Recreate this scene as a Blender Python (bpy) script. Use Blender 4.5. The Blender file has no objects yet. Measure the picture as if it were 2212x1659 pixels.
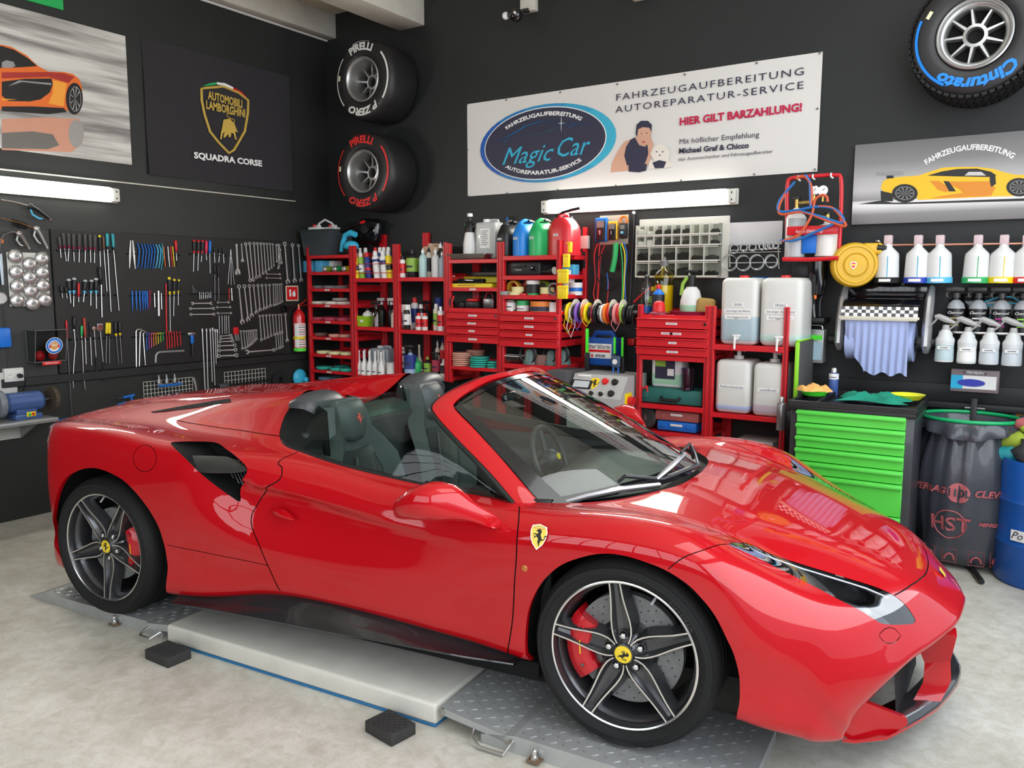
import bpy,bmesh,math,random
import numpy as np
from mathutils import Vector,Matrix,Euler
from mathutils.bvhtree import BVHTree
from mathutils.geometry import delaunay_2d_cdt
PI=math.pi
random.seed(7)
SC=bpy.context.scene
COL=SC.collection
F_PX,IMW,IMH=1773.594,2212.0,1659.0
CAM=(3.9407,-3.0737,1.6852)
YAW,PITCH,ROLL=math.radians(-33.681),math.radians(-6.933),0.00197
_f=Vector((math.sin(YAW)*math.cos(PITCH),math.cos(YAW)*math.cos(PITCH),math.sin(PITCH)))
_r=_f.cross(Vector((0,0,1))).normalized()
_u=_r.cross(_f)
_r,_u=(math.cos(ROLL)*_r+math.sin(ROLL)*_u),(-math.sin(ROLL)*_r+math.cos(ROLL)*_u)
cam=bpy.data.cameras.new('camera')
cam.sensor_fit='HORIZONTAL'
cam.sensor_width=36.0
cam.lens=36.0*F_PX/IMW
cam.clip_start=0.05
camo=bpy.data.objects.new('camera',cam)
COL.objects.link(camo)
camo.matrix_world=Matrix(((_r.x,_u.x,-_f.x,CAM[0]),(_r.y,_u.y,-_f.y,CAM[1]),(_r.z,_u.z,-_f.z,CAM[2]),(0,0,0,1)))
SC.camera=camo
SC.view_settings.view_transform='Standard'
SC.view_settings.look='None'
SC.view_settings.exposure=0.0
SC.view_settings.gamma=1.0
SC.view_settings.use_curve_mapping=False
try:
 SC.cycles.use_denoising=True
 SC.cycles.max_bounces=8
 SC.cycles.sample_clamp_indirect=6.0
 SC.cycles.caustics_reflective=False
 SC.cycles.caustics_refractive=False
except Exception:
 pass
W=bpy.data.worlds.new('overcast_sky')
SC.world=W
W.use_nodes=True
_n=W.node_tree.nodes
_l=W.node_tree.links
_bg=_n['Background']
_tc=_n.new('ShaderNodeTexCoord')
_sx=_n.new('ShaderNodeSeparateXYZ')
_rp=_n.new('ShaderNodeValToRGB')
_l.new(_tc.outputs['Generated'],_sx.inputs[0])
_l.new(_sx.outputs['Z'],_rp.inputs[0])
_l.new(_rp.outputs[0],_bg.inputs[0])
_e=_rp.color_ramp.elements
_e[0].position,_e[0].color=0.0,(0.80,0.86,0.95,1)
_e[1].position,_e[1].color=1.0,(0.62,0.74,1.0,1)
_bg.inputs[1].default_value=1.15
def area(name,loc,rot,sx,sy,power,color=(1,1,1),portal=False):
 l=bpy.data.lights.new(name,'AREA')
 l.shape='RECTANGLE'
 l.size,l.size_y=sx,sy
 l.energy=power
 l.color=color
 if portal:
  l.cycles.is_portal=True
 o=bpy.data.objects.new(name,l)
 COL.objects.link(o)
 o.location=loc
 o.rotation_euler=rot
 return o
WY,LX,RX,FY,CZ=2.85,-2.196,4.55,-6.2,4.3
area('window_daylight',(1.9,FY-0.25,2.3),(PI/2,0,0),5.4,2.6,105,(0.95,0.98,1.0))
area('gate_daylight',(RX+0.25,-1.9,2.65),(PI/2,0,PI/2),7.8,2.9,235,(0.93,0.97,1.0))
area('added_overhead_fill',(3.75,0.2,CZ-0.02),(0,0,0),1.4,3.2,40,(0.95,0.98,1.0))  # added lamp under the closed ceiling, there to whiten the headlamp lens reflection
def ray(px,py):
 v=_r*((px-IMW/2)/F_PX)+_u*((IMH/2-py)/F_PX)+_f
 return v
def BW(px,py,off=0.0):
 d=ray(px,py)
 t=(WY-off-CAM[1])/d.y
 return Vector(CAM)+d*t
def LW(px,py,off=0.0):
 d=ray(px,py)
 t=(LX+off-CAM[0])/d.x
 return Vector(CAM)+d*t
def FL(px,py,z=0.0):
 d=ray(px,py)
 t=(z-CAM[2])/d.z
 return Vector(CAM)+d*t
_M={}
def mat(name,col=(.8,.8,.8),rough=.5,metal=0.,coat=0.,alpha=1.,trans=0.,emit=None,bump=0.,bscale=60.,var=0.06,spec=.5,ior=1.45,sheen=0.,coatr=.03,nscale=12.,rvar=.08):
 if name in _M:
  return _M[name]
 m=bpy.data.materials.new(name)
 m.use_nodes=True
 nt=m.node_tree
 b=nt.nodes['Principled BSDF']
 I=b.inputs
 I['Base Color'].default_value=(*col,1)
 I['Roughness'].default_value=rough
 I['Metallic'].default_value=metal
 I['IOR'].default_value=ior
 I['Specular IOR Level'].default_value=spec
 I['Coat Weight'].default_value=coat
 I['Coat Roughness'].default_value=coatr
 I['Transmission Weight'].default_value=trans
 I['Sheen Weight'].default_value=sheen
 I['Alpha'].default_value=alpha
 if emit:
  I['Emission Color'].default_value=(*emit[0],1)
  I['Emission Strength'].default_value=emit[1]
 tc=nt.nodes.new('ShaderNodeTexCoord')
 nz=nt.nodes.new('ShaderNodeTexNoise')
 nz.inputs['Scale'].default_value=nscale
 nz.inputs['Detail'].default_value=4
 nt.links.new(tc.outputs['Object'],nz.inputs['Vector'])
 if var>0:
  mx=nt.nodes.new('ShaderNodeMix')
  mx.data_type='RGBA'
  a=tuple(c*(1-var)for c in col)
  c2=tuple(min(1,c*(1+var))for c in col)
  mx.inputs[6].default_value=(*a,1)
  mx.inputs[7].default_value=(*c2,1)
  nt.links.new(nz.outputs['Fac'],mx.inputs[0])
  nt.links.new(mx.outputs[2],I['Base Color'])
 if rvar>0 and rough>.04:
  mr=nt.nodes.new('ShaderNodeMapRange')
  mr.inputs[3].default_value=max(0.0,rough-rvar)
  mr.inputs[4].default_value=min(1.0,rough+rvar)
  nt.links.new(nz.outputs['Fac'],mr.inputs[0])
  nt.links.new(mr.outputs[0],I['Roughness'])
 if bump>0:
  n2=nt.nodes.new('ShaderNodeTexNoise')
  n2.inputs['Scale'].default_value=bscale
  n2.inputs['Detail'].default_value=5
  nt.links.new(tc.outputs['Object'],n2.inputs['Vector'])
  bp=nt.nodes.new('ShaderNodeBump')
  bp.inputs['Strength'].default_value=min(1,bump)
  bp.inputs['Distance'].default_value=0.004
  nt.links.new(n2.outputs['Fac'],bp.inputs['Height'])
  nt.links.new(bp.outputs[0],I['Normal'])
 _M[name]=m
 return m
def plastic(name,col,rough=.38):
 return mat(name,col,rough)
RED=mat('red_car_paint',(.47,.001,.006),.45,0.,1.0,var=0,rvar=0,spec=.12,coatr=.012)
BLK=mat('black_plastic',(.012,.012,.013),.42)
BLKG=mat('gloss_black',(.006,.006,.007),.10,coat=.6,rvar=0)
BLKM=mat('matt_black',(.010,.010,.010),.8)
VOID=mat('unlit_black_liner',(.003,.003,.003),.95,var=0)
RUB=mat('tyre_rubber',(.012,.012,.012),.66,spec=.3,bump=.15,bscale=90)
CHR=mat('chrome',(.86,.86,.86),.08,1.,var=0,rvar=.03)
STEEL=mat('brushed_steel',(.62,.62,.60),.32,1.)
STEELD=mat('dark_steel',(.20,.20,.21),.38,1.)
ALU=mat('cast_aluminium',(.52,.52,.51),.38,.9)
WHT=mat('white_plastic',(.80,.80,.78),.4)
WHTM=mat('white_print',(.86,.86,.84),.6)
PAPER=mat('label_paper',(.82,.82,.80),.7)
RACK=mat('red_powder_coat',(.62,.012,.020),.36,coat=.25)
GREEN=mat('green_drawer_paint',(.10,.66,.075),.35,coat=.2)
GRN2=mat('green_plastic',(.03,.42,.12),.4)
YEL=mat('yellow_plastic',(.86,.66,.01),.4)
BLU=mat('blue_plastic',(.012,.16,.62),.38)
LBLU=mat('light_blue_plastic',(.10,.50,.80),.38)
REDP=mat('red_plastic',(.66,.015,.02),.38)
MILK=mat('milky_translucent_plastic',(.74,.76,.74),.35,trans=0.0)
GLASS=mat('clear_glass',(.95,.97,.96),.02,trans=1.,var=0,rvar=0)
def _bevbox(sx,sy,sz,r,seg):
 bm=bmesh.new()
 bmesh.ops.create_cube(bm,size=1.0)
 for v in bm.verts:
  v.co=Vector((v.co.x*sx,v.co.y*sy,v.co.z*sz))
 r=min(r,.49*min(sx,sy,sz))
 if r>0:
  bmesh.ops.bevel(bm,geom=list(bm.edges),offset=r,segments=seg,profile=.5,affect='EDGES')
 vs=[tuple(v.co)for v in bm.verts]
 bm.verts.index_update()
 fs=[tuple(v.index for v in f.verts)for f in bm.faces]
 bm.free()
 return vs,fs
_bbc={}
class MB:
 def __init__(s):
  s.v=[]
  s.f=[]
  s.m=[]
  s.mats=[]
  s.cur=0
 def mat(s,m):
  if m not in s.mats:
   s.mats.append(m)
  s.cur=s.mats.index(m)
  return s
 def add(s,vs,fs,T=None,m=None):
  if m is not None:
   s.mat(m)
  n=len(s.v)
  if T is not None:
   vs=[tuple(T@Vector(v))for v in vs]
  s.v+=[tuple(v)for v in vs]
  s.f+=[tuple(i+n for i in f)for f in fs]
  s.m+=[s.cur]*len(fs)
  return s
 def box(s,c,d,r=0.,seg=2,rot=None,m=None):
  k=(tuple(round(x,5)for x in d),round(r,5),seg)
  if k not in _bbc:
   _bbc[k]=_bevbox(d[0],d[1],d[2],r,seg)
  T=Matrix.Translation(c)
  if rot is not None:
   T=T@(rot if isinstance(rot,Matrix)else Euler(rot).to_matrix().to_4x4())
  return s.add(*_bbc[k],T,m)
 def lathe(s,prof,c=(0,0,0),axis='Z',n=20,m=None,T=None,cap=True,a0=0,a1=2*PI):
  full=abs(a1-a0-2*PI)<1e-6
  vs,fs=[],[]
  k=n if full else n+1
  for i in range(k):
   a=a0+(a1-a0)*i/n
   for(r,z)in prof:
    vs.append((r*math.cos(a),r*math.sin(a),z))
  p=len(prof)
  for i in range(n):
   j=(i+1)%k
   for q in range(p-1):
    fs.append((i*p+q,j*p+q,j*p+q+1,i*p+q+1))
  if cap and full:
   if prof[0][0]>1e-6:
    fs.append(tuple(i*p for i in range(k))[::-1])
   if prof[-1][0]>1e-6:
    fs.append(tuple(i*p+p-1 for i in range(k)))
  R=Matrix.Identity(4)
  if axis=='X':
   R=Matrix.Rotation(PI/2,4,'Y')
  elif axis=='Y':
   R=Matrix.Rotation(-PI/2,4,'X')
  TT=Matrix.Translation(c)@R
  if T is not None:
   TT=T@TT
  return s.add(vs,fs,TT,m)
 def cyl(s,a,b,r,r2=None,n=12,m=None,cap=True):
  a,b=Vector(a),Vector(b)
  d=b-a
  L=d.length
  if L<1e-7:
   return s
  T=Matrix.Translation(a)@d.to_track_quat('Z','Y').to_matrix().to_4x4()
  return s.lathe([(r,0),(r if r2 is None else r2,L)],n=n,m=m,T=T,cap=cap)
 def tube(s,pts,r,n=8,m=None,closed=False,cap=True,flat=None):
  pts=[Vector(p)for p in pts]
  N=len(pts)
  rs=r if isinstance(r,(list,tuple))else[r]*N
  vs,fs=[],[]
  prev=None
  for i,p in enumerate(pts):
   if closed:
    t=pts[(i+1)%N]-pts[i-1]
   else:
    t=pts[min(i+1,N-1)]-pts[max(i-1,0)]
   if t.length<1e-9:
    t=Vector((0,0,1))
   t.normalize()
   if prev is None:
    up=Vector((0,0,1))if abs(t.z)<.9 else Vector((1,0,0))
    x=up.cross(t).normalized()
   else:
    x=(prev-t*prev.dot(t))
    x=x.normalized()if x.length>1e-6 else t.orthogonal().normalized()
   prev=x
   y=t.cross(x)
   for k in range(n):
    a=2*PI*k/n
    fx,fy=(1,1)if flat is None else flat
    vs.append(p+x*(math.cos(a)*rs[i]*fx)+y*(math.sin(a)*rs[i]*fy))
  for i in range(N if closed else N-1):
   j=(i+1)%N
   for k in range(n):
    l=(k+1)%n
    fs.append((i*n+k,i*n+l,j*n+l,j*n+k))
  if not closed and cap:
   fs.append(tuple(range(n))[::-1])
   fs.append(tuple((N-1)*n+k for k in range(n)))
  return s.add(vs,fs,None,m)
 def prism(s,poly,h,T=None,m=None,z0=0.,scale_top=1.0):
  n=len(poly)
  cx=sum(p[0]for p in poly)/n
  cy=sum(p[1]for p in poly)/n
  a2=sum(poly[i][0]*poly[(i+1)%n][1]-poly[(i+1)%n][0]*poly[i][1]for i in range(n))
  if a2<0:
   poly=poly[::-1]
  vs=[(p[0],p[1],z0)for p in poly]+[(cx+(p[0]-cx)*scale_top,cy+(p[1]-cy)*scale_top,z0+h)for p in poly]
  fs=[tuple(range(n))[::-1],tuple(range(n,2*n))]
  for i in range(n):
   j=(i+1)%n
   fs.append((i,j,n+j,n+i))
  return s.add(vs,fs,T,m)
 def sphere(s,c,r,n=14,m=None,sc=(1,1,1),T=None):
  k=max(4,n//2)
  prof=[(max(1e-7,r*math.sin(PI*i/k)),-r*math.cos(PI*i/k))for i in range(k+1)]
  TT=Matrix.Translation(c)@Matrix.Diagonal((*sc,1))
  if T is not None:
   TT=T@TT
  return s.lathe(prof,n=n,m=m,T=TT,cap=False)
 def grid(s,P,m=None,closed_u=False,flip=False):
  nu,nv=len(P),len(P[0])
  vs=[tuple(p)for row in P for p in row]
  fs=[]
  for i in range(nu if closed_u else nu-1):
   k=(i+1)%nu
   for j in range(nv-1):
    f=(i*nv+j,k*nv+j,k*nv+j+1,i*nv+j+1)
    fs.append(f[::-1]if flip else f)
  return s.add(vs,fs,None,m)
 def build(s,name,parent=None,loc=None,rot=None,ang=38,smooth=True,default=None):
  me=bpy.data.meshes.new(name)
  me.from_pydata(s.v,[],s.f)
  ms=s.mats or[default or BLK]
  for m in ms:
   me.materials.append(m)
  if len(ms)>1:
   me.polygons.foreach_set('material_index',s.m)
  if smooth:
   me.polygons.foreach_set('use_smooth',[True]*len(me.polygons))
   me.set_sharp_from_angle(angle=math.radians(ang))
  me.update()
  o=bpy.data.objects.new(name,me)
  COL.objects.link(o)
  if parent is not None:
   o.parent=parent
  if loc is not None:
   o.location=loc
  if rot is not None:
   o.rotation_euler=rot
  return o
def thing(name,label,cat,loc=(0,0,0),rz=0.,group=None,rot=None):
 o=bpy.data.objects.new(name,None)
 o.empty_display_size=.05
 COL.objects.link(o)
 o.location=loc
 o.rotation_euler=rot if rot is not None else(0,0,rz)
 o['label']=label
 o['category']=cat
 if group:
  o['group']=group
 return o
def tag(o,label,cat,group=None):
 o['label']=label
 o['category']=cat
 if group:
  o['group']=group
 return o
def struct(o):
 o['kind']='structure'
 return o
def kids(o):
 return[c for c in COL.objects if c.parent==o]
_ch={}
def dup(root,loc=None,label=None,rz=None,rot=None,group=None,scale=None):
 r=root.copy()
 COL.objects.link(r)
 if loc is not None:
  r.location=loc
 if rz is not None:
  r.rotation_euler=(0,0,rz)
 if rot is not None:
  r.rotation_euler=rot
 if scale is not None:
  r.scale=scale
 if label:
  r['label']=label
 if group:
  r['group']=group
 for c in list(root.children):
  d=c.copy()
  COL.objects.link(d)
  d.parent=r
  for g in list(c.children):
   e=g.copy()
   COL.objects.link(e)
   e.parent=d
 return r
def setmat(o,m,i=0):
 """give a copied object its own mesh data with another material"""
 o.data=o.data.copy()
 o.data.materials[i]=m
 return o
_tcache={}
def textmesh(txt,size=1.,spacing=1.,shear=0.,bold=0.,align='CENTER',width=None,res=2):
 cu=bpy.data.curves.new('t','FONT')
 cu.body=txt
 cu.size=size
 cu.space_character=spacing
 cu.shear=shear
 cu.offset=bold
 cu.align_x=align
 cu.align_y='CENTER'
 cu.resolution_u=res
 o=bpy.data.objects.new('t',cu)
 me=bpy.data.meshes.new_from_object(o)
 vs=[tuple(v.co)for v in me.vertices]
 fs=[tuple(p.vertices)for p in me.polygons]
 bpy.data.objects.remove(o)
 bpy.data.meshes.remove(me)
 bpy.data.curves.remove(cu)
 if width is not None and vs:
  x0=min(v[0]for v in vs)
  x1=max(v[0]for v in vs)
  k=width/max(1e-6,x1-x0)
  vs=[(v[0]*k,v[1],v[2])for v in vs]
 return vs,fs
def addtext(mb,txt,T,size,m,width=None,spacing=1.,shear=0.,bold=0.,align='CENTER',res=2,warp=None):
 vs,fs=textmesh(txt,size,spacing,shear,bold,align,width,res)
 if warp:
  vs=[warp(v)for v in vs]
 mb.add(vs,fs,T,m)
 return mb
def arcwarp(R,up=True):
 """bend text baseline onto a circle of radius R (text centred at angle 90 deg); up False: text reads along the bottom"""
 def w(v):
  a=v[0]/R
  if up:
   rr=R+v[1]
   return(rr*math.sin(a),rr*math.cos(a),v[2])
  rr=R-v[1]
  return(rr*math.sin(a),-rr*math.cos(a),v[2])
 return w
TB=Matrix(((1,0,0,0),(0,0,-1,0),(0,1,0,0),(0,0,0,1)))
TL=Matrix(((0,0,1,0),(1,0,0,0),(0,1,0,0),(0,0,0,1)))
def at(T,p):
 return Matrix.Translation(p)@T
# ================================================================= THE ROOM
def quadbox(name,x0,x1,y0,y1,z0,z1,m,parent=None,r=0.):
 mb=MB()
 mb.box(((x0+x1)/2,(y0+y1)/2,(z0+z1)/2),(x1-x0,y1-y0,z1-z0),r,m=m)
 return mb.build(name,parent)
def floor_material():
 m=bpy.data.materials.new('worn_concrete_screed')
 m.use_nodes=True
 nt=m.node_tree
 N,L=nt.nodes,nt.links
 b=N['Principled BSDF']
 tc=N.new('ShaderNodeTexCoord')
 n1=N.new('ShaderNodeTexNoise');n1.inputs['Scale'].default_value=1.7;n1.inputs['Detail'].default_value=8;n1.inputs['Roughness'].default_value=.62
 n2=N.new('ShaderNodeTexNoise');n2.inputs['Scale'].default_value=14;n2.inputs['Detail'].default_value=9;n2.inputs['Roughness'].default_value=.7;n2.inputs['Distortion'].default_value=.6
 n3=N.new('ShaderNodeTexNoise');n3.inputs['Scale'].default_value=130;n3.inputs['Detail'].default_value=3
 for n in(n1,n2,n3):
  L.new(tc.outputs['Object'],n.inputs['Vector'])
 r1=N.new('ShaderNodeValToRGB')
 e=r1.color_ramp.elements
 e[0].position,e[0].color=.34,(.50,.475,.405,1)
 e[1].position,e[1].color=.66,(.71,.69,.62,1)
 r2=N.new('ShaderNodeValToRGB')
 e=r2.color_ramp.elements
 e[0].position,e[0].color=.36,(.70,.68,.60,1)
 e[1].position,e[1].color=.58,(1,1,1,1)
 x1=N.new('ShaderNodeMix');x1.data_type='RGBA';x1.blend_type='MULTIPLY';x1.inputs[0].default_value=.62
 L.new(n1.outputs['Fac'],r1.inputs[0]);L.new(n2.outputs['Fac'],r2.inputs[0])
 L.new(r1.outputs[0],x1.inputs[6]);L.new(r2.outputs[0],x1.inputs[7])
 r3=N.new('ShaderNodeValToRGB')
 e=r3.color_ramp.elements
 e[0].position,e[0].color=.30,(.72,.70,.66,1)
 e[1].position,e[1].color=.45,(1,1,1,1)
 L.new(n3.outputs['Fac'],r3.inputs[0])
 x2=N.new('ShaderNodeMix');x2.data_type='RGBA';x2.blend_type='MULTIPLY';x2.inputs[0].default_value=.5
 L.new(x1.outputs[2],x2.inputs[6]);L.new(r3.outputs[0],x2.inputs[7])
 L.new(x2.outputs[2],b.inputs['Base Color'])
 mr=N.new('ShaderNodeMapRange');mr.inputs[3].default_value=.42;mr.inputs[4].default_value=.68
 L.new(n2.outputs['Fac'],mr.inputs[0]);L.new(mr.outputs[0],b.inputs['Roughness'])
 bp=N.new('ShaderNodeBump');bp.inputs['Strength'].default_value=.25;bp.inputs['Distance'].default_value=.006
 L.new(n2.outputs['Fac'],bp.inputs['Height']);L.new(bp.outputs[0],b.inputs['Normal'])
 return m
FLOORM=floor_material()
WALLM=mat('anthracite_wall_paint',(.017,.0185,.019),.55,bump=.25,bscale=25,var=.18,nscale=2.5)
WALLL=mat('anthracite_wall_paint_left',(.021,.023,.021),.52,bump=.2,bscale=25,var=.15,nscale=2.5)
CONC=mat('raw_concrete',(.62,.60,.52),.8,bump=.5,bscale=40,var=.2,nscale=5)
OUT=mat('outside_asphalt',(.30,.30,.30),.9)
fm=MB();fm.add([(LX-.1,FY-.2,0),(RX+.2,FY-.2,0),(RX+.2,WY+.1,0),(LX-.1,WY+.1,0)],[(0,1,2,3)],m=FLOORM)
struct(fm.build('floor'))
gm=MB();gm.add([(-40,-60,-.03),(40,-60,-.03),(40,20,-.03),(-40,20,-.03)],[(0,1,2,3)],m=OUT)
struct(gm.build('ground'))
struct(quadbox('wall_back',LX-.2,RX+.2,WY,WY+.2,0,CZ,WALLM))
struct(quadbox('wall_left',LX-.2,LX,FY,WY,0,CZ,WALLL))
struct(quadbox('ceiling',LX-.2,RX+.2,FY-.2,WY+.2,CZ,CZ+.2,CONC))
wf=struct(quadbox('wall_front',LX-.2,RX+.2,FY-.2,FY,0,.95,WALLM))
for a in((LX-.2,-.8,.95,CZ),(4.3,RX+.2,.95,CZ),(-.8,4.3,3.65,CZ)):
 quadbox('window_surround',a[0],a[1],FY-.2,FY,a[2],a[3],WALLM,wf)
wr=struct(quadbox('wall_right',RX,RX+.2,2.05,WY,0,CZ,WALLM))
for a in((FY,-5.85,0,CZ),(-5.85,2.05,4.15,CZ)):
 quadbox('gate_surround',RX,RX+.2,a[0],a[1],a[2],a[3],WALLM,wr)
wn=MB().mat(BLKM)
for i in range(9):
 wn.box((-.8+.675*i,FY-.1,2.3),(.04,.05,2.7))
for i in range(5):
 wn.box((1.9,FY-.1,.97+.67*i),(5.4,.05,.04))
struct(wn.build('window_1'))
for k,(x0,x1,z0)in enumerate(((LX+.005,LX+.14,3.985),(-1.32,-1.03,3.93))):
 pass
# ================================================================= THE CAR
CARZ,CARA=0.065,math.radians(7.4235)
CAR=thing('sports_car','glossy red open-top sports car with its front wheels on the vehicle lift','car',(0,0,CARZ),CARA)
CM=Matrix.Translation((0,0,CARZ))@Matrix.Rotation(CARA,4,'Z')
CMI=CM.inverted()
CCAM=CMI@Vector(CAM)
def cray(px,py):
 return(CMI.to_3x3()@ray(px,py)).normalized()
def cy(px,py,y):
 d=cray(px,py)
 return CCAM+d*((y-CCAM.y)/d.y)
ST=[([-.80,-.80,-.79,-.77,-.74,-.68,-.62,-.59,-.575,-.57,-.565,-.54,-.48],[0,.2,.42,.56,.66,.73,.78,.81,.82,.82,.81,.80,.76],[.87,.87,.865,.86,.855,.845,.815,.77,.69,.5,.32,.16,.14]),([-.65,-.65,-.65,-.64,-.62,-.57,-.52,-.49,-.475,-.47,-.465,-.45,-.42],[0,.2,.42,.57,.68,.775,.835,.865,.885,.885,.88,.87,.83],[.92,.918,.91,.895,.885,.885,.865,.81,.70,.5,.32,.16,.14]),(-.38,[0,.2,.42,.58,.70,.82,.90,.935,.95,.95,.94,.93,.90],[.965,.962,.95,.915,.90,.915,.895,.83,.70,.5,.34,.18,.16]),(-.18,[0,.2,.42,.58,.71,.84,.92,.955,.97,.972,.97,.96,.93],[.99,.988,.975,.925,.905,.925,.90,.83,.70,.5,.34,.18,.16]),(.05,[0,.2,.42,.58,.71,.85,.93,.965,.978,.978,.975,.965,.93],[1.005,1.005,1.0,.94,.905,.92,.90,.83,.70,.5,.34,.18,.16]),(.30,[0,.2,.42,.58,.71,.85,.93,.965,.978,.978,.975,.96,.92],[1.02,1.02,1.04,.975,.905,.90,.88,.825,.70,.5,.34,.18,.16]),(.55,[0,.2,.42,.58,.72,.85,.925,.96,.972,.97,.96,.945,.91],[1.01,1.03,1.075,1.01,.91,.893,.87,.815,.69,.5,.32,.19,.17]),(.80,[0,.2,.42,.57,.73,.84,.91,.945,.955,.955,.95,.94,.90],[.985,1.02,1.10,1.04,.92,.887,.865,.81,.69,.5,.33,.225,.205]),(1.0,[0,.2,.42,.56,.74,.82,.885,.92,.935,.94,.945,.935,.90],[.97,1.0,1.09,1.04,.905,.875,.85,.80,.68,.5,.36,.265,.245]),(1.25,[0,.2,.42,.58,.75,.81,.865,.90,.92,.93,.94,.935,.90],[.92,.93,.96,.94,.862,.845,.82,.77,.67,.5,.37,.285,.265]),(1.55,[0,.2,.42,.58,.74,.80,.86,.90,.92,.935,.945,.935,.90],[.85,.85,.86,.85,.825,.808,.79,.74,.65,.5,.37,.28,.26]),(1.85,[0,.2,.42,.58,.73,.80,.86,.90,.92,.935,.945,.935,.90],[.82,.82,.82,.81,.797,.785,.77,.72,.64,.5,.36,.265,.245]),(2.1,[0,.2,.42,.58,.72,.80,.87,.915,.935,.94,.945,.935,.90],[.80,.80,.80,.79,.783,.778,.765,.725,.645,.5,.35,.25,.235]),(2.35,[0,.2,.42,.58,.70,.79,.88,.935,.955,.955,.95,.94,.90],[.80,.80,.79,.78,.778,.788,.78,.745,.66,.5,.34,.235,.215]),(2.60,[0,.2,.42,.57,.69,.79,.885,.945,.968,.968,.96,.95,.90],[.806,.803,.79,.78,.782,.803,.80,.765,.68,.5,.33,.21,.19]),(2.80,[0,.2,.42,.57,.69,.79,.885,.945,.968,.968,.96,.95,.90],[.778,.775,.765,.755,.762,.790,.785,.755,.675,.5,.33,.20,.18]),([3.0,3.0,3.0,2.99,2.98,2.97,2.97,2.97,2.97,2.98,3.0,3.03,3.03],[0,.2,.42,.56,.67,.77,.87,.935,.96,.962,.955,.94,.90],[.735,.733,.725,.715,.715,.735,.73,.705,.64,.48,.32,.2,.18]),([3.22,3.22,3.21,3.19,3.17,3.14,3.11,3.08,3.07,3.07,3.08,3.10,3.10],[0,.2,.41,.54,.64,.74,.84,.91,.945,.955,.945,.93,.9],[.675,.674,.665,.65,.64,.648,.65,.63,.58,.45,.31,.19,.17]),([3.42,3.42,3.40,3.37,3.34,3.30,3.26,3.22,3.19,3.17,3.17,3.18,3.18],[0,.2,.40,.52,.61,.70,.79,.86,.905,.925,.92,.905,.87],[.61,.608,.60,.585,.575,.575,.57,.55,.50,.41,.29,.17,.15]),([3.58,3.575,3.55,3.51,3.48,3.44,3.39,3.34,3.29,3.26,3.25,3.25,3.24],[0,.2,.38,.49,.57,.655,.74,.81,.86,.885,.885,.87,.84],[.54,.538,.53,.52,.51,.505,.49,.47,.43,.36,.26,.15,.13]),([3.70,3.68,3.63,3.585,3.545,3.50,3.455,3.405,3.36,3.33,3.31,3.30,3.29],[0,.19,.37,.48,.56,.64,.72,.785,.83,.85,.85,.835,.80],[.445,.442,.432,.422,.412,.398,.375,.35,.31,.26,.20,.13,.11]),([3.738,3.712,3.655,3.605,3.56,3.515,3.465,3.425,3.395,3.38,3.368,3.360,3.348],[0,.19,.37,.48,.56,.635,.70,.74,.765,.775,.77,.76,.74],[.385,.383,.378,.37,.358,.33,.29,.25,.21,.17,.138,.115,.10]),([3.725,3.69,3.633,3.585,3.538,3.49,3.443,3.41,3.385,3.372,3.362,3.358,3.35],[0,.19,.37,.48,.56,.63,.69,.72,.74,.745,.74,.735,.72],[.352,.353,.352,.348,.332,.30,.255,.22,.185,.155,.13,.112,.10]),]
NS,NL=len(ST),13
G=np.zeros((NS,NL,3))
for i,(x,w,z)in enumerate(ST):
 G[i,:,0]=x
 G[i,:,1]=w
 G[i,:,2]=z
def chordparam(A):
 d=np.linalg.norm(np.diff(A,axis=0),axis=2).mean(axis=1)
 return np.r_[0,np.cumsum(d)]
UK=chordparam(G)
VK=chordparam(np.transpose(G,(1,0,2)))
UMAX,VMAX=UK[-1],VK[-1]
def spl_basis(K,t,deriv=0,even=False):
 """rows: weights of the node values for a C2 cubic spline at t (natural ends; even: zero slope at the start)"""
 n=len(K)
 h=np.diff(K)
 A=np.zeros((n,n))
 R=np.zeros((n,n))
 if even:
  A[0,0],A[0,1]=2*h[0],h[0]
  R[0,1],R[0,0]=6/h[0],-6/h[0]
 else:
  A[0,0]=1
 A[-1,-1]=1
 for i in range(1,n-1):
  A[i,i-1],A[i,i],A[i,i+1]=h[i-1],2*(h[i-1]+h[i]),h[i]
  R[i,i-1],R[i,i],R[i,i+1]=6/h[i-1],-6/h[i-1]-6/h[i],6/h[i]
 Mm=np.linalg.solve(A,R)
 t=np.asarray(t,float)
 k=np.clip(np.searchsorted(K,t,side='right')-1,0,n-2)
 hk=h[k]
 a=(K[k+1]-t)/hk
 b=(t-K[k])/hk
 Wt=np.zeros((len(t),n))
 r=np.arange(len(t))
 if deriv==0:
  Wt[r,k]+=a
  Wt[r,k+1]+=b
  Wt+=((a**3-a)*hk**2/6)[:,None]*Mm[k]+((b**3-b)*hk**2/6)[:,None]*Mm[k+1]
 else:
  Wt[r,k]+=-1/hk
  Wt[r,k+1]+=1/hk
  Wt+=(-(3*a**2-1)*hk/6)[:,None]*Mm[k]+((3*b**2-1)*hk/6)[:,None]*Mm[k+1]
 return Wt
def sstep(x,a,b):
 t=np.clip((x-a)/(b-a),0,1)
 return t*t*(3-2*t)
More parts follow.
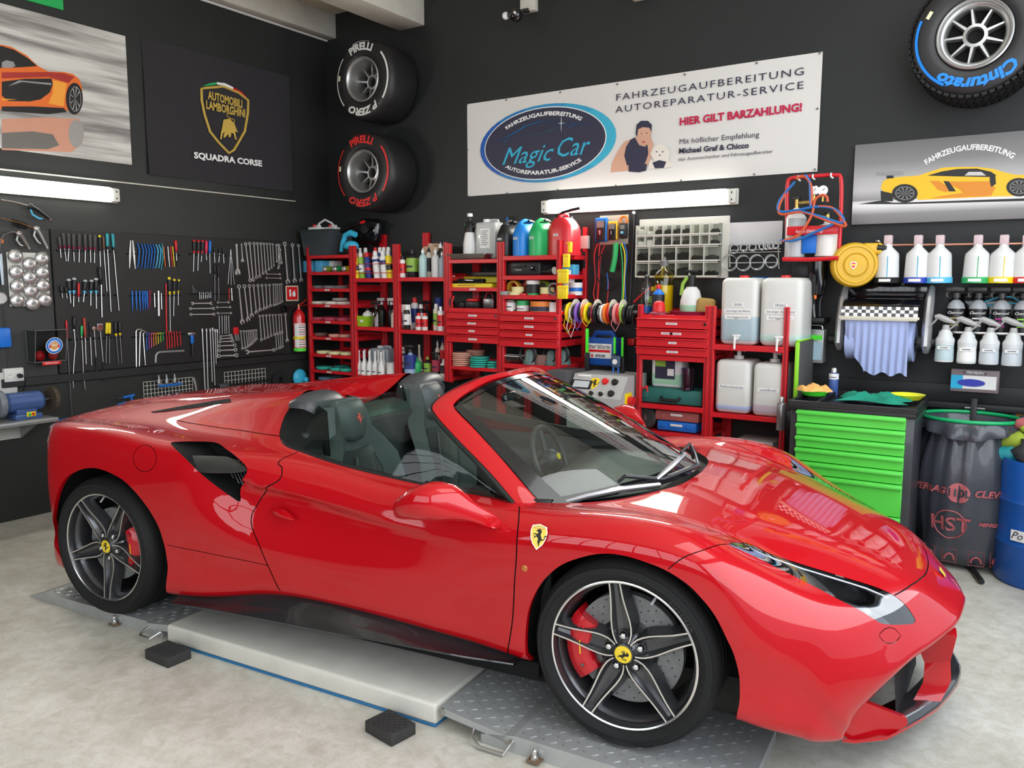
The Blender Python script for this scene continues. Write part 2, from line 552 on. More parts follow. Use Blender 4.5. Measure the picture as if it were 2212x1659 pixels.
def displace(P):
 """body sculpting: door scallop that deepens towards the side intake, sill crease, hood creases"""
 x,w,z=P[:,0],P[:,1],P[:,2]
 side=sstep(w,.78,.86)
 zc=.745-(x-.95)*.115
 zc=np.where(x<.95,.745+(.95-x)*.30,zc)
 amp=.048*(1-sstep(x,.95,2.15))*sstep(x,.52,.90)
 d=zc-z
 prof=sstep(d,-.016,.020)*(1-sstep(d,.05,.30))
 P[:,1]-=side*amp*prof
 P[:,1]-=side*.018*sstep(.50-z,0,.22)*(sstep(x,.55,.9)*(1-sstep(x,2.0,2.3)))
 deck=sstep(z,.85,.88)*(1-sstep(x,.60,.70))*sstep(x,-.74,-.66)
 P[:,2]-=deck*.022*np.exp(-((w-.335-.05*sstep(x,-.6,.5))/.022)**2)*sstep(x,-.45,-.2)
 P[:,2]+=deck*.012*(1-sstep(w,.24,.30))
 return P
def surf(u,v,nrm=False):
 u=np.asarray(u,float)
 v=np.asarray(v,float)
 Bu,Bv=spl_basis(UK,u),spl_basis(VK,v,0,True)
 P=np.einsum('ni,ijk,nj->nk',Bu,G,Bv)
 P=displace(P)
 if not nrm:
  return P
 e=2e-3
 Pu=surf(np.minimum(u+e,UMAX),v)-surf(np.maximum(u-e,0),v)
 Pv=surf(u,np.minimum(v+e,VMAX))-surf(u,np.maximum(v-e,0))
 N=np.cross(Pu,Pv)
 N/=np.maximum(1e-9,np.linalg.norm(N,axis=1))[:,None]
 c=v<1e-6
 N[c,1]=0
 return P,N
_gu=np.linspace(0,UMAX,170)
_gv=np.linspace(0,VMAX,90)
_UU,_VV=np.meshgrid(_gu,_gv,indexing='ij')
_GP=surf(_UU.ravel(),_VV.ravel())
_GP[:,1]*=-1
_q=[]
for i in range(169):
 for j in range(89):
  a=i*90+j
  _q.append((a,a+90,a+91))
  _q.append((a,a+91,a+1))
_BV=BVHTree.FromPolygons([Vector(p)for p in _GP],_q)
_UVf=np.c_[_UU.ravel(),_VV.ravel()]
def uv_hit(o,d,near=None):
 loc,n,idx,dist=_BV.ray_cast(Vector(o),Vector(d).normalized())
 if loc is None:
  if near is None:
   return None
  loc,n,idx,dist=_BV.find_nearest(Vector(near))
 t=_q[idx]
 A,B_,C_=[Vector(_GP[k])for k in t]
 n=(B_-A).cross(C_-A)
 ar=n.dot(n)
 wa=(C_-B_).cross(loc-B_).dot(n)/ar
 wb=(A-C_).cross(loc-C_).dot(n)/ar
 wc=1-wa-wb
 return wa*_UVf[t[0]]+wb*_UVf[t[1]]+wc*_UVf[t[2]]
def uv_px(pts):
 r=[]
 for p in pts:
  h=uv_hit(CCAM,cray(*p))
  if h is None:
   d=cray(*p)
   c=CCAM+d*((-.9-CCAM.y)/d.y)
   h=uv_hit(CCAM,d,near=c)
  r.append(h)
 return r
def uv_side(pts):
 return[uv_hit((x,-2,z),(0,1,0),near=(x,-.95,z))for x,z in pts]
def uv_top(pts):
 return[uv_hit((x,-w,2),(0,0,-1),near=(x,-w,.8))for x,w in pts]
def resample(pts,step=.015,closed=False,smooth=True):
 P=[np.array(p,float)for p in pts]
 if closed:
  P.append(P[0])
 out=[]
 for i in range(len(P)-1):
  n=max(1,int(np.linalg.norm(P[i+1]-P[i])/step))
  for k in range(n):
   t=k/n
   if smooth:
    a=P[i-1]if i>0 else(P[-2]if closed else P[0])
    b,c=P[i],P[i+1]
    d=P[i+2]if i+2<len(P)else(P[1]if closed else P[-1])
    q=.5*((2*b)+(-a+c)*t+(2*a-5*b+4*c-d)*t*t+(-a+3*b-3*c+d)*t**3)
   else:
    q=P[i]*(1-t)+P[i+1]*t
   out.append(q)
 if not closed:
  out.append(P[-1])
 return out
def inpoly(P,poly):
 x,y=P[:,0],P[:,1]
 c=np.zeros(len(P),bool)
 n=len(poly)
 for i in range(n):
  x0,y0=poly[i]
  x1,y1=poly[(i+1)%n]
  m=((y0>y)!=(y1>y))
  if m.any():
   xi=(x1-x0)*(y-y0)/(y1-y0+1e-30)+x0
   c^=m&(x<xi)
 return c
_hump=uv_px([(604,942),(606,925),(612,905),(621,888),(632,872),(646,857)])[::-1]
COCK=uv_top([(.86,0.),(.86,.20),(.87,.34),(.865,.45)])+_hump+uv_top([(1.0,.755),(1.12,.765),(1.25,.772),(1.55,.768),(1.85,.758),(2.1,.740),(2.23,.722),(2.30,.690),(2.38,.64),(2.50,.55),(2.60,.40),(2.67,.22),(2.69,0.)])
ARF=uv_px([(1136,1416),(1135,1371),(1140,1326),(1152,1290),(1174,1254),(1210,1222),(1256,1204),(1301,1196),(1346,1200),(1391,1213),(1436,1231),(1482,1260),(1513,1290),(1545,1331),(1568,1376),(1586,1416),(1597,1462),(1598,1507),(1592,1543),(1586,1575)])
ARR=uv_px([(135,1209),(122,1188),(116,1153),(114.5,1116),(118,1088),(126.6,1059),(143,1032),(168,1017),(192,1011),(215,1013),(239,1022),(264,1036),(284,1054),(305,1078),(325,1106),(342,1137),(354,1174),(360,1205),(362,1235),(361,1280)])
HEAD=uv_px([(1575,1176),(1611,1173),(1666,1197),(1736,1220),(1805,1241),(1874,1262),(1927,1284),(1955,1306),(1972,1329),(1977,1344),(1957,1349),(1916,1349),(1888,1338),(1833,1306),(1777,1276),(1722,1248),(1666,1220),(1616,1195)])
INTK=uv_px([(369,958),(389,954),(449,954),(474,959),(490,971),(511,987),(533,1010),(528,1030),(520,1055),(519,1083),(498,1072),(470,1052),(436,1025),(400,990)])
FUEL=uv_px([(313+25*math.cos(a),990+29*math.sin(a))for a in np.linspace(0,2*PI,17)[:-1]])
DOORF=uv_px([(1122,1094),(1120,1130),(1116,1190),(1112,1250),(1107,1340),(1102,1424)])
DOORR=uv_px([(643,976),(602,998),(609,1010),(604,1036),(574,1060),(550,1100),(543,1119),(545,1141),(562,1182),(582,1229),(606,1276)])
HOODS=uv_px([(1932,1286),(1952,1275),(1971,1262),(1988,1250),(1999,1240),(2004,1226)])
HOODG=[np.array(p)for p in((2.90,.80),(3.06,.815),(3.24,.80),(3.40,.745),(3.52,.695),(3.62,.668))]+[HEAD[1]+np.array([-.004,-.0])]
BUMPG=uv_px([(1575,1176),(1526,1186),(1476,1205),(1443,1230)])
SKRT=uv_px([(361,1177),(430,1191),(500,1205),(580,1222)])
TONN=uv_px([(604,942),(560,936),(500,927),(411,914),(370,905)])
WASH=uv_px([(1925+21*math.cos(a)*(1+.12*math.cos(4*a))-3,1373+17*math.sin(a))for a in np.linspace(0,2*PI,13)[:-1]])
GRIL=uv_px([(1869,1524),(1902,1487),(1944,1445),(1966,1423),(1999,1402),(2027,1384),(2054,1357),(2068,1336)])
HOODS[-1]=np.array([HOODS[-1][0],HOODS[-1][1]])
_hc=uv_top([(3.60,0.)])[0]
HOODS.append(np.array([HOODS[-1][0]*.5+_hc[0]*.5,.10]))
HOODS.append(np.array([_hc[0],0.]))
def fixv(c):
 c=[np.array(p,float)for p in c]
 return c
def clampuv(c):
 return[np.array([min(max(p[0],1e-4),UMAX-1e-4),min(max(p[1],0),VMAX-1e-4)])for p in c]
COCKc=resample(COCK,.014)
COCKc[0][1]=COCKc[-1][1]=0
ARFc=resample(ARF,.014)
ARRc=resample(ARR,.014)
def to_bottom(c):
 """carry an arch curve out past the sill edge of the surface"""
 a,b=c[0],c[-1]
 return[np.array([a[0]-0.0,VMAX])]+c+[np.array([b[0],VMAX])]
ARFc=to_bottom(ARFc)
ARRc=to_bottom(ARRc)
HEADc=resample(HEAD,.012,True)
INTKc=resample(INTK,.012,True)
FUELc=resample(FUEL,.012,True)
WASHc=resample(WASH,.010,True)
DOORFc=resample(DOORF,.014)
DOORRc=resample(DOORR,.012)
HOODSc=resample(HOODS,.012)
HOODGc=resample(HOODG,.014)
BUMPGc=resample(BUMPG,.012)
SKRTc=resample(SKRT,.014)
TONNc=resample(TONN,.014)
def offset_uv(c,d,closed=False):
 """offset a uv curve by d metres sideways on the surface"""
 C_=np.array(c)
 n=len(C_)
 if closed:
  T=np.roll(C_,-1,0)-np.roll(C_,1,0)
 else:
  T=np.gradient(C_,axis=0)
 e=1e-3
 u,v=np.clip(C_[:,0],2*e,UMAX-2*e),np.clip(C_[:,1],2*e,VMAX-2*e)
 Pu=(surf(u+e,v)-surf(u-e,v))/(2*e)
 Pv=(surf(u,v+e)-surf(u,v-e))/(2*e)
 out=[]
 for i in range(n):
  J=np.stack([Pu[i],Pv[i]],1)
  g=J.T@J
  t3=J@T[i]
  N=np.cross(Pu[i],Pv[i])
  s3=np.cross(N,t3)
  s3/=max(1e-9,np.linalg.norm(s3))
  out.append(C_[i]+np.linalg.solve(g,J.T@(s3*d)))
 return out
GAPW=.0026
_gapcurves=[(DOORFc,False,1.),(DOORRc,False,1.),(HOODSc,False,1.),(HOODGc,False,.8),(BUMPGc,False,.7),(TONNc,False,.9),(FUELc,True,.6),(SKRTc,False,.6),(WASHc,True,.5)]
_edges_in=[]
for c,cl in[(COCKc,False),(ARFc,False),(ARRc,False),(HEADc,True),(INTKc,True)]:
 _edges_in.append((clampuv(c),cl))
for c,cl,k in _gapcurves:
 for s in(-1,1):
  _edges_in.append((clampuv(offset_uv(c,s*GAPW*k,cl)),cl))
_nu=int(UMAX/.021)
_us=np.linspace(0,UMAX,_nu)
_vs=np.linspace(0,VMAX,int(VMAX/.019))
_UU,_VV=np.meshgrid(_us,_vs,indexing='ij')
_pts=np.c_[_UU.ravel(),_VV.ravel()]
_cp=np.array([p for c,cl in _edges_in for p in c])
from mathutils.kdtree import KDTree
_kd=KDTree(len(_cp))
for i,p in enumerate(_cp):
 _kd.insert((p[0],p[1],0),i)
_kd.balance()
_keep=[]
for p in _pts:
 bord=p[0]<1e-6 or p[0]>UMAX-1e-6 or p[1]<1e-6 or p[1]>VMAX-1e-6
 if bord or _kd.find((p[0],p[1],0))[2]>.0075:
  _keep.append(p)
_verts=[Vector((p[0],p[1]))for p in _keep]
_edges=[]
for c,cl in _edges_in:
 n0=len(_verts)
 _verts+=[Vector((p[0],p[1]))for p in c]
 for i in range(len(c)-1):
  _edges.append((n0+i,n0+i+1))
 if cl:
  _edges.append((n0+len(c)-1,n0))
_cd=delaunay_2d_cdt(_verts,_edges,[],0,1e-7)
UV=np.array([(p.x,p.y)for p in _cd[0]])
UV[:,0]=np.clip(UV[:,0],0,UMAX)
UV[:,1]=np.clip(UV[:,1],0,VMAX)
TRI=np.array([f for f in _cd[2]if len(f)==3])
CEN=UV[TRI].mean(axis=1)
_poly_cock=COCKc
_poly_arf=ARFc
_poly_arr=ARRc
in_cock=inpoly(CEN,_poly_cock)
in_arf=inpoly(CEN,_poly_arf)
in_arr=inpoly(CEN,_poly_arr)
in_head=inpoly(CEN,HEADc)
in_int=inpoly(CEN,INTKc)
in_fuel=inpoly(CEN,FUELc)
in_wash=inpoly(CEN,WASHc)
hole=in_cock|in_arf|in_arr|in_int
gap=np.zeros(len(TRI),bool)
gmasks=[]
for c,cl,k in _gapcurves:
 a=offset_uv(c,GAPW*k*.98,cl)
 b=offset_uv(c,-GAPW*k*.98,cl)
 g_=(inpoly(CEN,a)^inpoly(CEN,b))if cl else inpoly(CEN,list(a)+list(b)[::-1])
 g_&=~gap
 gap|=g_
 gmasks.append(g_)
_door=list(DOORRc)+[np.array([DOORRc[-1][0],VMAX+.1]),np.array([DOORFc[-1][0],VMAX+.1])]+list(DOORFc)[::-1]
_beltv=[p for p in COCKc if DOORRc[0][0]-.05<p[0]<DOORFc[0][0]+.02]
_door+=[np.array([p[0],p[1]-.03])for p in _beltv[::-1]]
in_door=inpoly(CEN,_door)
_hood=[np.array([HOODGc[0][0],-.1])]+list(HOODGc)+[p for p in resample(HEAD[1:7],.02)]+list(HOODSc)+[np.array([HOODSc[-1][0],-.1])]
in_hood=inpoly(CEN,_hood)
in_front=CEN[:,0]>np.interp(CEN[:,1],[0,.3,5],[HOODSc[-1][0]]*3)
_P,_N=surf(UV[:,0],UV[:,1],True)
def body_part(name,mask,both=True,m=RED,inset=0.,parent=CAR,sides=(-1,),flip=False,thick=None):
 objs=[]
 for grp in([(-1,1)]if both else[(s,)for s in sides]):
  mb_v,mb_f,nn=[],[],[]
  tri=TRI[mask]
  idx=np.unique(tri)
  mp=-np.ones(len(UV),int)
  mp[idx]=np.arange(len(idx))
  for s in grp:
   P=_P[idx]-_N[idx]*inset
   N=_N[idx].copy()
   P=P.copy()
   P[:,1]*=s
   N[:,1]*=s
   n0=len(mb_v)
   mb_v+=P.tolist()
   nn+=N.tolist()
   t=mp[tri]+n0
   if s<0:
    mb_f+=t.tolist()
   else:
    mb_f+=t[:,::-1].tolist()
  me=bpy.data.meshes.new(name)
  me.from_pydata(mb_v,[],mb_f)
  me.materials.append(m)
  me.update()
  fn=np.array([p.normal[:]for p in me.polygons[:50]])
  va=np.array([nn[p.vertices[0]]for p in me.polygons[:50]])
  if(fn*va).sum()<0:
   me.flip_normals()
  me.polygons.foreach_set('use_smooth',[True]*len(me.polygons))
  me.normals_split_custom_set_from_vertices(nn)
  o=bpy.data.objects.new(name,me)
  COL.objects.link(o)
  o.parent=parent
  objs.append(o)
 return objs
solid=~hole&~gap&~in_head&~in_fuel&~in_wash
body_part('body_shell',solid&~in_door&~in_hood)
body_part('bonnet',solid&in_hood)
for o in body_part('door',solid&in_door,both=False,sides=(-1,1)):
 pass
for k,g_ in enumerate(gmasks):
 if k==2:
  body_part('shut_line',g_&~hole,m=VOID,inset=.004)
 else:
  body_part('shut_line',g_&~hole,both=False,sides=(-1,)if k==6 else(-1,1),m=VOID,inset=.004)
body_part('fuel_flap',in_fuel&~gap,both=False,sides=(-1,))
body_part('washer_cover',in_wash&~gap,both=False,sides=(-1,1))
def P3(c,s=-1,inset=0.):
 C_=np.array(c)
 P,N=surf(np.clip(C_[:,0],0,UMAX),np.clip(C_[:,1],0,VMAX),True)
 P=P-N*inset
 P[:,1]*=s
 N[:,1]*=s
 return[Vector(p)for p in P],[Vector(n)for n in N]
def thinglass(name,tint,refl=1.0,ior=1.5,rough=0.0):
 if name in _M:
  return _M[name]
 m=bpy.data.materials.new(name)
 m.use_nodes=True
 nt=m.node_tree
 N,L=nt.nodes,nt.links
 N.remove(N['Principled BSDF'])
 out=N['Material Output']
 tr=N.new('ShaderNodeBsdfTransparent');tr.inputs[0].default_value=(*tint,1)
 gl=N.new('ShaderNodeBsdfGlossy');gl.inputs['Roughness'].default_value=rough
 lw=N.new('ShaderNodeLayerWeight');lw.inputs[0].default_value=.5
 pw=N.new('ShaderNodeMath');pw.operation='POWER';pw.inputs[1].default_value=4.5
 fr=N.new('ShaderNodeMath');fr.operation='MULTIPLY_ADD';fr.inputs[1].default_value=.95;fr.inputs[2].default_value=.05
 L.new(lw.outputs['Facing'],pw.inputs[0]);L.new(pw.outputs[0],fr.inputs[0])
 mu=N.new('ShaderNodeMath');mu.operation='MULTIPLY';mu.inputs[1].default_value=refl;mu.use_clamp=True
 mx=N.new('ShaderNodeMixShader')
 L.new(fr.outputs[0],mu.inputs[0]);L.new(mu.outputs[0],mx.inputs[0])
 L.new(tr.outputs[0],mx.inputs[1]);L.new(gl.outputs[0],mx.inputs[2])
 L.new(mx.outputs[0],out.inputs[0])
 _M[name]=m
 return m
WSG=thinglass('windscreen_glass',(.78,.88,.84),2.1)
SDG=thinglass('green_tinted_side_glass',(.66,.80,.74),.75)
LENS=thinglass('headlamp_lens',(.80,.83,.86),3.2)
LEATH=mat('black_leather',(.035,.037,.038),.42,bump=.25,bscale=300)
LEATHG=mat('charcoal_leather',(.065,.075,.075),.45,bump=.25,bscale=300)
ALCA=mat('dark_alcantara',(.018,.018,.020),.95,sheen=.4)
CARB=mat('carbon_lip',(.02,.02,.022),.22,coat=1.)
STITCH=mat('red_stitching',(.45,.04,.04),.7)
RIMD=mat('grey_rim_paint',(.085,.085,.09),.28,.7,coat=.4)
RIMB=mat('machined_rim_edge',(.80,.79,.77),.22,1.,rvar=.04)
CALR=mat('red_caliper',(.50,.005,.012),.3,coat=.5)
DISC=mat('carbon_brake_disc',(.20,.20,.20),.55,.3,var=.3,nscale=60)
BADY=mat('badge_yellow',(.86,.62,.02),.3,coat=.6)
HOR=mat('badge_black',(.01,.01,.01),.4)
ROOFC=mat('anthracite_hoop_cover',(.055,.056,.06),.36)
def strip(name,A,B,m,parent=CAR,nmid=0,bulge=0.,bn=None,both=True,name2=None,mid=None):
 """ruled strip between two lists of points, mirrored to the other flank when both"""
 mb=MB()
 for s in((1,-1)if both else(1,)):
  rows=[]
  for i in range(len(A)):
   a,b=Vector(A[i]),Vector(B[i])
   row=[]
   for k in range(nmid+2):
    t=k/(nmid+1)
    p=a.lerp(b,t)
    if bulge and bn is not None:
     p=p+Vector(bn[i])*bulge*math.sin(PI*t)
    row.append(Vector((p.x,p.y*s,p.z)))
   rows.append(row)
  mb.grid(rows,m=m,flip=(s<0))
 return mb.build(name,parent,ang=50)
for nm,c in(('front',ARFc),('rear',ARRc)):
 P,N=P3(c)
 P=[p for p,q in zip(P,c)]
 for s in(1,-1):
  lip=MB()
  lin=MB()
  rows=[]
  for p in P:
   rows.append([Vector((p.x,p.y*s,p.z)),Vector((p.x,(p.y+.004)*s,p.z)),Vector((p.x,(p.y+.022)*s,p.z+.002))])
  lip.grid(rows,m=RED)
  ca=2.65 if nm=='front' else 0.
  rows=[]
  for p in P:
   q=Vector((p.x,(p.y+.022)*s,p.z+.002))
   d=Vector((q.x-ca,0,q.z-.33))
   out=q+d.normalized()*.03
   if out.z<.14:
    out.z=.14
   rows.append([q,Vector((out.x,(p.y+.035)*s,out.z)),Vector((out.x,-.52*s,out.z))])
  lin.grid(rows,m=VOID)
  x0,x1=min(r[2].x for r in rows),max(r[2].x for r in rows)
  lin.box(((x0+x1)/2,-.50*s,.36),(x1-x0,.02,.46),m=VOID)
  lip.build('wheel_arch_lip',CAR)
  lin.build('wheel_house_liner',CAR)
P,N=P3(INTKc)
for s in(1,-1):
 th=MB()
 cx=sum((p.x for p in P))/len(P)
 cz=sum((p.z for p in P))/len(P)
 rows=[]
 for p in P:
  q=Vector(((p.x-cx)*.9+cx-.04,p.y+.20,(p.z-cz)*.9+cz))
  rows.append([Vector((p.x,p.y*s,p.z)),Vector((p.x,(p.y+.02)*s,p.z)),Vector((q.x,q.y*s,q.z))])
 th.grid(rows,m=VOID,closed_u=True)
 th.add([r[2]for r in rows],[tuple(range(len(rows)))],m=VOID)
 th.build('intake_throat',CAR)
for s in(1,-1):
 bl=MB()
 A=[cy(395,984,-.90),cy(440,984,-.895),cy(490,986,-.885),cy(515,996,-.895),cy(533,1010,-.915)]
 B_=[cy(421,1017,-.945),cy(450,1019,-.945),cy(485,1019,-.94),cy(510,1018,-.935),cy(532,1014,-.922)]
 rows=[]
 for a,b in zip(A,B_):
  rows.append([Vector((p.x,p.y*s,p.z))for p in(a,a.lerp(b,.5)+Vector((0,-.006,.004)),b,b+Vector((0,.005,-.008)),a+Vector((0,.03,-.02)))])
 bl.grid(rows,m=mat('satin_black_blade',(.035,.035,.032),.3),flip=s<0)
 bl.build('intake_blade',CAR)
for s in(1,-1):
 gr=MB()
 for k in range(17):
  t=k/16
  for dx in(1,-1):
   a=Vector((.66+.34*t-.06*dx,-.80*s,.82))
   b=Vector((.66+.34*t+.06*dx,-.80*s,.62))
   gr.cyl(a,b,.0022,n=4,m=STEELD)
 o=gr.build('intake_mesh',CAR)
 o['kind']='stuff'
for s in(1,-1):
 b=MB()
 A,_a=P3(uv_px([(497,861),(440,870),(385,879),(326,890)]),-1,-.0015)
 B_,_b=P3(uv_px([(500,869),(440,879),(385,886),(330,892)]),-1,-.0015)
 b.grid([[Vector((p.x,p.y*-s,p.z)),Vector((q.x,q.y*-s,q.z))]for p,q in zip(A,B_)],m=VOID)
 b.build('deck_slot',CAR)
P,N=P3(HEADc)
for s in(1,-1):
 bowl=MB()
 rows=[]
 cx=sum((p.x for p in P))/len(P)
 cyy=sum((p.y for p in P))/len(P)
 cz=sum((p.z for p in P))/len(P)
 for p in P:
  d=Vector((p.x,p.y*s,p.z))
  q=Vector(((p.x-cx)*.9+cx-.02,((p.y-cyy)*.8+cyy+.02)*s,(p.z-cz)*.9+cz-.085))
  rows.append([d+Vector((0,0,-.004)),d+Vector((0,0,-.012)),q])
 bowl.grid(rows,m=BLKG,closed_u=True)
 bowl.add([r[2]for r in rows],[tuple(range(len(rows)))],m=mat('lamp_bowl_silver',(.30,.31,.33),.3,.6))
 bowl.build('headlamp_bowl',CAR,ang=30)
_hu=lambda px,py,d:P3([uv_px([(px,py)])[0]],-1,d)[0][0]
for s in(1,-1):
 hl=MB()
 for k,(px,py)in enumerate([(1618,1190),(1652,1206),(1686,1222)]):
  c=_hu(px,py,.022)
  hl.box((c.x,c.y*s,c.z-.004),(.03,.03,.016),.004,rot=(0,.3,0),m=mat('led_reflector',(.75,.75,.73),.15,.9))
  hl.box((c.x-.012,c.y*s,c.z+.008),(.018,.045,.005),.002,m=BLKG)
 for k,(px,py)in enumerate([(1800,1270),(1885,1308)]):
  c=_hu(px,py,.055)
  hl.sphere((c.x,c.y*s,c.z),.032,m=mat('projector_lens',(.25,.27,.30),.05,.3))
 hl.tube([(lambda c:(c.x,c.y*s,c.z))(_hu(a,b,.008))for a,b in((1614,1178),(1668,1201),(1736,1225),(1805,1246),(1872,1267),(1922,1289))],.004,n=6,m=CHR)
 hl.build('headlamp_unit',CAR)
body_part('headlamp_lens',in_head&~gap,both=False,sides=(-1,1),m=LENS,inset=.001)
P,N=P3(COCKc)
ins=[Vector((p.x,0,0))for p in P]
cen=Vector((1.75,0,.8))
for s in(1,-1):
 rail=MB()
 rows=[]
 for p in P:
  if.95<p.x<2.28 and abs(p.y)>.5:
   rows.append([Vector((p.x,(p.y-.002)*s,p.z)),Vector((p.x,(p.y+.004)*s,p.z+.010)),Vector((p.x,(p.y+.020)*s,p.z+.010)),Vector((p.x,(p.y+.032)*s,p.z-.004)),Vector((p.x,(p.y+.05)*s,p.z-.03))])
 rail.grid(rows,m=BLK,flip=s>0)
 rail.build('window_seal',CAR)
cw=MB()
for s in(1,-1):
 rows=[]
 for p in P:
  if p.x>2.15:
   rows.append([Vector((p.x,p.y*s,p.z)),Vector((p.x-.006,p.y*s*.985,p.z-.03)),Vector((p.x-.35,p.y*s*.93,p.z-.07))])
 cw.grid(rows,m=BLKM)
cw.build('scuttle_panel',CAR)
WI=[(1174,1095,-.72),(1136,1052,-.695),(1080,987,-.655),(1024,926,-.61),(996,898,-.585),(981,880,-.56),(983,868,-.53),(1010,847,-.43),(1057,822,-.24),(1097,811,-.08),(1115,809,0)]
WO=[(1121,1095,-.775),(1062,1024,-.735),(994,954,-.69),(955,912,-.66),(940,893,-.642),(934,880,-.615),(945,864,-.56),(975,843,-.465),(1027,819,-.30),(1078,806,-.11),(1105,801,0)]
wi=[np.array(cy(*p))for p in WI]
wo=[np.array(cy(*p))for p in WO]
wi[-1][1]=wo[-1][1]=0
wir,wor=[],[]
for i in range(len(wi)-1):
 for k in range(4):
  t=k/4
  for L_,R_ in((wi,wir),(wo,wor)):
   a=L_[max(i-1,0)];b=L_[i];c=L_[i+1];d=L_[min(i+2,len(L_)-1)]if i+2<len(L_)else L_[i]*np.array([1,-1,1])
   R_.append(.5*((2*b)+(-a+c)*t+(2*a-5*b+4*c-d)*t*t+(-a+3*b-3*c+d)*t**3))
wir.append(wi[-1]);wor.append(wo[-1])
fr=MB()
rows=[]
full=[(a,b,1)for a,b in zip(wir,wor)]+[(a,b,-1)for a,b in list(zip(wir,wor))[::-1][1:]]
for a,b,s in full:
 a,b=Vector(a),Vector(b)
 out=(a-Vector((1.7,0,.55)))
 mid=(a+b)/2
 nrm=Vector((.35,a.y*.8,1.0)).normalized()
 inn=(Vector((1.75,0,.9))-mid).normalized()
 r=[a-nrm*.006,a,mid+nrm*.012*min(1,(a-b).length/.05),b,b-nrm*.018+inn*.004,mid-nrm*.03+inn*.01,a-nrm*.012]
 rows.append([Vector((p.x,p.y*s,p.z))for p in r])
fr.grid(rows,m=RED,flip=True)
fr.build('windscreen_frame',CAR,ang=45)
sl=MB()
pts=[]
for a,b,s in full:
 b=Vector(b)
 pts.append(Vector((b.x-.008,b.y*s,b.z-.010)))
sl.tube(pts,.0095,n=8,m=BLK)
sl.build('frame_seal',CAR)
EL=[Vector(w)for w in wir[:21]]
def glassrow(s_):
 f=s_*20
 i=min(19,int(f))
 e=EL[i].lerp(EL[i+1],f-i)
 cxz=Vector((2.66,0,.80)).lerp(Vector((1.782,0,1.182)),s_)
 cxz.z+=.018*math.sin(PI*s_)
 ex=2.0+.5*s_
 row=[]
 for k in range(33):
  t=-1+2*k/32
  g=1-abs(t)**ex
  row.append(Vector((e.x+(cxz.x-e.x)*g,e.y*(-t)*-1 if False else e.y*t*-1*-1,e.z+(cxz.z-e.z)*g)))
 return row
gl=MB()
gl.grid([glassrow(k/24)for k in range(25)],m=WSG)
gl.build('windscreen',CAR)
ft=MB()
for s0,s1 in((0,.075),(.965,1)):
 ft.grid([[p+Vector((.003,0,.002))for p in glassrow(s0+(s1-s0)*k/3)]for k in range(4)],m=BLKG)
for sd in(0,1):
 rows=[]
 for k in range(25):
  r=glassrow(k/24)
  if sd:
   r=r[::-1]
  wd=1.5*(1-.5*k/24)
  a=r[0];b=r[0].lerp(r[1],1)if wd<=1 else r[1].lerp(r[2],wd-1)
  o_=Vector((.004,0,.003))
  rows.append([a+o_,r[0].lerp(r[1],.5)+o_,b+o_])
 ft.grid(rows,m=BLKG)
ft.build('windscreen_border',CAR)
wt=[(684,868,-.615),(700,865,-.618),(760,861,-.63),(830,862,-.64),(880,869,-.645),(925,884,-.65),(985,945,-.69),(1060,1022,-.735),(1119,1092,-.772)]
wb=[(655,978,-.768),(672,984,-.768),(740,1006,-.768),(820,1028,-.768),(880,1042,-.766),(925,1054,-.762),(985,1070,-.755),(1060,1084,-.752),(1119,1094,-.772)]
for s in(1,-1):
 g=MB()
 A=[cy(*p)for p in wt]
 B_=[cy(*p)for p in wb]
 rows=[]
 for a,b in zip(A,B_):
  b=Vector((b.x,b.y,b.z-.012))
  rows.append([Vector((p.x,p.y*s,p.z))for p in[a.lerp(b,q)+Vector((0,-.02*math.sin(PI*q),0))for q in np.linspace(0,1,9)]])
 g.grid(rows,m=SDG)
 g.build('side_window',CAR)
 q=MB()
 a,b,c=cy(1062,1030,-.733),cy(1056,1082,-.752),cy(1118,1093,-.772)
 q.add([(p.x,(p.y+.006)*s,p.z)for p in(a,b,c)],[(0,1,2)],m=BLKG)
 q.build('pillar_foot_panel',CAR)
HO=[(632,880),(636,868),(646,856),(662,847),(690,841),(712,841),(722,850),(728,866)]
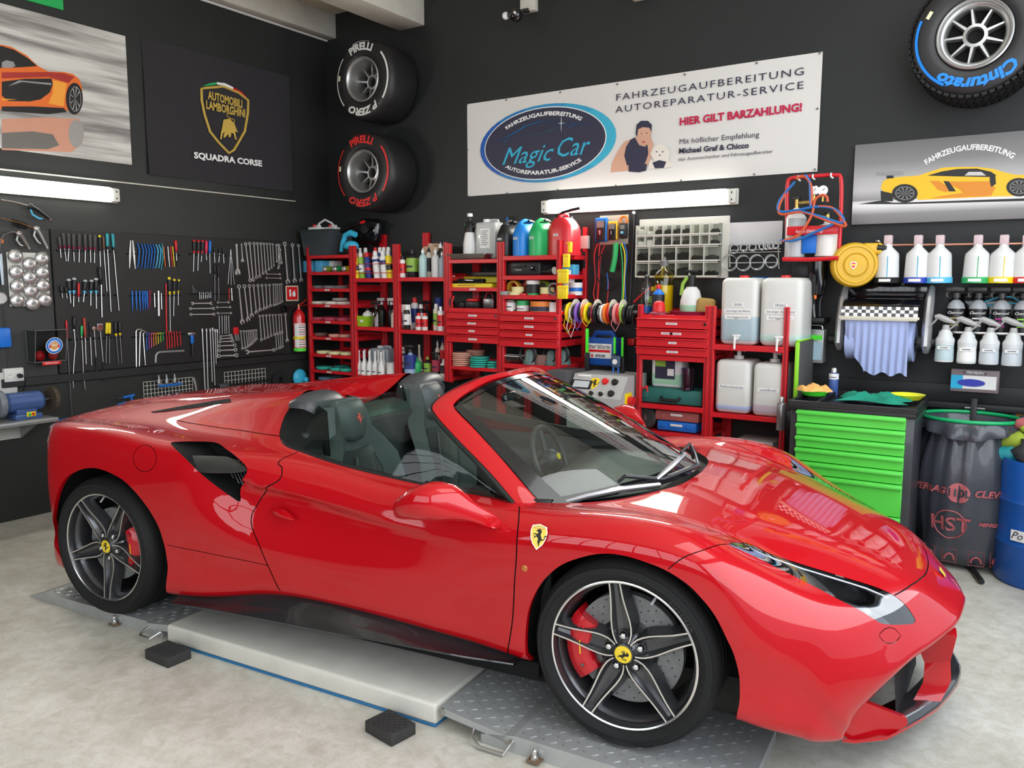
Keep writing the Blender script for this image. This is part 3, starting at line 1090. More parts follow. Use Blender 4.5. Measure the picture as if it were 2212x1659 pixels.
for s in(1,-1):
 hp=MB()
 rows=[]
 for x,zt,w0,w1,zo,xo in((.868,1.092,.30,.625,1.045,.905),(.89,1.106,.295,.625,1.047,.925),(.925,1.113,.29,.625,1.047,.955),(.965,1.112,.295,.62,1.045,.990),(.995,1.098,.305,.61,1.035,1.01),(1.015,1.07,.315,.59,1.02,1.025),(1.022,1.035,.325,.575,1.0,1.03),(1.018,1.0,.33,.57,.985,1.028)):
  row=[]
  for k in range(17):
   t=k/16
   a=PI*t
   ww=(w0+w1)/2-(w1-w0)/2*math.cos(a)
   zb=.93+(zo-.93)*t
   zz=zb+max(.0,zt-zb)*(math.sin(a)**.45)
   row.append(Vector((x+(xo-x)*t,-ww*s,zz)))
  rows.append(row)
 hp.grid(rows,m=ROOFC,flip=s>0)
 hp.add([r for r in rows[-1]],[tuple(range(17))],m=ROOFC)
 hp.build('roll_hoop_cover',CAR,ang=60)
 q=MB()
 ed=[p for p in P if.84<p.x<1.16 and abs(p.y)>.50]
 rows=[[Vector((p.x+.002,p.y*s,p.z)),Vector((p.x+.012,(p.y+.03)*s,p.z)),Vector((1.11-(1.05-min(1.05,p.z))*.2,-.60*s,min(p.z,1.04))),Vector((1.12,-.57*s,.45))]for p in ed]
 q.grid(rows,m=VOID)
 q.build('rear_quarter_lining',CAR)
 q=MB()
 rows=[]
 for zz,x0,w0 in((1.04,1.02,.46),(.98,1.03,.46),(.90,1.05,.48),(.80,1.08,.52),(.6,1.12,.56),(.35,1.16,.60)):
  rows.append([Vector((x0-.09,-(w0+.10)*s,zz)),Vector((x0-.01,-(w0+.085)*s,zz)),Vector((x0+.035,-(w0+.03)*s,zz)),Vector((x0+.03,-(w0-.05)*s,zz)),Vector((x0-.02,-(w0-.10)*s,zz))])
 q.grid(rows,m=LEATHG,flip=s>0)
 q.build('belt_pillar_trim',CAR,ang=70)
tb=MB()
tb.box((1.70,0,.15),(1.9,1.5,.06),m=BLKM)
for s in(1,-1):
 tb.box((1.62,.735*s,.45),(1.35,.03,.62),.01,m=LEATH)
 tb.box((1.60,.70*s,.62),(1.15,.06,.10),.03,m=LEATHG)
tb.box((1.0,0,.56),(.06,1.3,.76),.02,m=LEATH)
tb.box((1.55,0,.33),(1.2,.22,.26),.05,m=LEATH)
tb.build('cabin_lining',CAR)
bk=MB()
rows=[]
for x,z in((.86,.985),(.93,.985),(.985,.97),(1.02,.93),(1.03,.86)):
 rows.append([Vector((x,y,z))for y in np.linspace(-.30,.30,9)])
bk.grid(rows,m=LEATHG)
bk.build('rear_shelf',CAR)
wd=MB()
wd.add([(1.03,-.29,.86),(1.03,.29,.86),(.995,.29,1.045),(.995,-.29,1.045)],[(0,1,2,3)],m=SDG)
wd.build('wind_deflector',CAR)
ds=MB()
rows=[]
for x,z in((1.93,.60),(1.96,.70),(2.02,.735),(2.15,.752),(2.35,.757),(2.55,.757),(2.64,.752)):
 row=[]
 for y in np.linspace(-.70,.70,25):
  k=1-(abs(y)/.70)**4
  hood_b=.045*math.exp(-((y-.37)/.16)**2)*(1 if x>1.95 else 0)*max(0,1-(x-1.95)/.45)
  xx=x-.10*(1-k)if x>2.3 else x+.02*(1-k)
  if x>2.3:
   xx=min(xx,2.60-.55*(abs(y)/.7)**2.2)
  row.append(Vector((xx,y,z+hood_b-.02*(1-k))))
 rows.append(row)
ds.grid(rows,m=mat('charcoal_dash_leather',(.05,.056,.056),.5,bump=.3,bscale=400),flip=False)
rows2=[[Vector((1.93,y,.60)),Vector((1.97,y,.45)),Vector((2.1,y,.35))]for y in np.linspace(-.70,.70,15)]
ds.grid(rows2,m=LEATH)
ds.box((1.99,.0,.62),(.04,.16,.05),.01,m=BLKG)
for y in(-.5,.0,.62):
 ds.cyl((1.925,y,.655),(1.96,y,.655),.04,n=16,m=BLKG)
ds.build('dashboard',CAR,ang=60)
sw=MB()
Tsw=Matrix.Translation((1.80,.37,.70))@Matrix.Rotation(math.radians(-22),4,'Y')@Matrix.Rotation(PI/2,4,'Y')
ring=[Tsw@Vector((.175*math.cos(a),.175*math.sin(a),0))for a in np.linspace(0,2*PI,33)[:-1]]
sw.tube(ring,.016,n=8,m=LEATH,closed=True)
for a in(0,PI,PI/2*-1+PI):
 sw.cyl(Tsw@Vector((0,0,-.01)),Tsw@Vector((.165*math.cos(a+PI/2),.165*math.sin(a+PI/2),0)),.018,.014,n=6,m=LEATH)
sw.sphere(Tsw@Vector((0,0,.0)),.055,m=LEATH)
sw.cyl(Tsw@Vector((0,0,.01)),Tsw@Vector((0,0,.056)),.018,n=12,m=BADY)
sw.cyl(Tsw@Vector((0,0,-.02)),Tsw@Vector((0,0,-.22)),.03,n=10,m=BLK)
sw.build('steering_wheel',CAR)
mr=MB()
mr.box((1.76,0,1.075),(.03,.20,.055),.024,3,rot=(0,-.2,.0),m=BLKG)
mr.cyl((1.78,0,1.10),(1.80,0,1.17),.008,n=8,m=BLK)
mr.build('rear_view_mirror',CAR)
HORSE=[(0.10,-.50),(.16,-.48),(.12,-.40),(.16,-.28),(.20,-.16),(.32,-.16),(.44,-.05),(.46,.10),(.56,.12),(.50,.20),(.40,.14),(.40,-.02),(.32,-.10),(.24,-.06),(.20,.06),(.14,.16),(.16,.28),(.22,.40),(.14,.38),(.16,.48),(.06,.52),(-.04,.50),(-.14,.42),(-.18,.36),(-.10,.34),(-.02,.36),(-.04,.26),(-.10,.20),(-.22,.24),(-.34,.18),(-.32,.08),(-.28,.10),(-.28,.16),(-.20,.18),(-.12,.12),(-.24,.06),(-.30,-.06),(-.24,-.08),(-.20,.00),(-.10,.04),(-.02,-.04),(.02,-.14),(-.02,-.26),(.04,-.36),(.06,-.46)]
def seat(yc):
 M1=LEATHG
 st=MB()
 rows=[]
 for x,z in((1.18,.34),(1.24,.36),(1.45,.38),(1.62,.40),(1.70,.38),(1.73,.30)):
  rows.append([Vector((x,yc+y,z+dz))for y,dz in((-.26,-.06),(-.25,.04),(-.20,.09),(-.13,.02),(0,0),(.13,.02),(.20,.09),(.25,.04),(.26,-.06))])
 st.grid(rows,m=ALCA)
 st.build('seat_cushion',CAR,ang=70)
 bk=MB()
 rows=[]
 for x,z,w,bol in((1.16,.34,.24,.10),(1.14,.50,.26,.13),(1.12,.66,.27,.14),(1.10,.78,.265,.11),(1.085,.86,.215,.06),(1.075,.92,.150,.03),(1.07,.98,.135,.02),(1.06,1.03,.125,.01),(1.045,1.063,.11,.0),(1.02,1.068,.10,0)):
  row=[]
  for t in np.linspace(-1,1,15):
   fwd=bol*max(0,(abs(t)-.55)/.45)**.8
   edge=-.10 if abs(t)>.99 else 0
   row.append(Vector((x+fwd+edge,yc+w*t,z)))
  rows.append(row)
 bk.grid(rows,m=M1)
 back=[[Vector((r[0].x-.02,r[0].y,r[0].z)),Vector((r[7].x-.12,yc,r[0].z)),Vector((r[-1].x-.02,r[-1].y,r[0].z))]for r in rows]
 bk.grid(back,m=BLKG)
 bo=bk.build('seat_backrest',CAR,ang=70)
 ct=MB()
 rows=[]
 for x,z,w in((1.16,.42,.12),(1.155,.55,.15),(1.14,.68,.155),(1.12,.78,.14),(1.105,.83,.10)):
  rows.append([Vector((x+.028*(1-t*t),yc+w*t,z))for t in np.linspace(-1,1,9)])
 ct.grid(rows,m=ALCA)
 for yy in(-.10,.10):
  ct.tube([(1.196-.001,yc+yy*.8,.45),(1.194,yc+yy,.6),(1.178,yc+yy,.72),(1.15,yc+yy*.7,.80)],.006,n=5,m=M1)
 ct.build('seat_centre_panel',CAR,ang=70)
 hr=MB()
 rows=[]
 for z,w,d in((.865,.045,.02),(.872,.075,.035),(.90,.098,.045),(.96,.112,.05),(1.02,.108,.048),(1.052,.090,.035),(1.062,.06,.015)):
  rows.append([Vector((1.075-(z-.87)*.10+d*(1-abs(t)**3),yc+w*t,z))for t in np.linspace(-1,1,13)])
 hr.grid(rows,m=M1)
 hr.build('headrest',CAR,ang=70)
 em=MB()
 Th=Matrix.Translation((1.115,yc,.975))@Matrix.Rotation(math.radians(-6),4,'Y')@Matrix(((0,0,1,0),(1,0,0,0),(0,1,0,0),(0,0,0,1)))
 em.prism([(a*.05,b*.05)for a,b in HORSE],.003,T=Th,m=mat('red_embroidery',(.75,.10,.08),.7))
 em.build('headrest_emblem',CAR)
seat(-.37)
seat(.37)
def wheel(parent_name,ca,hz,yface,wid,R,front,s):
 """s=-1: visible flank. local z points outward from the car"""
 Wm=Matrix(((1,0,0,ca),(0,0,s,yface*1.0*-s*-1 if False else s*abs(yface)),(0,1,0,hz),(0,0,0,1)))
 w=bpy.data.objects.new('wheel',None)
 COL.objects.link(w)
 w.parent=CAR
 w.matrix_local=Matrix(((1,0,0,ca),(0,0,s,s*abs(yface)),(0,1,0,hz),(0,0,0,1)))
 ty=MB()
 Z=-wid
 prof=[(.255,Z+.012),(.27,Z-.01),(.30,Z-.016),(R-.02,Z-.006),(R-.004,Z+.02)]
 n=9
 for k in range(n):
  z=Z+.02+(wid-.04)*(k+1)/(n+1)
  if k in(1,3,5,7):
   prof+=[(R,z-.006),(R-.007,z-.005),(R-.007,z+.005),(R,z+.006)]
  else:
   prof+=[(R,z)]
 prof+=[(R-.004,-.022),(R-.012,-.008),(R-.022,.004),(.318,.0125),(.316,.0145),(.300,.016),(.297,.018),(.285,.015),(.272,.006),(.262,-.012)]
 ty.lathe(prof,n=96,m=RUB,cap=False)
 ty.v=[(v[0],max(v[1],-hz+.0005),v[2]+(.006 if v[1]<-hz+.02 and-.03<v[2]<.02 else 0))for v in ty.v]
 ty.build('tyre',w,ang=25)
 bz=Z*.97
 if front:
  lt=MB()
  T0=Matrix.Translation((0,0,.0165))
  addtext(lt,'POTENZA',T0@Matrix.Rotation(math.radians(-48),4,'Z'),.024,BLKG,spacing=1.15,bold=.001,warp=arcwarp(.288))
  lt.build('tyre_lettering',w)
 rm=MB()
 rm.lathe([(.2685,-.02),(.2705,-.004),(.2695,.0)],n=96,m=RIMD,cap=False)
 rm.lathe([(.2695,.0),(.2650,.0015),(.2600,-.001)],n=96,m=RIMB,cap=False)
 rm.lathe([(.2600,-.001),(.2560,-.010),(.2530,-.035),(.244,-.045),(.238,-.060),(.234,-.09),(.232,Z*.6),(.236,bz)],n=96,m=RIMD,cap=False)
 rim=rm.build('rim',w,ang=30)
 a0=math.radians(97)if front else math.radians(127)
 arms=[]
 for k in range(5):
  a=a0+k*2*PI/5
  mb=MB()
  rad=[.036,.050,.068,.090,.115,.145,.175,.205,.237,.2620]
  hw=[.022,.029,.0345,.0365,.0355,.0315,.0270,.0235,.0215,.0205]
  dz=[-.020,-.022,-.024,-.024,-.022,-.018,-.013,-.008,-.004,-.0005]
  fl=[.004,.007,.012,.016,.018,.018,.017,.016,.016,.012]
  rows=[]
  for r_,h,z,f in zip(rad,hw,dz,fl):
   row=[(-(h+f),z-.048),(-(h+.003),z-.004),(-(h+.0014),z),(-(h-.0040),z),(-(h-.0055),z-.005),(-(h*.55),z-.020),(0,z-.024),(h*.55,z-.020),(h-.0055,z-.005),(h-.0040,z),(h+.0014,z),(h+.003,z-.004),(h+f,z-.048)]
   rows.append([Vector((r_*math.cos(a)-b*math.sin(a),r_*math.sin(a)+b*math.cos(a),zz))for b,zz in row])
  nu,nv=len(rows),13
  vs=[tuple(p)for r_ in rows for p in r_]
  for j in range(nv-1):
   mm=RIMB if j in(2,9)else RIMD
   fs=[(i*nv+j,(i+1)*nv+j,(i+1)*nv+j+1,i*nv+j+1)[::-1]for i in range(nu-1)]
   mb.add(vs,fs,m=mm)
  mb.build('spoke',w,ang=40)
 hb=MB()
 hb.lathe([(.085,-.075),(.078,-.055),(.060,-.040),(.045,-.034),(.0375,-.022),(.036,-.016),(.0335,-.015)],n=40,m=RIMD,cap=False)
 hb.lathe([(.0335,-.015),(.0325,-.013),(.0315,-.015)],n=40,m=BLKG,cap=False)
 hb.lathe([(.0315,-.0145),(.02,-.0125),(1e-6,-.012)],n=40,m=BADY,cap=False)
 hb.build('hub_cap',w)
 hm=MB()
 hm.prism([(x*.042,y*.042)for x,y in HORSE],.0012,T=Matrix.Translation((0,0,-.0122))@Matrix.Rotation(math.radians(-75 if front else-10),4,'Z'),m=HOR)
 hm.build('hub_emblem',w)
 for k in range(5):
  a=a0+k*2*PI/5
  nb=MB()
  nb.lathe([(.0135,-.055),(.0135,-.035),(.0105,-.026),(.005,-.0225),(1e-6,-.022)],c=(.0605*math.cos(a),.0605*math.sin(a),0),n=14,m=CHR)
  nb.lathe([(.021,-.05),(.019,-.034),(.0165,-.034),(.0165,-.05)],c=(.0605*math.cos(a),.0605*math.sin(a),0),n=18,m=RIMD,cap=False)
  nb.build('wheel_bolt',w)
 dk=MB()
 dr=.199 if front else.18
 dk.lathe([(.108,-.075),(dr,-.075),(dr,-.111),(.108,-.111),(.108,-.075)],n=64,m=DISC,cap=False)
 dk.lathe([(.112,-.074),(.105,-.070),(.098,-.060),(.05,-.058),(.04,-.07)],n=48,m=BLK,cap=False)
 dk.build('brake_disc',w)
 hl=MB()
 for i in range(18):
  for j in range(4):
   a=2*PI*i/18+j*.22
   r_=.127+.019*j
   hl.lathe([(.0027,0),(.0027,.0006)],c=(r_*math.cos(a),r_*math.sin(a),-.0752),n=8,m=VOID)
 for i in range(10):
  a=2*PI*i/10+.1
  hl.box((.112*math.cos(a),.112*math.sin(a),-.070),(.014,.008,.004),.001,rot=(0,0,a),m=STEEL)
 o=hl.build('disc_holes',w)
 o['kind']='stuff'
 cl=MB()
 ac=math.radians(183 if front else 3)
 n=14
 half=math.radians(36 if front else 32)
 rows=[]
 for i in range(n+1):
  a=ac-half+2*half*i/n
  taper=1-.35*abs(2*i/n-1)**4
  r0,r1=.130,(dr+.028)*(1-.03*abs(2*i/n-1)**3)
  row=[(r0,-.072),(r0,-.045),(r0+.012,-.030-(1-taper)*.02),((r0+r1)/2,-.022-(1-taper)*.02),(r1-.018,-.030-(1-taper)*.02),(r1,-.05),(r1,-.13)]
  rows.append([Vector((r_*math.cos(a),r_*math.sin(a),z))for r_,z in row])
 cl.grid(rows,m=CALR)
 for i in(0,n):
  cl.add(rows[i],[tuple(range(7))],m=CALR)
 for q in(-.40,.40):
  a=ac+q
  cl.lathe([(.014,0),(.014,.006),(.009,.007),(.009,.003),(1e-5,.003)],c=(.172*math.cos(a),.172*math.sin(a),-.028),n=14,m=CALR)
  cl.lathe([(.006,0),(.006,.005),(1e-5,.005)],c=(.172*math.cos(a),.172*math.sin(a),-.027),n=10,m=STEELD)
 T0=Matrix.Translation((0,0,-.0205))@Matrix.Rotation(ac-PI/2,4,'Z')
 cl.box((.165*math.cos(ac),.165*math.sin(ac),-.022),(.004,.05,.002),0,rot=(0,0,ac),m=BADY)
 cl.build('brake_caliper',w,ang=40)
 vb=MB()
 av=a0-math.radians(33)
 vb.cyl((.243*math.cos(av),.243*math.sin(av),-.035),(.222*math.cos(av),.222*math.sin(av),-.012),.0045,n=8,m=mat('grey_valve_cap',(.5,.5,.5),.4))
 vb.build('tyre_valve',w)
 return w
wheel('front',2.65,.335,.945,.245,.3395,True,-1)
wheel('rear',0.0,.339,.955,.305,.3435,False,-1)
wheel('front',2.65,.335,.945,.245,.3395,True,1)
wheel('rear',0.0,.339,.955,.305,.3435,False,1)
ub=MB()
ub.box((1.4,0,.135),(2.0,1.70,.03),m=VOID)
ub.box((-.35,0,.33),(.6,1.5,.34),m=VOID)
ub.box((.75,0,.42),(.55,1.2,.5),m=VOID)
ub.box((1.5,0,.17),(1.6,1.74,.06),m=VOID)
ub.box((3.0,0,.30),(.45,1.0,.30),m=VOID)
ub.build('underbody',CAR)
tl=MB()
rw=[Vector((x,-w,z))for x,w,z in zip(*ST[0])]
allp=[Vector((p.x,p.y,p.z))for p in rw]+[Vector((p.x,-p.y,p.z))for p in rw[::-1][:-1]]
tl.add(allp,[tuple(range(len(allp)))],m=BLKM)
tl.build('tail_panel',CAR)
SK=[(.47,.150),(.70,.168),(1.047,.183),(1.328,.192),(1.695,.208),(2.037,.220),(2.25,.235)]
for s in(1,-1):
 sk=MB()
 rows=[]
 for x,z in SK:
  u,v=uv_side([(x,.45)])[0]
  pb=surf([u],[VMAX-.02])[0]
  top=Vector((x,-pb[1]+.015,pb[2]+.012))
  rows.append([Vector((p.x,p.y*s,p.z))for p in(top,Vector((x,-pb[1]+.002,pb[2]-.008)),Vector((x,(-pb[1]-.99)/2,(pb[2]+z)/2-.012)),Vector((x,-.985,z+.004)),Vector((x,-.987,z)),Vector((x,-.98,z-.006)),Vector((x,-.84,z-.01)))])
 sk.grid(rows,m=CARB)
 sk.build('side_skirt',CAR,ang=45)
Pn,Nn=P3([np.array([UMAX,v])for v in np.linspace(0,VMAX*.93,40)])
lipb=MB()
for s in(1,-1):
 rows=[]
 for p in Pn:
  rows.append([Vector((p.x,p.y*s,p.z)),Vector((p.x-.006,p.y*s,p.z-.006)),Vector((p.x-.035,p.y*s*.99,p.z-.010))])
 lipb.grid(rows,m=RED)
lipb.build('grille_surround',CAR)
LIPO=[(3.361,-.735),(3.398,-.728),(3.493,-.658),(3.55,-.564),(3.60,-.47),(3.653,-.361),(3.690,-.25),(3.721,-.143),(3.736,-.06),(3.742,0.)]
sp=MB()
rows=[]
fullL=LIPO+[(x,-y)for x,y in LIPO[::-1][1:]]
for x,y in fullL:
 k=min(1.,abs(y)/.7)
 inn=Vector((x-.10+.03*k,y*(.86-.02*k),.125-.015*k))
 rows.append([Vector((x-.004,y*.99,.088)),Vector((x,y,.095)),Vector((x,y,.106))])
sp.grid(rows,m=RED,flip=True)
rows=[]
for x,y in[q for q in fullL if abs(q[1])<.62]:
 k=min(1.,abs(y)/.7)
 rows.append([Vector((x,y,.106)),Vector((x-.004,y*.99,.124)),Vector((x-.018,y*.975,.135)),Vector((x-.06,y*.93,.132)),Vector((x-.115+.03*k,y*(.87-.02*k),.118)),Vector((x-.115+.03*k,y*(.87-.02*k),.100))])
sp.grid(rows,m=CARB,flip=True)
sp.build('front_splitter',CAR,ang=40)
for s in(1,-1):
 e=MB()
 poly=[(3.424,.231),(3.41,.225),(3.352,.118),(3.385,.095),(3.50,.090),(3.556,.118),(3.552,.142)]
 tp=[(x,-.722+max(0,(x-3.40))*1.0,z)for x,z in poly]
 n=len(tp)
 vs=[(x,y*s,z)for x,y,z in tp]+[(x-.01,(y+.025)*s,z)for x,y,z in tp]
 fs=[tuple(range(n)),tuple(range(2*n-1,n-1,-1))]+[(i,(i+1)%n,n+(i+1)%n,n+i)for i in range(n)]
 e.add(vs,fs,m=RED)
 e.build('splitter_end_plate',CAR,ang=30)
 pl=MB()
 pro=[(3.700,.36),(3.685,.262),(3.602,.236),(3.575,.30),(3.56,.36)]
 n=len(pro)
 for y0,y1 in((-.30,-.22),):
  vs=[(x,y0*s,z)for x,z in pro]+[(x,y1*s,z)for x,z in pro]
  fs=[tuple(range(n)),tuple(range(2*n-1,n-1,-1))]+[(i,(i+1)%n,n+(i+1)%n,n+i)for i in range(n)]
  pl.add(vs,fs,m=RED)
 pl.grid([[Vector((3.685,-.30*s,.262)),Vector((3.690,-.33*s,.20)),Vector((3.66,-.37*s,.134))],[Vector((3.602,-.30*s,.236)),Vector((3.60,-.34*s,.18)),Vector((3.57,-.40*s,.130))]],m=RED)
 pl.build('nose_vane',CAR,ang=30)
 du=MB()
 rows=[]
 ed=[p for p in Pn if abs(p.y)>.40 and p.z>.14]
 for i,p in enumerate(ed):
  k=i/max(1,len(ed)-1)
  rows.append([Vector((p.x-.03,p.y*.985*s,p.z-.01)),Vector((p.x-.04,(p.y+.05)*s,p.z-.045+.01*k)),Vector((p.x-.055,(p.y+.12)*s,p.z-.075+.02*k)),Vector((p.x-.075,(p.y+.16)*s,p.z-.07+.02*k))])
 du.grid(rows,m=BLK)
 for i in range(len(ed)-9,len(ed),2):
  if 0<=i<len(rows):
   du.tube([q+Vector((0.004,-.003*s,.002))for q in rows[i][:3]],.0012,n=4,m=STEELD)
 du.build('intake_duct',CAR,ang=60)
gl2=MB()
gl2.add([(3.52,-.55,.10),(3.58,0,.10),(3.52,.55,.10),(3.50,.55,.34),(3.56,0,.36),(3.50,-.55,.34)],[(0,1,4,5),(1,2,3,4)],m=VOID)
gl2.build('front_grille',CAR)
for s in(1,-1):
 m1=MB()
 secs=[]
 ctr=[(877,1096,-1.075,.058,.055),(880,1093,-1.078,.075,.062),(905,1085,-1.082,.100,.072),(935,1082,-1.085,.115,.076),(965,1086,-1.078,.105,.068),(990,1094,-1.06,.078,.052),(1010,1103,-1.04,.054,.038),(1030,1111,-1.015,.044,.032),(1052,1121,-.985,.038,.028),(1070,1130,-.955,.030,.024),(1076,1134,-.93,.022,.020)]
 pts=[cy(a,b,y)for a,b,y,h,d in ctr]
 rows=[]
 for i,(p,c)in enumerate(zip(pts,ctr)):
  h,d=c[3],c[4]
  rows_=[]
  for k in range(16):
   a=2*PI*k/16
   ca_,sa_=math.cos(a),math.sin(a)
   ca_=math.copysign(abs(ca_)**.8,ca_)
   sa_=math.copysign(abs(sa_)**.8,sa_)
   rows_.append(Vector((p.x+.0+ca_*d*.35,(p.y-ca_*d*-1.0)*s,p.z+sa_*h*.62)))
  rows.append(rows_+[rows_[0]])
 m1.grid(rows,m=RED)
 m1.add(rows[0][:-1],[tuple(range(16))],m=BLKG)
 m1.build('door_mirror',CAR,ang=60)
ub_,vb_=uv_px([(1165,1160)])[0]
Pb,Nb=surf([ub_],[vb_],True)
for s in(-1,1):
 bn=Vector((Nb[0][0],Nb[0][1]*s,Nb[0][2])).normalized()
 bp_=Vector((Pb[0][0],Pb[0][1]*s,Pb[0][2]))+bn*.0045
 rx=Vector((0,0,1)).cross(bn).normalized()
 ry=bn.cross(rx)
 TT=Matrix(((rx.x,ry.x,bn.x,bp_.x),(rx.y,ry.y,bn.y,bp_.y),(rx.z,ry.z,bn.z,bp_.z),(0,0,0,1)))
 SH=[(-.36,.42),(0,.50),(.36,.42),(.42,.20),(.38,-.05),(.26,-.28),(0,-.50),(-.26,-.28),(-.38,-.05),(-.42,.20)]
 k=.082
 b=MB()
 b.prism([(x*k,y*k*1.12)for x,y in SH],.003,T=TT,m=CHR)
 b.prism([(x*k*.93,y*k*1.05)for x,y in SH],.0036,T=TT,m=BADY)
 bo=b.build('shield_badge',CAR)
 b=MB()
 b.prism([(x*k*.75,y*k*.72-.002)for x,y in HORSE],.0042,T=TT,m=HOR)
 for q,mm in enumerate((GRN2,WHTM,REDP)):
  b.box((TT@Vector((0,(.43-.04*q)*k*1.05,.0038))),(.05-.0*q,.0008,.003),rot=TT.to_3x3().to_4x4()@Matrix.Rotation(PI/2,4,'X')if False else TT.to_3x3().to_4x4(),m=mm)
 b.build('badge_emblem',bo)
h=uv_px([(1133,1228)])[0]
Pi,Ni=surf([h[0]],[h[1]],True)
for s in(-1,1):
 b=MB()
 b.sphere((Pi[0][0],Pi[0][1]*s,Pi[0][2]),.013,m=mat('amber_lens',(.45,.13,.01),.1,coat=1.),sc=(1,.3,1))
 b.build('side_indicator',CAR)
 b=MB()
 a_,b_=cy(583,1098,-.905),cy(634,1122,-.925)
 rows=[]
 for k in range(9):
  t=k/8
  p=a_.lerp(b_,t)
  bulge=math.sin(PI*min(1,t*1.02))**.8
  up=.020*bulge
  rows.append([Vector((p.x,(p.y+.012)*s*1.0*(1 if s<0 else 1)*(1 if s<0 else 1),p.z+up))if False else Vector((p.x,-s*-1*abs(p.y+.006)if False else s*abs(p.y+.010),p.z+up)),Vector((p.x,s*abs(p.y-.026*bulge),p.z+up*.5)),Vector((p.x,s*abs(p.y-.024*bulge),p.z-.004)),Vector((p.x,s*abs(p.y+.01),p.z-.006))])
 b.grid(rows,m=RED)
 b.build('door_handle',CAR,ang=50)
b=MB()
b.box((3.652,0,.497),(.036,.04,.003),.001,rot=(0,.9,0),m=BADY)
b.build('nose_badge',CAR)
for k,(pts,nm)in enumerate((([(1218,1084,-.65),(1270,1070,-.59),(1340,1056,-.49),(1425,1046,-.35)],0),([(1418,1035,-.28),(1450,1007,-.18),(1480,980,-.06)],1))):
 b=MB()
 P_=[cy(*p)for p in pts]
 b.tube(P_,[.009]+[.014]*(len(P_)-2)+[.010],n=6,m=mat('satin_wiper_grey',(.40,.40,.41),.22,.5),flat=(1,.8))
 b.tube([p+Vector((0,0,-.012))for p in P_],.004,n=5,m=BLKM)
 if k==0:
  Q=[cy(1335,1052,-.43),cy(1350,1040,-.42),cy(1430,1046,-.25),cy(1510,1015,-.02)]
  b.tube([q+Vector((0,0,.022))for q in Q],[.007,.008,.009,.012],n=6,m=BLK)
 else:
  Q=[cy(1484,984,-.05),cy(1494,975,0),cy(1486,972,.05)]
  b.tube([q+Vector((0,0,.02))for q in(cy(1470,988,-.08),cy(1490,968,-.02),cy(1497,1000,.02))],.007,n=6,m=BLK)
  b.tube([q+Vector((0,0,.02))for q in(cy(1494,972,0),cy(1502,990,.01),cy(1508,1012,.0))],.006,n=6,m=STEELD)
 b.build('wiper',CAR)
# ================================================================= LIFT AND CHOCKS
LIFTA=math.radians(7.4235-2.65)
TREAD=mat('galvanised_tread_plate',(.56,.56,.57),.40,.6,var=.18,nscale=8,bump=.15,bscale=120)
LSTEEL=mat('galvanised_lift_steel',(.44,.45,.44),.45,.4,var=.2,nscale=10)
LWHITE=mat('off_white_lift_paint',(.66,.64,.57),.38,coat=.3,var=.20,nscale=7)
LBLUE=mat('blue_lift_edge',(.02,.16,.36),.5)
RUBB=mat('worn_black_rubber',(.035,.034,.033),.7,bump=.6,bscale=60,var=.3)
LIFT=thing('vehicle_lift','low grey and off-white scissor lift with tread-plate ramps under the red car','car lift',(0,0,0),LIFTA)
LMI=(Matrix.Rotation(LIFTA,4,'Z')).inverted()
def lf(px,py,z):
 return LMI@FL(px,py,z)
p_tl,p_tr=lf(358.5,1349,.095),lf(941,1523,.095)
YN=(p_tl.y+p_tr.y)/2
BX0,BX1=p_tl.x,p_tr.x
mb=MB()
dep=.52
mb.box(((BX0+BX1)/2,YN+dep/2,.053),(BX1-BX0,dep,.085),.014,3,m=LWHITE)
mb.box(((BX0+BX1)/2+.0,YN+dep/2,.006),(BX1-BX0-.01,dep-.006,.012),.002,1,m=LBLUE)
mb.build('lift_platform',LIFT)
mb=MB()
mb.box(((BX0+BX1)/2,YN+dep+1.25,.053),(BX1-BX0,dep,.085),.014,3,m=LWHITE)
mb.box(((BX0+BX1)/2+.0,YN+dep+1.25,.006),(BX1-BX0-.01,dep-.006,.012),.002,1,m=LBLUE)
mb.build('lift_platform',LIFT)
def treadbars(mb,x0,x1,y0,y1,zf,pitch=.040,L=.024,slope=0.):
 """raised lozenges of tread plate, alternating at right angles"""
 i=0
 ny=int((y1-y0)/pitch)
 nx=int((x1-x0)/pitch)
 base,fs=_bevlz
 for a in range(nx):
  for b in range(ny):
   x=x0+(a+.5)*pitch
   y=y0+(b+.5)*pitch
   ang=math.radians(45 if(a+b)%2 else-45)
   T=Matrix.Translation((x,y,zf(x)))@Matrix.Rotation(-slope,4,'Y')@Matrix.Rotation(ang,4,'Z')
   mb.add(base,fs,T,TREAD)
_bevlz=([(-.016,0,0),(0,-.0052,0),(.016,0,0),(0,.0052,0),(-.006,0,.0026),(.006,0,.0026)],[(0,1,5,4),(1,2,5),(2,3,5),(3,0,4,5)])
xf0=lf(968,1510,.09).x
HX=BX1+.02
hinge2=lf(1085,1590,.06)
FX=BX1+.33
fp=MB()
zf=lambda x:.092-(x-HX)/(FX-HX)*.040
yn,yf=YN+.0,YN+dep
fp.add([(HX,yn,zf(HX)),(FX,yn,zf(FX)),(FX,yf,zf(FX)),(HX,yf,zf(HX)),(HX,yn,zf(HX)-.028),(FX,yn,zf(FX)-.024),(FX,yf,zf(FX)-.024),(HX,yf,zf(HX)-.028)],[(0,1,2,3),(4,5,1,0),(5,6,2,1),(6,7,3,2),(7,4,0,3),(7,6,5,4)],m=LSTEEL)
fl_=fp.build('lift_flap',LIFT)
tb_=MB()
treadbars(tb_,HX+.01,FX-.01,yn+.01,yf-.01,zf,slope=-math.atan(.040/(FX-HX)))
o=tb_.build('tread_lozenges',fl_,smooth=False)
o['kind']='stuff'
hb_=MB()
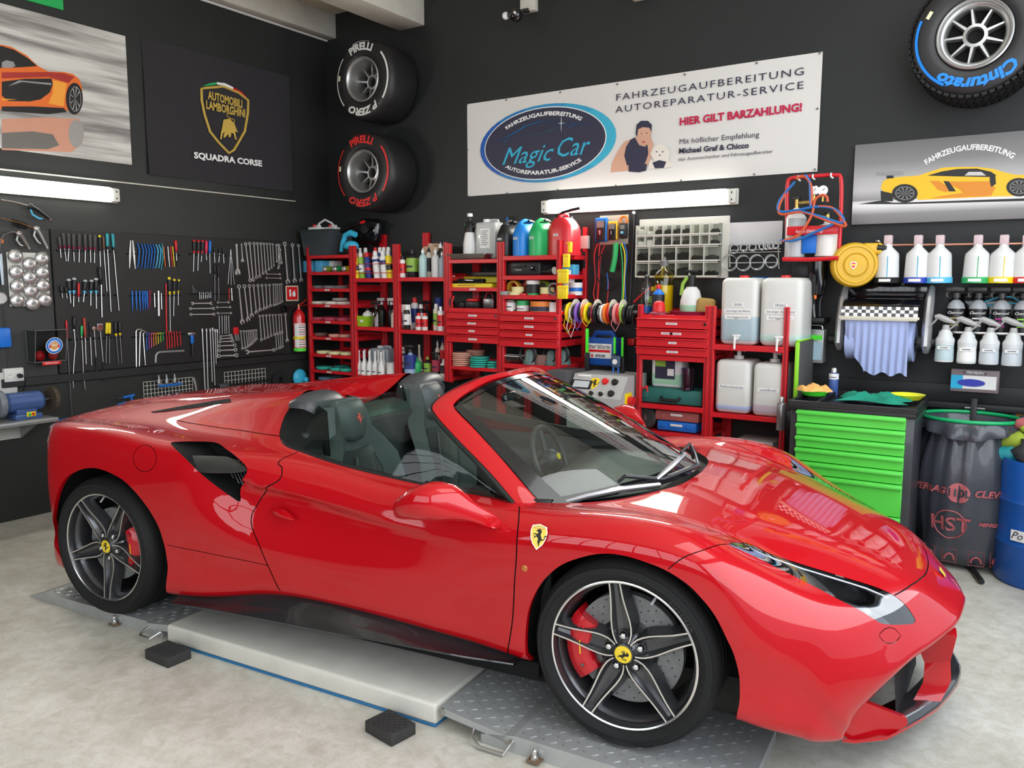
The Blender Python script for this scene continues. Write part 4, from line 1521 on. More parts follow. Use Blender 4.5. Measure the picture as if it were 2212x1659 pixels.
hb_.tube([(HX+.15,yn-.002,.045),(HX+.16,yn-.03,.030),(HX+.20,yn-.045,.012),(HX+.30,yn-.045,.012),(HX+.315,yn-.02,.040),(HX+.315,yn,.045)],.0065,n=8,m=STEEL)
hb_.cyl((HX+.012,yn-.004,.078),(HX+.012,yn+.002,.078),.013,n=14,m=STEEL)
hb_.cyl((FX-.02,yn-.004,.042),(FX-.02,yn+.002,.042),.013,n=14,m=STEEL)
hb_.build('flap_handle',fl_)
PX0,PX1=BX1+.20,lf(1651,1640,.04).x
fp=MB()
zp=lambda x:.065 if x<2.95 else.065-(x-2.95)*.055
xs=[PX0,PX0+.14,2.95,PX1]
zs=[.035,.065,.065,zp(PX1)]
n=len(xs)
vs=[]
for y in(YN,YN+dep+.02):
 vs+=[(x,y,z)for x,z in zip(xs,zs)]+[(x,y,.0)for x in xs]
fs=[]
for i in range(n-1):
 fs+=[(i,i+1,2*n+i+1,2*n+i),(i,n+i,n+i+1,i+1),(2*n+i,2*n+i+1,3*n+i+1,3*n+i)]
fs+=[(0,2*n,3*n,n),(n-1,2*n-1,4*n-1,3*n-1)]
fp.add(vs,fs,m=LSTEEL)
pl_=fp.build('ramp_plate',LIFT,smooth=False)
tb_=MB()
treadbars(tb_,PX0+.145,PX1-.01,YN+.01,YN+dep,lambda x:zp(x)+.0003)
o=tb_.build('tread_lozenges',pl_,smooth=False)
o['kind']='stuff'
def anchor(x,y,parent):
 b=MB()
 b.box((x,y-.02,.012),(.05,.04,.006),.001,m=mat('rusty_steel',(.20,.13,.08),.8,.3,var=.4,nscale=40))
 b.box((x,y-.001,.03),(.05,.005,.03),.001,m=LSTEEL)
 b.cyl((x,y-.022,.012),(x,y-.022,.028),.014,n=6,m=STEEL)
 b.cyl((x,y-.022,.02),(x,y-.022,.045),.008,n=10,m=CHR)
 b.sphere((x,y-.022,.046),.009,n=10,m=CHR)
 b.build('floor_anchor',parent)
a_=lf(1158,1640,.01)
anchor(a_.x,YN,pl_)
r0,r1=lf(60,1290,.0),lf(350,1376,.0)
rx0,rx1=r0.x,BX0-.07
RY=(r0.y+r1.y)/2
rk=lf(115,1288,.05).x
fp=MB()
xs=[rx0,rx0+.14,rx1-.12,rx1-.10,rx1]
zs=[.004,.048,.062,.058,.03]
n=len(xs)
vs=[]
for y in(RY,RY+dep+.05):
 vs+=[(x,y,z)for x,z in zip(xs,zs)]+[(x,y,.0)for x in xs]
fs=[]
for i in range(n-1):
 fs+=[(i,i+1,2*n+i+1,2*n+i),(i,n+i,n+i+1,i+1),(2*n+i,2*n+i+1,3*n+i+1,3*n+i)]
fs+=[(0,2*n,3*n,n),(n-1,2*n-1,4*n-1,3*n-1)]
fp.add(vs,fs,m=LSTEEL)
rp_=fp.build('ramp_plate',LIFT,smooth=False)
tb_=MB()
treadbars(tb_,rx0+.15,rx1-.13,RY+.02,RY+dep,lambda x:.0485+(x-rx0-.14)/(rx1-.26-rx0)*.0135)
o=tb_.build('tread_lozenges',rp_,smooth=False)
o['kind']='stuff'
a_=lf(238,1352,.01)
anchor(a_.x,RY,rp_)
fp=MB()
ax0,ax1=rx1-.09,BX0-.004
zf2=lambda x:.066+(x-ax0)/(ax1-ax0)*.022
fp.add([(ax0,YN+.01,zf2(ax0)),(ax1,YN+.01,zf2(ax1)),(ax1,YN+dep,zf2(ax1)),(ax0,YN+dep,zf2(ax0)),(ax0,YN+.01,zf2(ax0)-.03),(ax1,YN+.01,zf2(ax1)-.034),(ax1,YN+dep,zf2(ax1)-.034),(ax0,YN+dep,zf2(ax0)-.03)],[(0,1,2,3),(4,5,1,0),(5,6,2,1),(6,7,3,2),(7,4,0,3),(7,6,5,4)],m=LSTEEL)
f2_=fp.build('lift_flap',LIFT,smooth=False)
tb_=MB()
treadbars(tb_,ax0+.005,ax1,YN+.02,YN+dep,lambda x:zf2(x)+.0005)
o=tb_.build('tread_lozenges',f2_,smooth=False)
o['kind']='stuff'
hb_=MB()
hb_.tube([(ax0+.02,YN+.01,.05),(ax0+.02,YN-.03,.035),(ax0+.03,YN-.045,.03),(ax0+.10,YN-.045,.03),(ax0+.12,YN,.05)],.006,n=8,m=STEEL)
hb_.build('flap_handle',f2_)
def chock(pts,lab):
 """pts: pixel corners of the top: left, far, right, near"""
 c=[FL(px,py,.05)for px,py in pts]
 cen=sum(c,Vector((0,0,0)))/4
 ax=((c[2]-c[3])+(c[1]-c[0]))/2
 ay=((c[0]-c[3])+(c[1]-c[2]))/2
 a=math.atan2(ax.y,ax.x)
 w,d=ax.length,ay.length
 t=thing('rubber_block',lab,'rubber block',(cen.x,cen.y,0),a,'rubber jacking blocks beside the lift')
 b=MB()
 b.box((0,0,.023),(w,d,.046),.003,2,m=RUBB)
 b.build('block_body',t)
 b=MB()
 for k in range(-7,8):
  for sg in(1,-1):
   off=k*.028
   seg=[]
   for q in np.linspace(-.2,.2,81):
    x,y=q+off,sg*q
    if abs(x)<w/2-.004 and abs(y)<d/2-.004:
     seg.append((x,y))
   if len(seg)>3:
    b.cyl((*seg[0],.046),(*seg[-1],.046),.0038,n=5,m=RUBB)
 b.build('scored_pattern',t)
 return t
chock([(317,1397),(366,1381),(410,1399),(357,1425)],'black rubber block with scored top beside the rear wheel ramp')
chock([(789,1554),(843,1527),(896,1561),(844,1587)],'black rubber block with scored top nearest the camera, by the front flap')
# ================================================================= LEFT WALL
ORD=['first','second','third','fourth','fifth','sixth','seventh','eighth','ninth','tenth','eleventh','twelfth','thirteenth','fourteenth','fifteenth','sixteenth']
def ordw(i,n,l='left',r='right'):
 if n==1:
  return 'only'
 if i==0:
  return l+'most'
 if i==n-1:
  return r+'most'
 if i>n//2:
  return ORD[n-1-i]+' from '+r
 return ORD[i]+' from '+l
def cA(x,y):
 return(x/3.0725,420+y/3.0725)
def cB(x,y):
 return(380+x/3.7706,460+y/3.7706)
def cC(x,y):
 return(90+x/3.403,780+y/3.403)
BOARDM=mat('black_tool_board',(.014,.0135,.013),.55,bump=.2,bscale=30,var=.25,nscale=6)
PRSTEEL=mat('polished_spanner_steel',(.72,.72,.70),.30,.55,var=.08)
MAROON=mat('maroon_grip',(.22,.01,.04),.45)
GREYG=mat('grey_rubber_grip',(.06,.058,.055),.6)
TEAL=mat('teal_grip',(.02,.30,.34),.4)
FOFF=.030
def lquad(name,p0,p1,p2,p3,th,m,off=0.,parent=None):
 """panel from four pixel corners (tl, tr, br, bl) measured on the wall plane, squared up"""
 a,b,c,d=[LW(*p,off)for p in(p0,p1,p2,p3)]
 y0,y1=(a.y+d.y)/2,(b.y+c.y)/2
 z1,z0=(a.z+b.z)/2,(c.z+d.z)/2
 mb=MB()
 mb.box((LX+.004+off+th/2,(y0+y1)/2,(z0+z1)/2),(th,y1-y0,z1-z0),min(.003,th*.3),1,m=m)
 return mb.build(name,parent),(y0,y1,z0,z1)
ob,BD=lquad('tool_board',(105,493),(609,523),(612,762),(126,810),.018,BOARDM)
tag(ob,'large black panel carrying the hand tools on the left wall','tool board')
ob,_=lquad('trim_1',(0,824),(668,757),(668,770),(0,843),.03,mat('black_painted_batten',(.018,.018,.019),.5,var=.2))
struct(ob)
ob,_=lquad('trim_2',(-120,352),(636.6,433),(636.6,436),(-120,355),.012,mat('pale_conduit',(.62,.60,.52),.5))
struct(ob)
ob,_=lquad('trim_3',(-60,490),(108,497),(120,812),(-60,830),.008,mat('dark_grey_board',(.032,.033,.032),.5,var=.1))
struct(ob)
def pt(p,off=FOFF):
 return LW(p[0],p[1],off)
def driver(top,mid,tip,hcol,lab,grp,r=.0125,sr=.0032,collar=None,cat='screwdriver',name='screwdriver',shaftm=None,off=FOFF,capc=None):
 a,b,c=pt(top,off),pt(mid,off),pt(tip,off)
 o=thing(name,lab,cat,a,group=grp)
 hb=MB()
 d=(b-a)
 L=d.length
 T=d.to_track_quat('Z','Y').to_matrix().to_4x4()
 prof=[(1e-6,0),(r*.6,.001),(r*.95,L*.08),(r,L*.3),(r*.92,L*.55),(r*.98,L*.72)]
 hb.lathe(prof+[(r*.70,L*.82)],n=10,m=hcol,T=T,cap=False)
 hb.lathe([(r*.70,L*.82),(r*.62,L*.95),(r*.4,L),(1e-6,L)],n=10,m=collar or hcol,T=T,cap=False)
 if capc:
  hb.lathe([(1e-6,-.001),(r*.7,.0),(r*.97,L*.08),(r*1.01,L*.14)],n=10,m=capc,T=T,cap=False)
 hb.build('handle',o)
 sb=MB()
 sb.cyl(b-a-d.normalized()*.002,c-a,sr,sr*.9,n=8,m=shaftm or STEEL)
 sb.build('shaft',o)
 return o
def rod(pts,r,m,name,lab,cat,grp=None,off=FOFF,n=8,flat=None,par=None):
 P_=[pt(p,off)for p in pts]
 mb=MB()
 mb.tube([p-P_[0]for p in P_],r,n=n,m=m,flat=flat)
 if par is not None:
  return mb.build(name,par,P_[0]-par.location)
 o=mb.build(name,None,P_[0])
 return tag(o,lab,cat,grp)
def rail(p0,p1,m,lab,nclip,r=.011,off=.018,grp='tool rails on the left wall'):
 a,b=pt(p0,off),pt(p1,off)
 o=thing('tool_rail',lab,'tool rail',a,group=grp)
 d=b-a
 L=d.length
 ang=math.atan2(d.z,d.y)
 mb=MB()
 T=Matrix.Rotation(ang,4,'X')
 mb.add(*_bevbox(.006,L,r*2,.0025,1),T=Matrix.Translation(d/2)@T,m=m)
 mb.build('bar',o)
 cl=MB()
 for k in range(nclip):
  q=d*((k+.5)/nclip)
  for s in(-1,1):
   cl.box((q.x+.010,q.y+s*.006,q.z),(.016,.0022,r*1.3),.0006,1,m=BLK)
  cl.box((q.x+.004,q.y,q.z),(.003,.014,r*1.5),.0006,1,m=BLK)
 c=cl.build('clips',o)
 c['kind']='stuff'
 return o
rail(cA(362,372),cA(772,382),REDP,'red tool rail holding the top row of dark screwdrivers',12)
rail(cA(385,668),cA(778,668),REDP,'red tool rail holding the middle row of blue-collared screwdrivers',10)
rail(cA(403,967),cA(815,945),REDP,'red tool rail holding the pry bars and files',11)
rail(cA(832,393),cA(1195,405),BLK,'black tool rail holding blue plastic trim wedges',16,.008)
rail(cA(850,671),cA(1200,671),BLK,'black tool rail holding blue punches',15,.008)
rail(cA(862,948),cA(1225,925),BLK,'black tool rail holding hexagon keys',16,.008)
rail(cB(85,335),cB(465,352),REDP,'red tool rail holding picks with red handles',8)
rail(cB(97,662),cB(475,660),BLK,'black tool rail holding small bits and two markers',14,.008)
rail(cB(165,972),cB(505,948),REDP,'red magnetic rail holding long chrome extensions',5,.008)
g='screwdrivers in the top row'
top=[(393,280,400,360,405,420),(420,258,428,360,440,443),(455,258,457,360,452,443),(487,260,488,365,493,445),(526,262,526,365,525,450),(563,262,566,370,565,452),(597,265,600,370,602,452),(630,268,628,370,627,455)]
for i,(a,b,c,d,e,f)in enumerate(top):
 driver(cA(a,b),cA(c,d),cA(e,f),GREYG,ordw(i,8)+' of the eight short grey and maroon screwdrivers, top row',g,.0145 if i else.012,collar=MAROON)
driver(cA(660,270),cA(663,375),cA(667,480),BLK,'slim black screwdriver with yellow top in the top row',g,.010,capc=YEL)
driver(cA(685,278),cA(690,372),cA(710,645),mat('brown_grip',(.16,.07,.04),.5),'long brown-handled screwdriver left of the two teal ones',g,.008)
driver(cA(712,258),cA(714,365),cA(737,778),TEAL,'left of two long teal-handled screwdrivers reaching the second row',g,.0125,.004,collar=BLK)
driver(cA(747,260),cA(754,370),cA(790,772),TEAL,'right of two long teal-handled screwdrivers reaching the second row',g,.0125,.004,collar=BLK)
g='screwdrivers in the middle row'
mid=[(455,560,463,655,470,722),(492,553,490,655,488,745),(565,567,560,655,553,715),(607,567,603,655,602,738),(637,555,638,655,640,758)]
for i,(a,b,c,d,e,f)in enumerate(mid):
 driver(cA(a,b),cA(c,d),cA(e,f),BLK,ordw(i,5)+' of the five black screwdrivers with light blue collars',g,.0165,.004,collar=LBLU,capc=mat('silver_grip_top',(.45,.48,.5),.4))
driver(cA(521,587),cA(522,680),cA(523,715),REDP,'short plain red screwdriver in the middle row',g,.009)
driver(cA(405,605),cA(411,655),cA(416,688),BLK,'stubby black screwdriver at left of the middle row',g,.014)
driver(cA(437,615),cA(441,655),cA(446,690),BLK,'second stubby black screwdriver at left of the middle row',g,.011)
driver(cA(660,480),cA(672,598),cA(677,815),BLK,'large black impact screwdriver hanging between the first and second rows',g,.018,.006)
g='pry bars and files'
driver(cA(440,835),cA(446,960),cA(478,1470),REDP,'very long dark rod with red sleeve at the left of the pry bars',g,.007,.0035,cat='claw tool',name='claw_tool',shaftm=STEELD)
pb1=driver(cA(495,805),cA(492,895),cA(487,905),BLK,'black-handled curved pry bar, leftmost',g,.015,.004,cat='pry bar',name='pry_bar')
rod([cA(492,895),cA(500,1000),cA(490,1120),cA(484,1230),cA(488,1285)],.0038,STEEL,'blade',None,None,par=pb1)
pb1=driver(cA(543,870),cA(541,940),cA(541,950),GRN2,'green-handled curved pry bar',g,.010,.004,cat='pry bar',name='pry_bar')
rod([cA(541,940),cA(549,1050),cA(552,1180),cA(566,1298)],.0035,STEEL,'blade',None,None,par=pb1)
driver(cA(558,817),cA(566,950),cA(572,1128),mat('brick_red_grip',(.45,.05,.03),.5),'brick-red handled scraper beside the green pry bar',g,.010,.004,cat='scraper',name='scraper')
driver(cA(595,845),cA(600,950),cA(608,1135),BLK,'thin black-handled magnetic pick-up rod',g,.006,.0035,cat='pick-up tool',name='pickup_tool')
for i,(x,y,x1,y1,sq)in enumerate(((625,893,645,1190,0),(665,893,697,1245,1))):
 a,b=pt(cA(x,y)),pt(cA(x1,y1))
 o=thing('inspection_mirror',('round' if not sq else 'square')+' inspection mirror on a telescopic rod in the third row','mirror',a,group='inspection mirrors')
 mb=MB()
 if sq:
  mb.box((0,0,.012),(.005,.048,.06),.002,m=STEELD)
  mb.cyl((.003,0,.012),(.0045,0,.012),.022,n=20,m=CHR)
 else:
  mb.lathe([(.019,0),(.019,.004),(1e-6,.005)],n=20,m=CHR,axis='X')
 mb.build('mirror_head',o)
 mb=MB()
 d=b-a
 mb.cyl((0,0,-.018),d*.62,.003,n=8,m=STEEL)
 mb.cyl(d*.62,d,.0055,n=8,m=BLK)
 mb.build('telescopic_rod',o)
for i,(a,b,c,d,e,f)in enumerate([(710,850,707,940,703,1120),(727,850,727,940,727,1122),(765,845,770,940,787,1120),(793,845,797,935,808,1120)]):
 driver(cA(a,b),cA(c,d),cA(e,f),YEL if i<2 else BLK,ordw(i,4)+' of the four yellow and black handled files',g,.011 if i<2 else.014,.004,cat='file',name='file',shaftm=STEELD,collar=BLK if i<2 else YEL)
g='plastic trim wedges'
BLUT=mat('blue_trim_wedge',(.01,.14,.50),.35)
for i,(x0,y0,x1,y1)in enumerate([(867,305,860,490),(881,305,898,495)]):
 rod([cA(x0,y0),cA((x0+x1)/2,(y0+y1)/2),cA(x1,y1)],[.004,.0095,.003],WHT,'trim_wedge',('left' if not i else 'right')+' of two white trim wedges splayed apart','trim tool',g,flat=(1,.5))
for i,x in enumerate((920,945,965,985,1003,1022,1043,1062)):
 rod([cA(x-8,325+i),cA(x+6,370),cA(x,440),cA(x-7,480+(i%3)*6),cA(x-16,490)],[.007,.008,.007,.006,.004],BLUT if i<6 else LBLU,'trim_wedge',ordw(i,8)+' of the eight blue plastic trim wedges','trim tool',g,flat=(.6,1),off=.034)
rod([cA(1075,325),cA(1080,420),cA(1068,502)],[.007,.01,.005],TEAL,'trim_wedge','teal plastic trim wedge right of the blue ones','trim tool',g,flat=(.6,1))
for i,(x,c,nm)in enumerate(((1090,mat('orange_plastic',(.8,.18,.02),.4),'orange'),(1105,BLK,'black'),(1118,WHT,'white'),(1136,REDP,'red'),(1150,YEL,'yellow'),(1172,BLK,'hooked black'))):
 rod([cA(x-4,345),cA(x+2,420),cA(x+8,482)],[.004,.0045,.003],c,'hook_pick','thin '+nm+' pick right of the trim wedges','pick','thin picks')
driver(cA(1165,305),cA(1170,380),cA(1172,440),REDP,'small red screwdriver at the right end of the trim wedge rail',None,.011)
g='punches on the black rail'
for i,(x,yb)in enumerate(((877,775),(903,770),(927,775),(947,770),(962,765),(976,765))):
 rod([cA(x,640),cA(x+1,700),cA(x+3,740),cA(x+3,yb)],[.006,.006,.004,.002],BLU,'punch',ordw(i,6)+' of the six blue punches','punch',g)
for i,x in enumerate((989,998)):
 rod([cA(x,635),cA(x+1,700),cA(x-5,760)],[.0045,.0045,.002],MAROON,'punch',('left' if not i else 'right')+' of two slim maroon punches','punch',g)
for i,(x,y0,y1,r)in enumerate(((1024,655,748,.006),(1051,640,806,.0105),(1070,655,762,.005))):
 rod([cA(x,y0),cA(x+3,y1)],r,STEEL,'steel_drift',('small left','thick middle','slim right')[i]+' steel drift beside the blue punches','drift','steel drifts')
rod([cA(1101,590),cA(1103,800),cA(1106,905)],.0055,REDP,'red_sleeve_rod','long red sleeved rod left of the yellow-topped handles','rod')
for i,(a,b,c,d,e,f)in enumerate([(1122,548,1127,665,1130,912),(1157,560,1155,660,1152,808),(1187,563,1183,655,1183,735)]):
 driver(cA(a,b),cA(c,d),cA(e,f),BLK,ordw(i,3)+' of the three black drivers with yellow tops','yellow-topped drivers',.0135-.002*i,.003,collar=YEL,capc=YEL)
g='hexagon keys'
for i,(x,y,x1,y1,h)in enumerate(((903,900,905,1145,38),(930,908,925,1142,30),(950,918,965,1135,22))):
 rod([cA(x+h,y-4),cA(x+8,y-3),cA(x,y+10),cA(x1,y1)],.0058-.0008*i,STEEL,'hexagon_key',('largest','second largest','third largest')[i]+' of the big steel hexagon keys','hex key',g,n=6)
cols=[(BLU,'blue'),(mat('purple_plastic',(.25,.03,.35),.4),'purple'),(mat('pink_plastic',(.7,.10,.25),.4),'pink'),(_M['orange_plastic'],'orange'),(mat('amber_plastic',(.8,.35,.02),.4),'amber'),(YEL,'yellow'),(mat('lime_plastic',(.35,.65,.03),.4),'lime'),(GRN2,'green')]
for i,(c,nm)in enumerate(cols):
 x=972+i*15.5
 rod([cA(x+12,922-i*.5),cA(x+2,923-i*.5),cA(x,935),cA(x+3,1035-i*9)],.0034,c,'hexagon_key','small '+nm+' hexagon key in the coloured set','hex key',g,n=6)
for i,x in enumerate((1107,1124,1140,1158,1176,1197)):
 rod([cA(x-4,905+i),cA(x,960),cA(x+3,1028-i*5)],.0042,REDP,'t_driver',ordw(i,6)+' of the six small red drivers','driver','small red drivers')
rod([cA(1033,1117),cA(1034,1070),cA(1045,1052),cA(1065,1046),cA(1220,1038)],.0095,mat('grey_cast_key',(.32,.33,.33),.5,.6),'bent_bar','thick grey bent bar below the hexagon keys','bent bar')
ob,FP=lquad('filter_cap_plate',cA(40,390),cA(312,383),cA(328,738),cA(62,745),.006,mat('off_white_plate',(.62,.62,.58),.4),.010)
tag(ob,'off-white plate carrying the round oil filter caps','plate')
CAPM=mat('satin_aluminium_cap',(.58,.57,.56),.3,.85)
cc=[(103,410),(198,462),(280,425),(110,515),(198,553),(283,518),(117,610),(205,643),(287,605),(115,705),(218,725),(300,700)]
rows_=['top left','upper middle','top right','left in the second row','middle of the second row','right in the second row','left in the third row','middle of the third row','right in the third row','bottom left','bottom middle','bottom right']
proto=None
for i,(x,y)in enumerate(cc):
 p=pt(cA(x,y),.030)
 lab='round silver oil filter cap, '+rows_[i]+' on the plate'
 if proto is None:
  proto=thing('oil_filter_cap',lab,'filter cap',p,group='oil filter caps')
  mb=MB()
  mb.lathe([(.050,-.018),(.050,.004),(.046,.012),(.034,.018),(.020,.020),(.018,.017),(.008,.017)],n=28,m=CAPM,axis='X')
  mb.build('cap_shell',proto)
  mb=MB()
  for k in range(6):
   mb.box((.0165,.022*math.cos(k*PI/3),.022*math.sin(k*PI/3)),(.006,.018,.0025),.001,1,rot=(k*PI/3,0,0),m=STEEL)
  mb.lathe([(.009,.016),(.009,.022),(1e-5,.022)],n=6,m=STEELD,axis='X')
  mb.build('hexagon_drive',proto)
 else:
  dup(proto,p,lab,rot=((i*37%60)/57.,0,0))
def spanner(p0,p1,k=1.,kind='combi',lab='',grp=None,off=.028,m=None,w=None):
 m=m or PRSTEEL
 a,b=pt(p0,off),pt(p1,off)
 d=b-a
 L=d.length
 ang=math.atan2(d.z,d.y)
 T=TL@Matrix.Rotation(ang,4,'Z')
 w=w or max(.0085,min(.018,L*.055))*k
 mb=MB()
 rr=w*1.15
 def ringend(x,r):
  mb.lathe([(r*.58,-.0045),(r,-.0045),(r,.0045),(r*.58,.0045),(r*.58,-.0045)],c=(x,0,0),n=14,m=m,T=T,cap=False)
 def jaw(x,r,s=1,tilt=.26):
  P_=[]
  for q in np.linspace(.62,2*PI-.62,11):
   P_.append((math.cos(q)*r*1.15,math.sin(q)*r*1.15))
  P_+=[(r*.9,-r*.48),(-r*.25,-r*.45),(-r*.42,0),(-r*.25,r*.45),(r*.9,r*.48)]
  J=T@Matrix.Translation((x,0,0))@Matrix.Rotation((0 if s>0 else PI)+tilt,4,'Z')
  mb.prism(P_,.007,T=J,m=m,z0=-.0035)
 h=w*.42
 x0,x1=rr*.8,L-rr*.8
 mb.prism([(x0,-h*1.0),(x0+w,-h*.8),(x1-w,-h),(x1,-h*1.3),(x1,h*1.3),(x1-w,h),(x0+w,h*.8),(x0,h*1.0)],.0055,T=T,m=m,z0=-.0028)
 if kind=='combi':
  ringend(0,rr)
  jaw(L,rr*1.1)
 elif kind=='ring':
  ringend(0,rr)
  ringend(L,rr*1.1)
 elif kind=='open':
  jaw(0,rr,-1)
  jaw(L,rr*1.05)
 elif kind=='adj':
  mb.lathe([(h*.5,-.004),(h*1.3,-.004),(h*1.3,.004),(h*.5,.004),(h*.5,-.004)],c=(x0,0,0),n=12,m=m,T=T,cap=False)
  mb.prism([(L-w*2.2,-h*1.4),(L-w*1.2,-w*1.3),(L-w*.2,-w*1.6),(L+w*.7,-w*.9),(L+w*.1,-w*.4),(L-w*.6,-w*.3),(L-w*.3,w*.4),(L+w*.5,w*.6),(L+w*.1,w*1.3),(L-w*1.3,w*1.1),(L-w*2.2,h*1.4)],.010,T=T,m=m,z0=-.005)
  mb.cyl(T@Vector((L-w*1.4,-w*.3,.004)),T@Vector((L-w*.6,-w*.7,.004)),w*.32,n=10,m=STEELD)
 o=mb.build('adjustable_spanner' if kind=='adj' else 'spanner',None,a,ang=30)
 return tag(o,lab,'spanner',grp)
spanner(cB(492,245),cB(505,495),1.3,'adj','larger adjustable spanner at the left of the top spanner row','adjustable spanners')
spanner(cB(533,245),cB(543,395),1.2,'adj','smaller adjustable spanner at the left of the top spanner row','adjustable spanners')
g='ring spanners in the top row'
T0=[(567,253),(600,250),(635,250),(663,250),(690,250),(715,252),(740,252),(765,253),(787,255)]
B0=[(603,548),(628,545),(655,525),(682,515),(708,492),(732,478),(757,460),(778,445),(797,428)]
for i,(a,b)in enumerate(zip(T0,B0)):
 spanner(cB(*a),cB(*b),1.,'ring',ordw(i,9)+' of the long ring spanners in the top row',g,off=.030+.004*(i%2),w=.0135-.0007*i)
for i,(a,b)in enumerate([((842,262),(862,405)),((836,268),(850,412)),((830,258),(838,440)),((815,262),(822,395)),((850,300),(832,450))]):
 spanner(cB(*a),cB(*b),.8,'ring',ordw(i,5)+' of the bunched small ring spanners in the top row','bunched small ring spanners',off=.030+.004*i,w=.008)
g='large combination spanners'
for i,(a,b)in enumerate([((885,252),(911,560)),((948,262),(967,552)),((999,267),(1020,548))]):
 spanner(cB(*a),cB(*b),1.,'combi',('leftmost','middle','rightmost')[i]+' of three large combination spanners above the fire sign',g,w=.0175-.0015*i)
g='combination spanners in the second row'
T1=[(513,600),(557,598),(598,595),(632,593),(667,592),(700,590),(732,588),(762,588),(793,583),(812,583),(828,583),(845,583),(860,580)]
B1=[(541,888),(588,868),(618,835),(655,810),(685,790),(718,780),(742,770),(769,758),(797,753),(815,747),(831,742),(849,733),(866,722)]
for i,(a,b)in enumerate(zip(T1,B1)):
 spanner(cB(*a),cB(*b),1.,'combi',ordw(i,13)+' of the thirteen combination spanners in the second row',g,w=(.0165,.0155,.0145,.0128,.0128,.0115,.0110,.0105,.0085,.0078,.0075,.007,.007)[i],off=.028+.003*(i%2))
g='ring spanners in the lower row'
T2=[(682,840),(708,837),(735,835),(762,833),(788,832),(812,831),(838,830),(858,829)]
B2=[(697,1035),(725,1022),(751,1012),(775,1000),(800,990),(822,982),(845,972),(865,965)]
for i,(a,b)in enumerate(zip(T2,B2)):
 spanner(cB(*a),cB(*b),1.,'combi' if i==0 else 'ring',ordw(i,8)+' of the eight medium spanners in the lower row',g,w=.0105-.0004*i)
spanner(cB(890,826),cB(906,1038),1.,'combi','single combination spanner right of the lower row',None,w=.012)
for i,(a,b)in enumerate([((812,988),(820,1108)),((830,985),(840,1102)),((848,982),(855,1098)),((866,978),(870,1088))]):
 spanner(cB(*a),cB(*b),1.,'ring',ordw(i,4)+' of the four small spanners at lower right','four small spanners at lower right',w=.0075)
g='small spanners in the bottom row'
T3=[(527,965),(552,963),(573,963),(590,961),(604,960),(617,958),(630,957),(643,955),(656,953)]
B3=[(542,1105),(565,1102),(585,1090),(598,1080),(612,1072),(625,1060),(637,1048),(648,1038),(659,1025)]
for i,(a,b)in enumerate(zip(T3,B3)):
 spanner(cB(*a),cB(*b),1.,'combi',ordw(i,9)+' of the nine small spanners in the bottom row',g,w=.0088-.0003*i)
spanner(cB(797,1115),cB(580,1132),1.,'combi','spanner lying level under the bottom row of spanners',None,w=.0145)
for i,(x0,x1,y)in enumerate(((740,848,497),(737,853,530))):
 spanner(cB(x0,y),cB(x1,y+2),.8,'open',('upper','lower')[i]+' of two small level spanners below the ring spanners','level small spanners',w=.0072)
for i,(x0,x1,y)in enumerate(((133,287,737),(118,305,779),(122,308,827))):
 spanner(cB(x0,y),cB(x1,y-2),1.,'ring' if i else 'open',('top','middle','bottom')[i]+' of three level spanners in the left column','level spanners, left column',w=.0105)
for i,(x0,x1,y)in enumerate(((340,430,729),(333,443,769),(338,450,817))):
 spanner(cB(x0,y),cB(x1,y-2),1.,'open',('top','middle','bottom')[i]+' of three short level spanners in the right column','level spanners, right column',w=.0078)
for i,(x0,x1,y)in enumerate(((362,448,1003),(362,455,1025),(355,462,1050),(352,478,1083),(352,485,1120),(350,492,1165))):
 spanner(cB(x0,y),cB(x1,y-6),1.,'ring',('topmost','second from top','third from top','third from bottom','second from bottom','bottom')[i]+' of the six stubby level ring spanners','stubby ring spanners',w=.0095+.0011*i)
g='picks with coloured handles'
for i,(a,b,c,d,e,f,m_,cm,nm)in enumerate([(148,218,147,328,143,478,BLK,REDP,'red and black hooked pick, leftmost'),(183,222,183,328,178,470,BLK,REDP,'second red and black hooked pick'),(217,222,213,328,205,400,BLK,REDP,'third red and black hooked pick'),(248,225,246,332,250,385,mat('pink_red_grip',(.75,.02,.08),.4),None,'bright red screwdriver beside the picks'),(278,225,275,330,279,492,BLU,None,'blue screwdriver with long shaft beside the picks'),(313,280,313,322,317,405,BLK,None,'small black screwdriver right of the blue one'),(357,285,355,330,349,402,BLK,None,'second small black screwdriver right of the blue one'),(389,283,388,335,391,410,BLK,None,'third small black screwdriver right of the blue one')]):
 driver(cB(a,b),cB(c,d),cB(e,f),m_,nm,g,.0125 if i<5 else.0095,.0026,collar=cm,capc=cm)
driver(cB(313,420),cB(316,500),cB(317,714),BLK,'left of two long black-handled drivers in the middle of the board',g,.0105,.0035,shaftm=STEELD)
driver(cB(343,420),cB(346,525),cB(350,714),BLK,'right of two long black-handled drivers in the middle of the board',g,.0105,.0035,shaftm=STEELD)
for i,(x,y)in enumerate(((425,580),(450,587),(475,585))):
 rod([cB(447,295),cB((447+x)/2,430),cB(x,y)],.0014,STEEL,'wire_rod',('left','middle','right')[i]+' of three thin splayed wires','wire','thin splayed wires')
for i in range(7):
 rod([cB(193+15*i,645+(i%2)*4),cB(195+15*i,703-i*2)],.0026,STEEL,'driver_bit',ordw(i,7)+' of the seven small bits on the black rail','bit','small bits on the rail')
for i,(x,y)in enumerate(((135,590),(150,610),(165,628))):
 rod([cB(x,y),cB(x+8,652)],.003,STEELD,'driver_bit',ordw(i,3)+' of three slanting bits at the left end of the rail','bit','slanting bits')
rod([cB(432,615),cB(434,706)],.0045,REDP,'marker','red marker at the right end of the bit rail','marker')
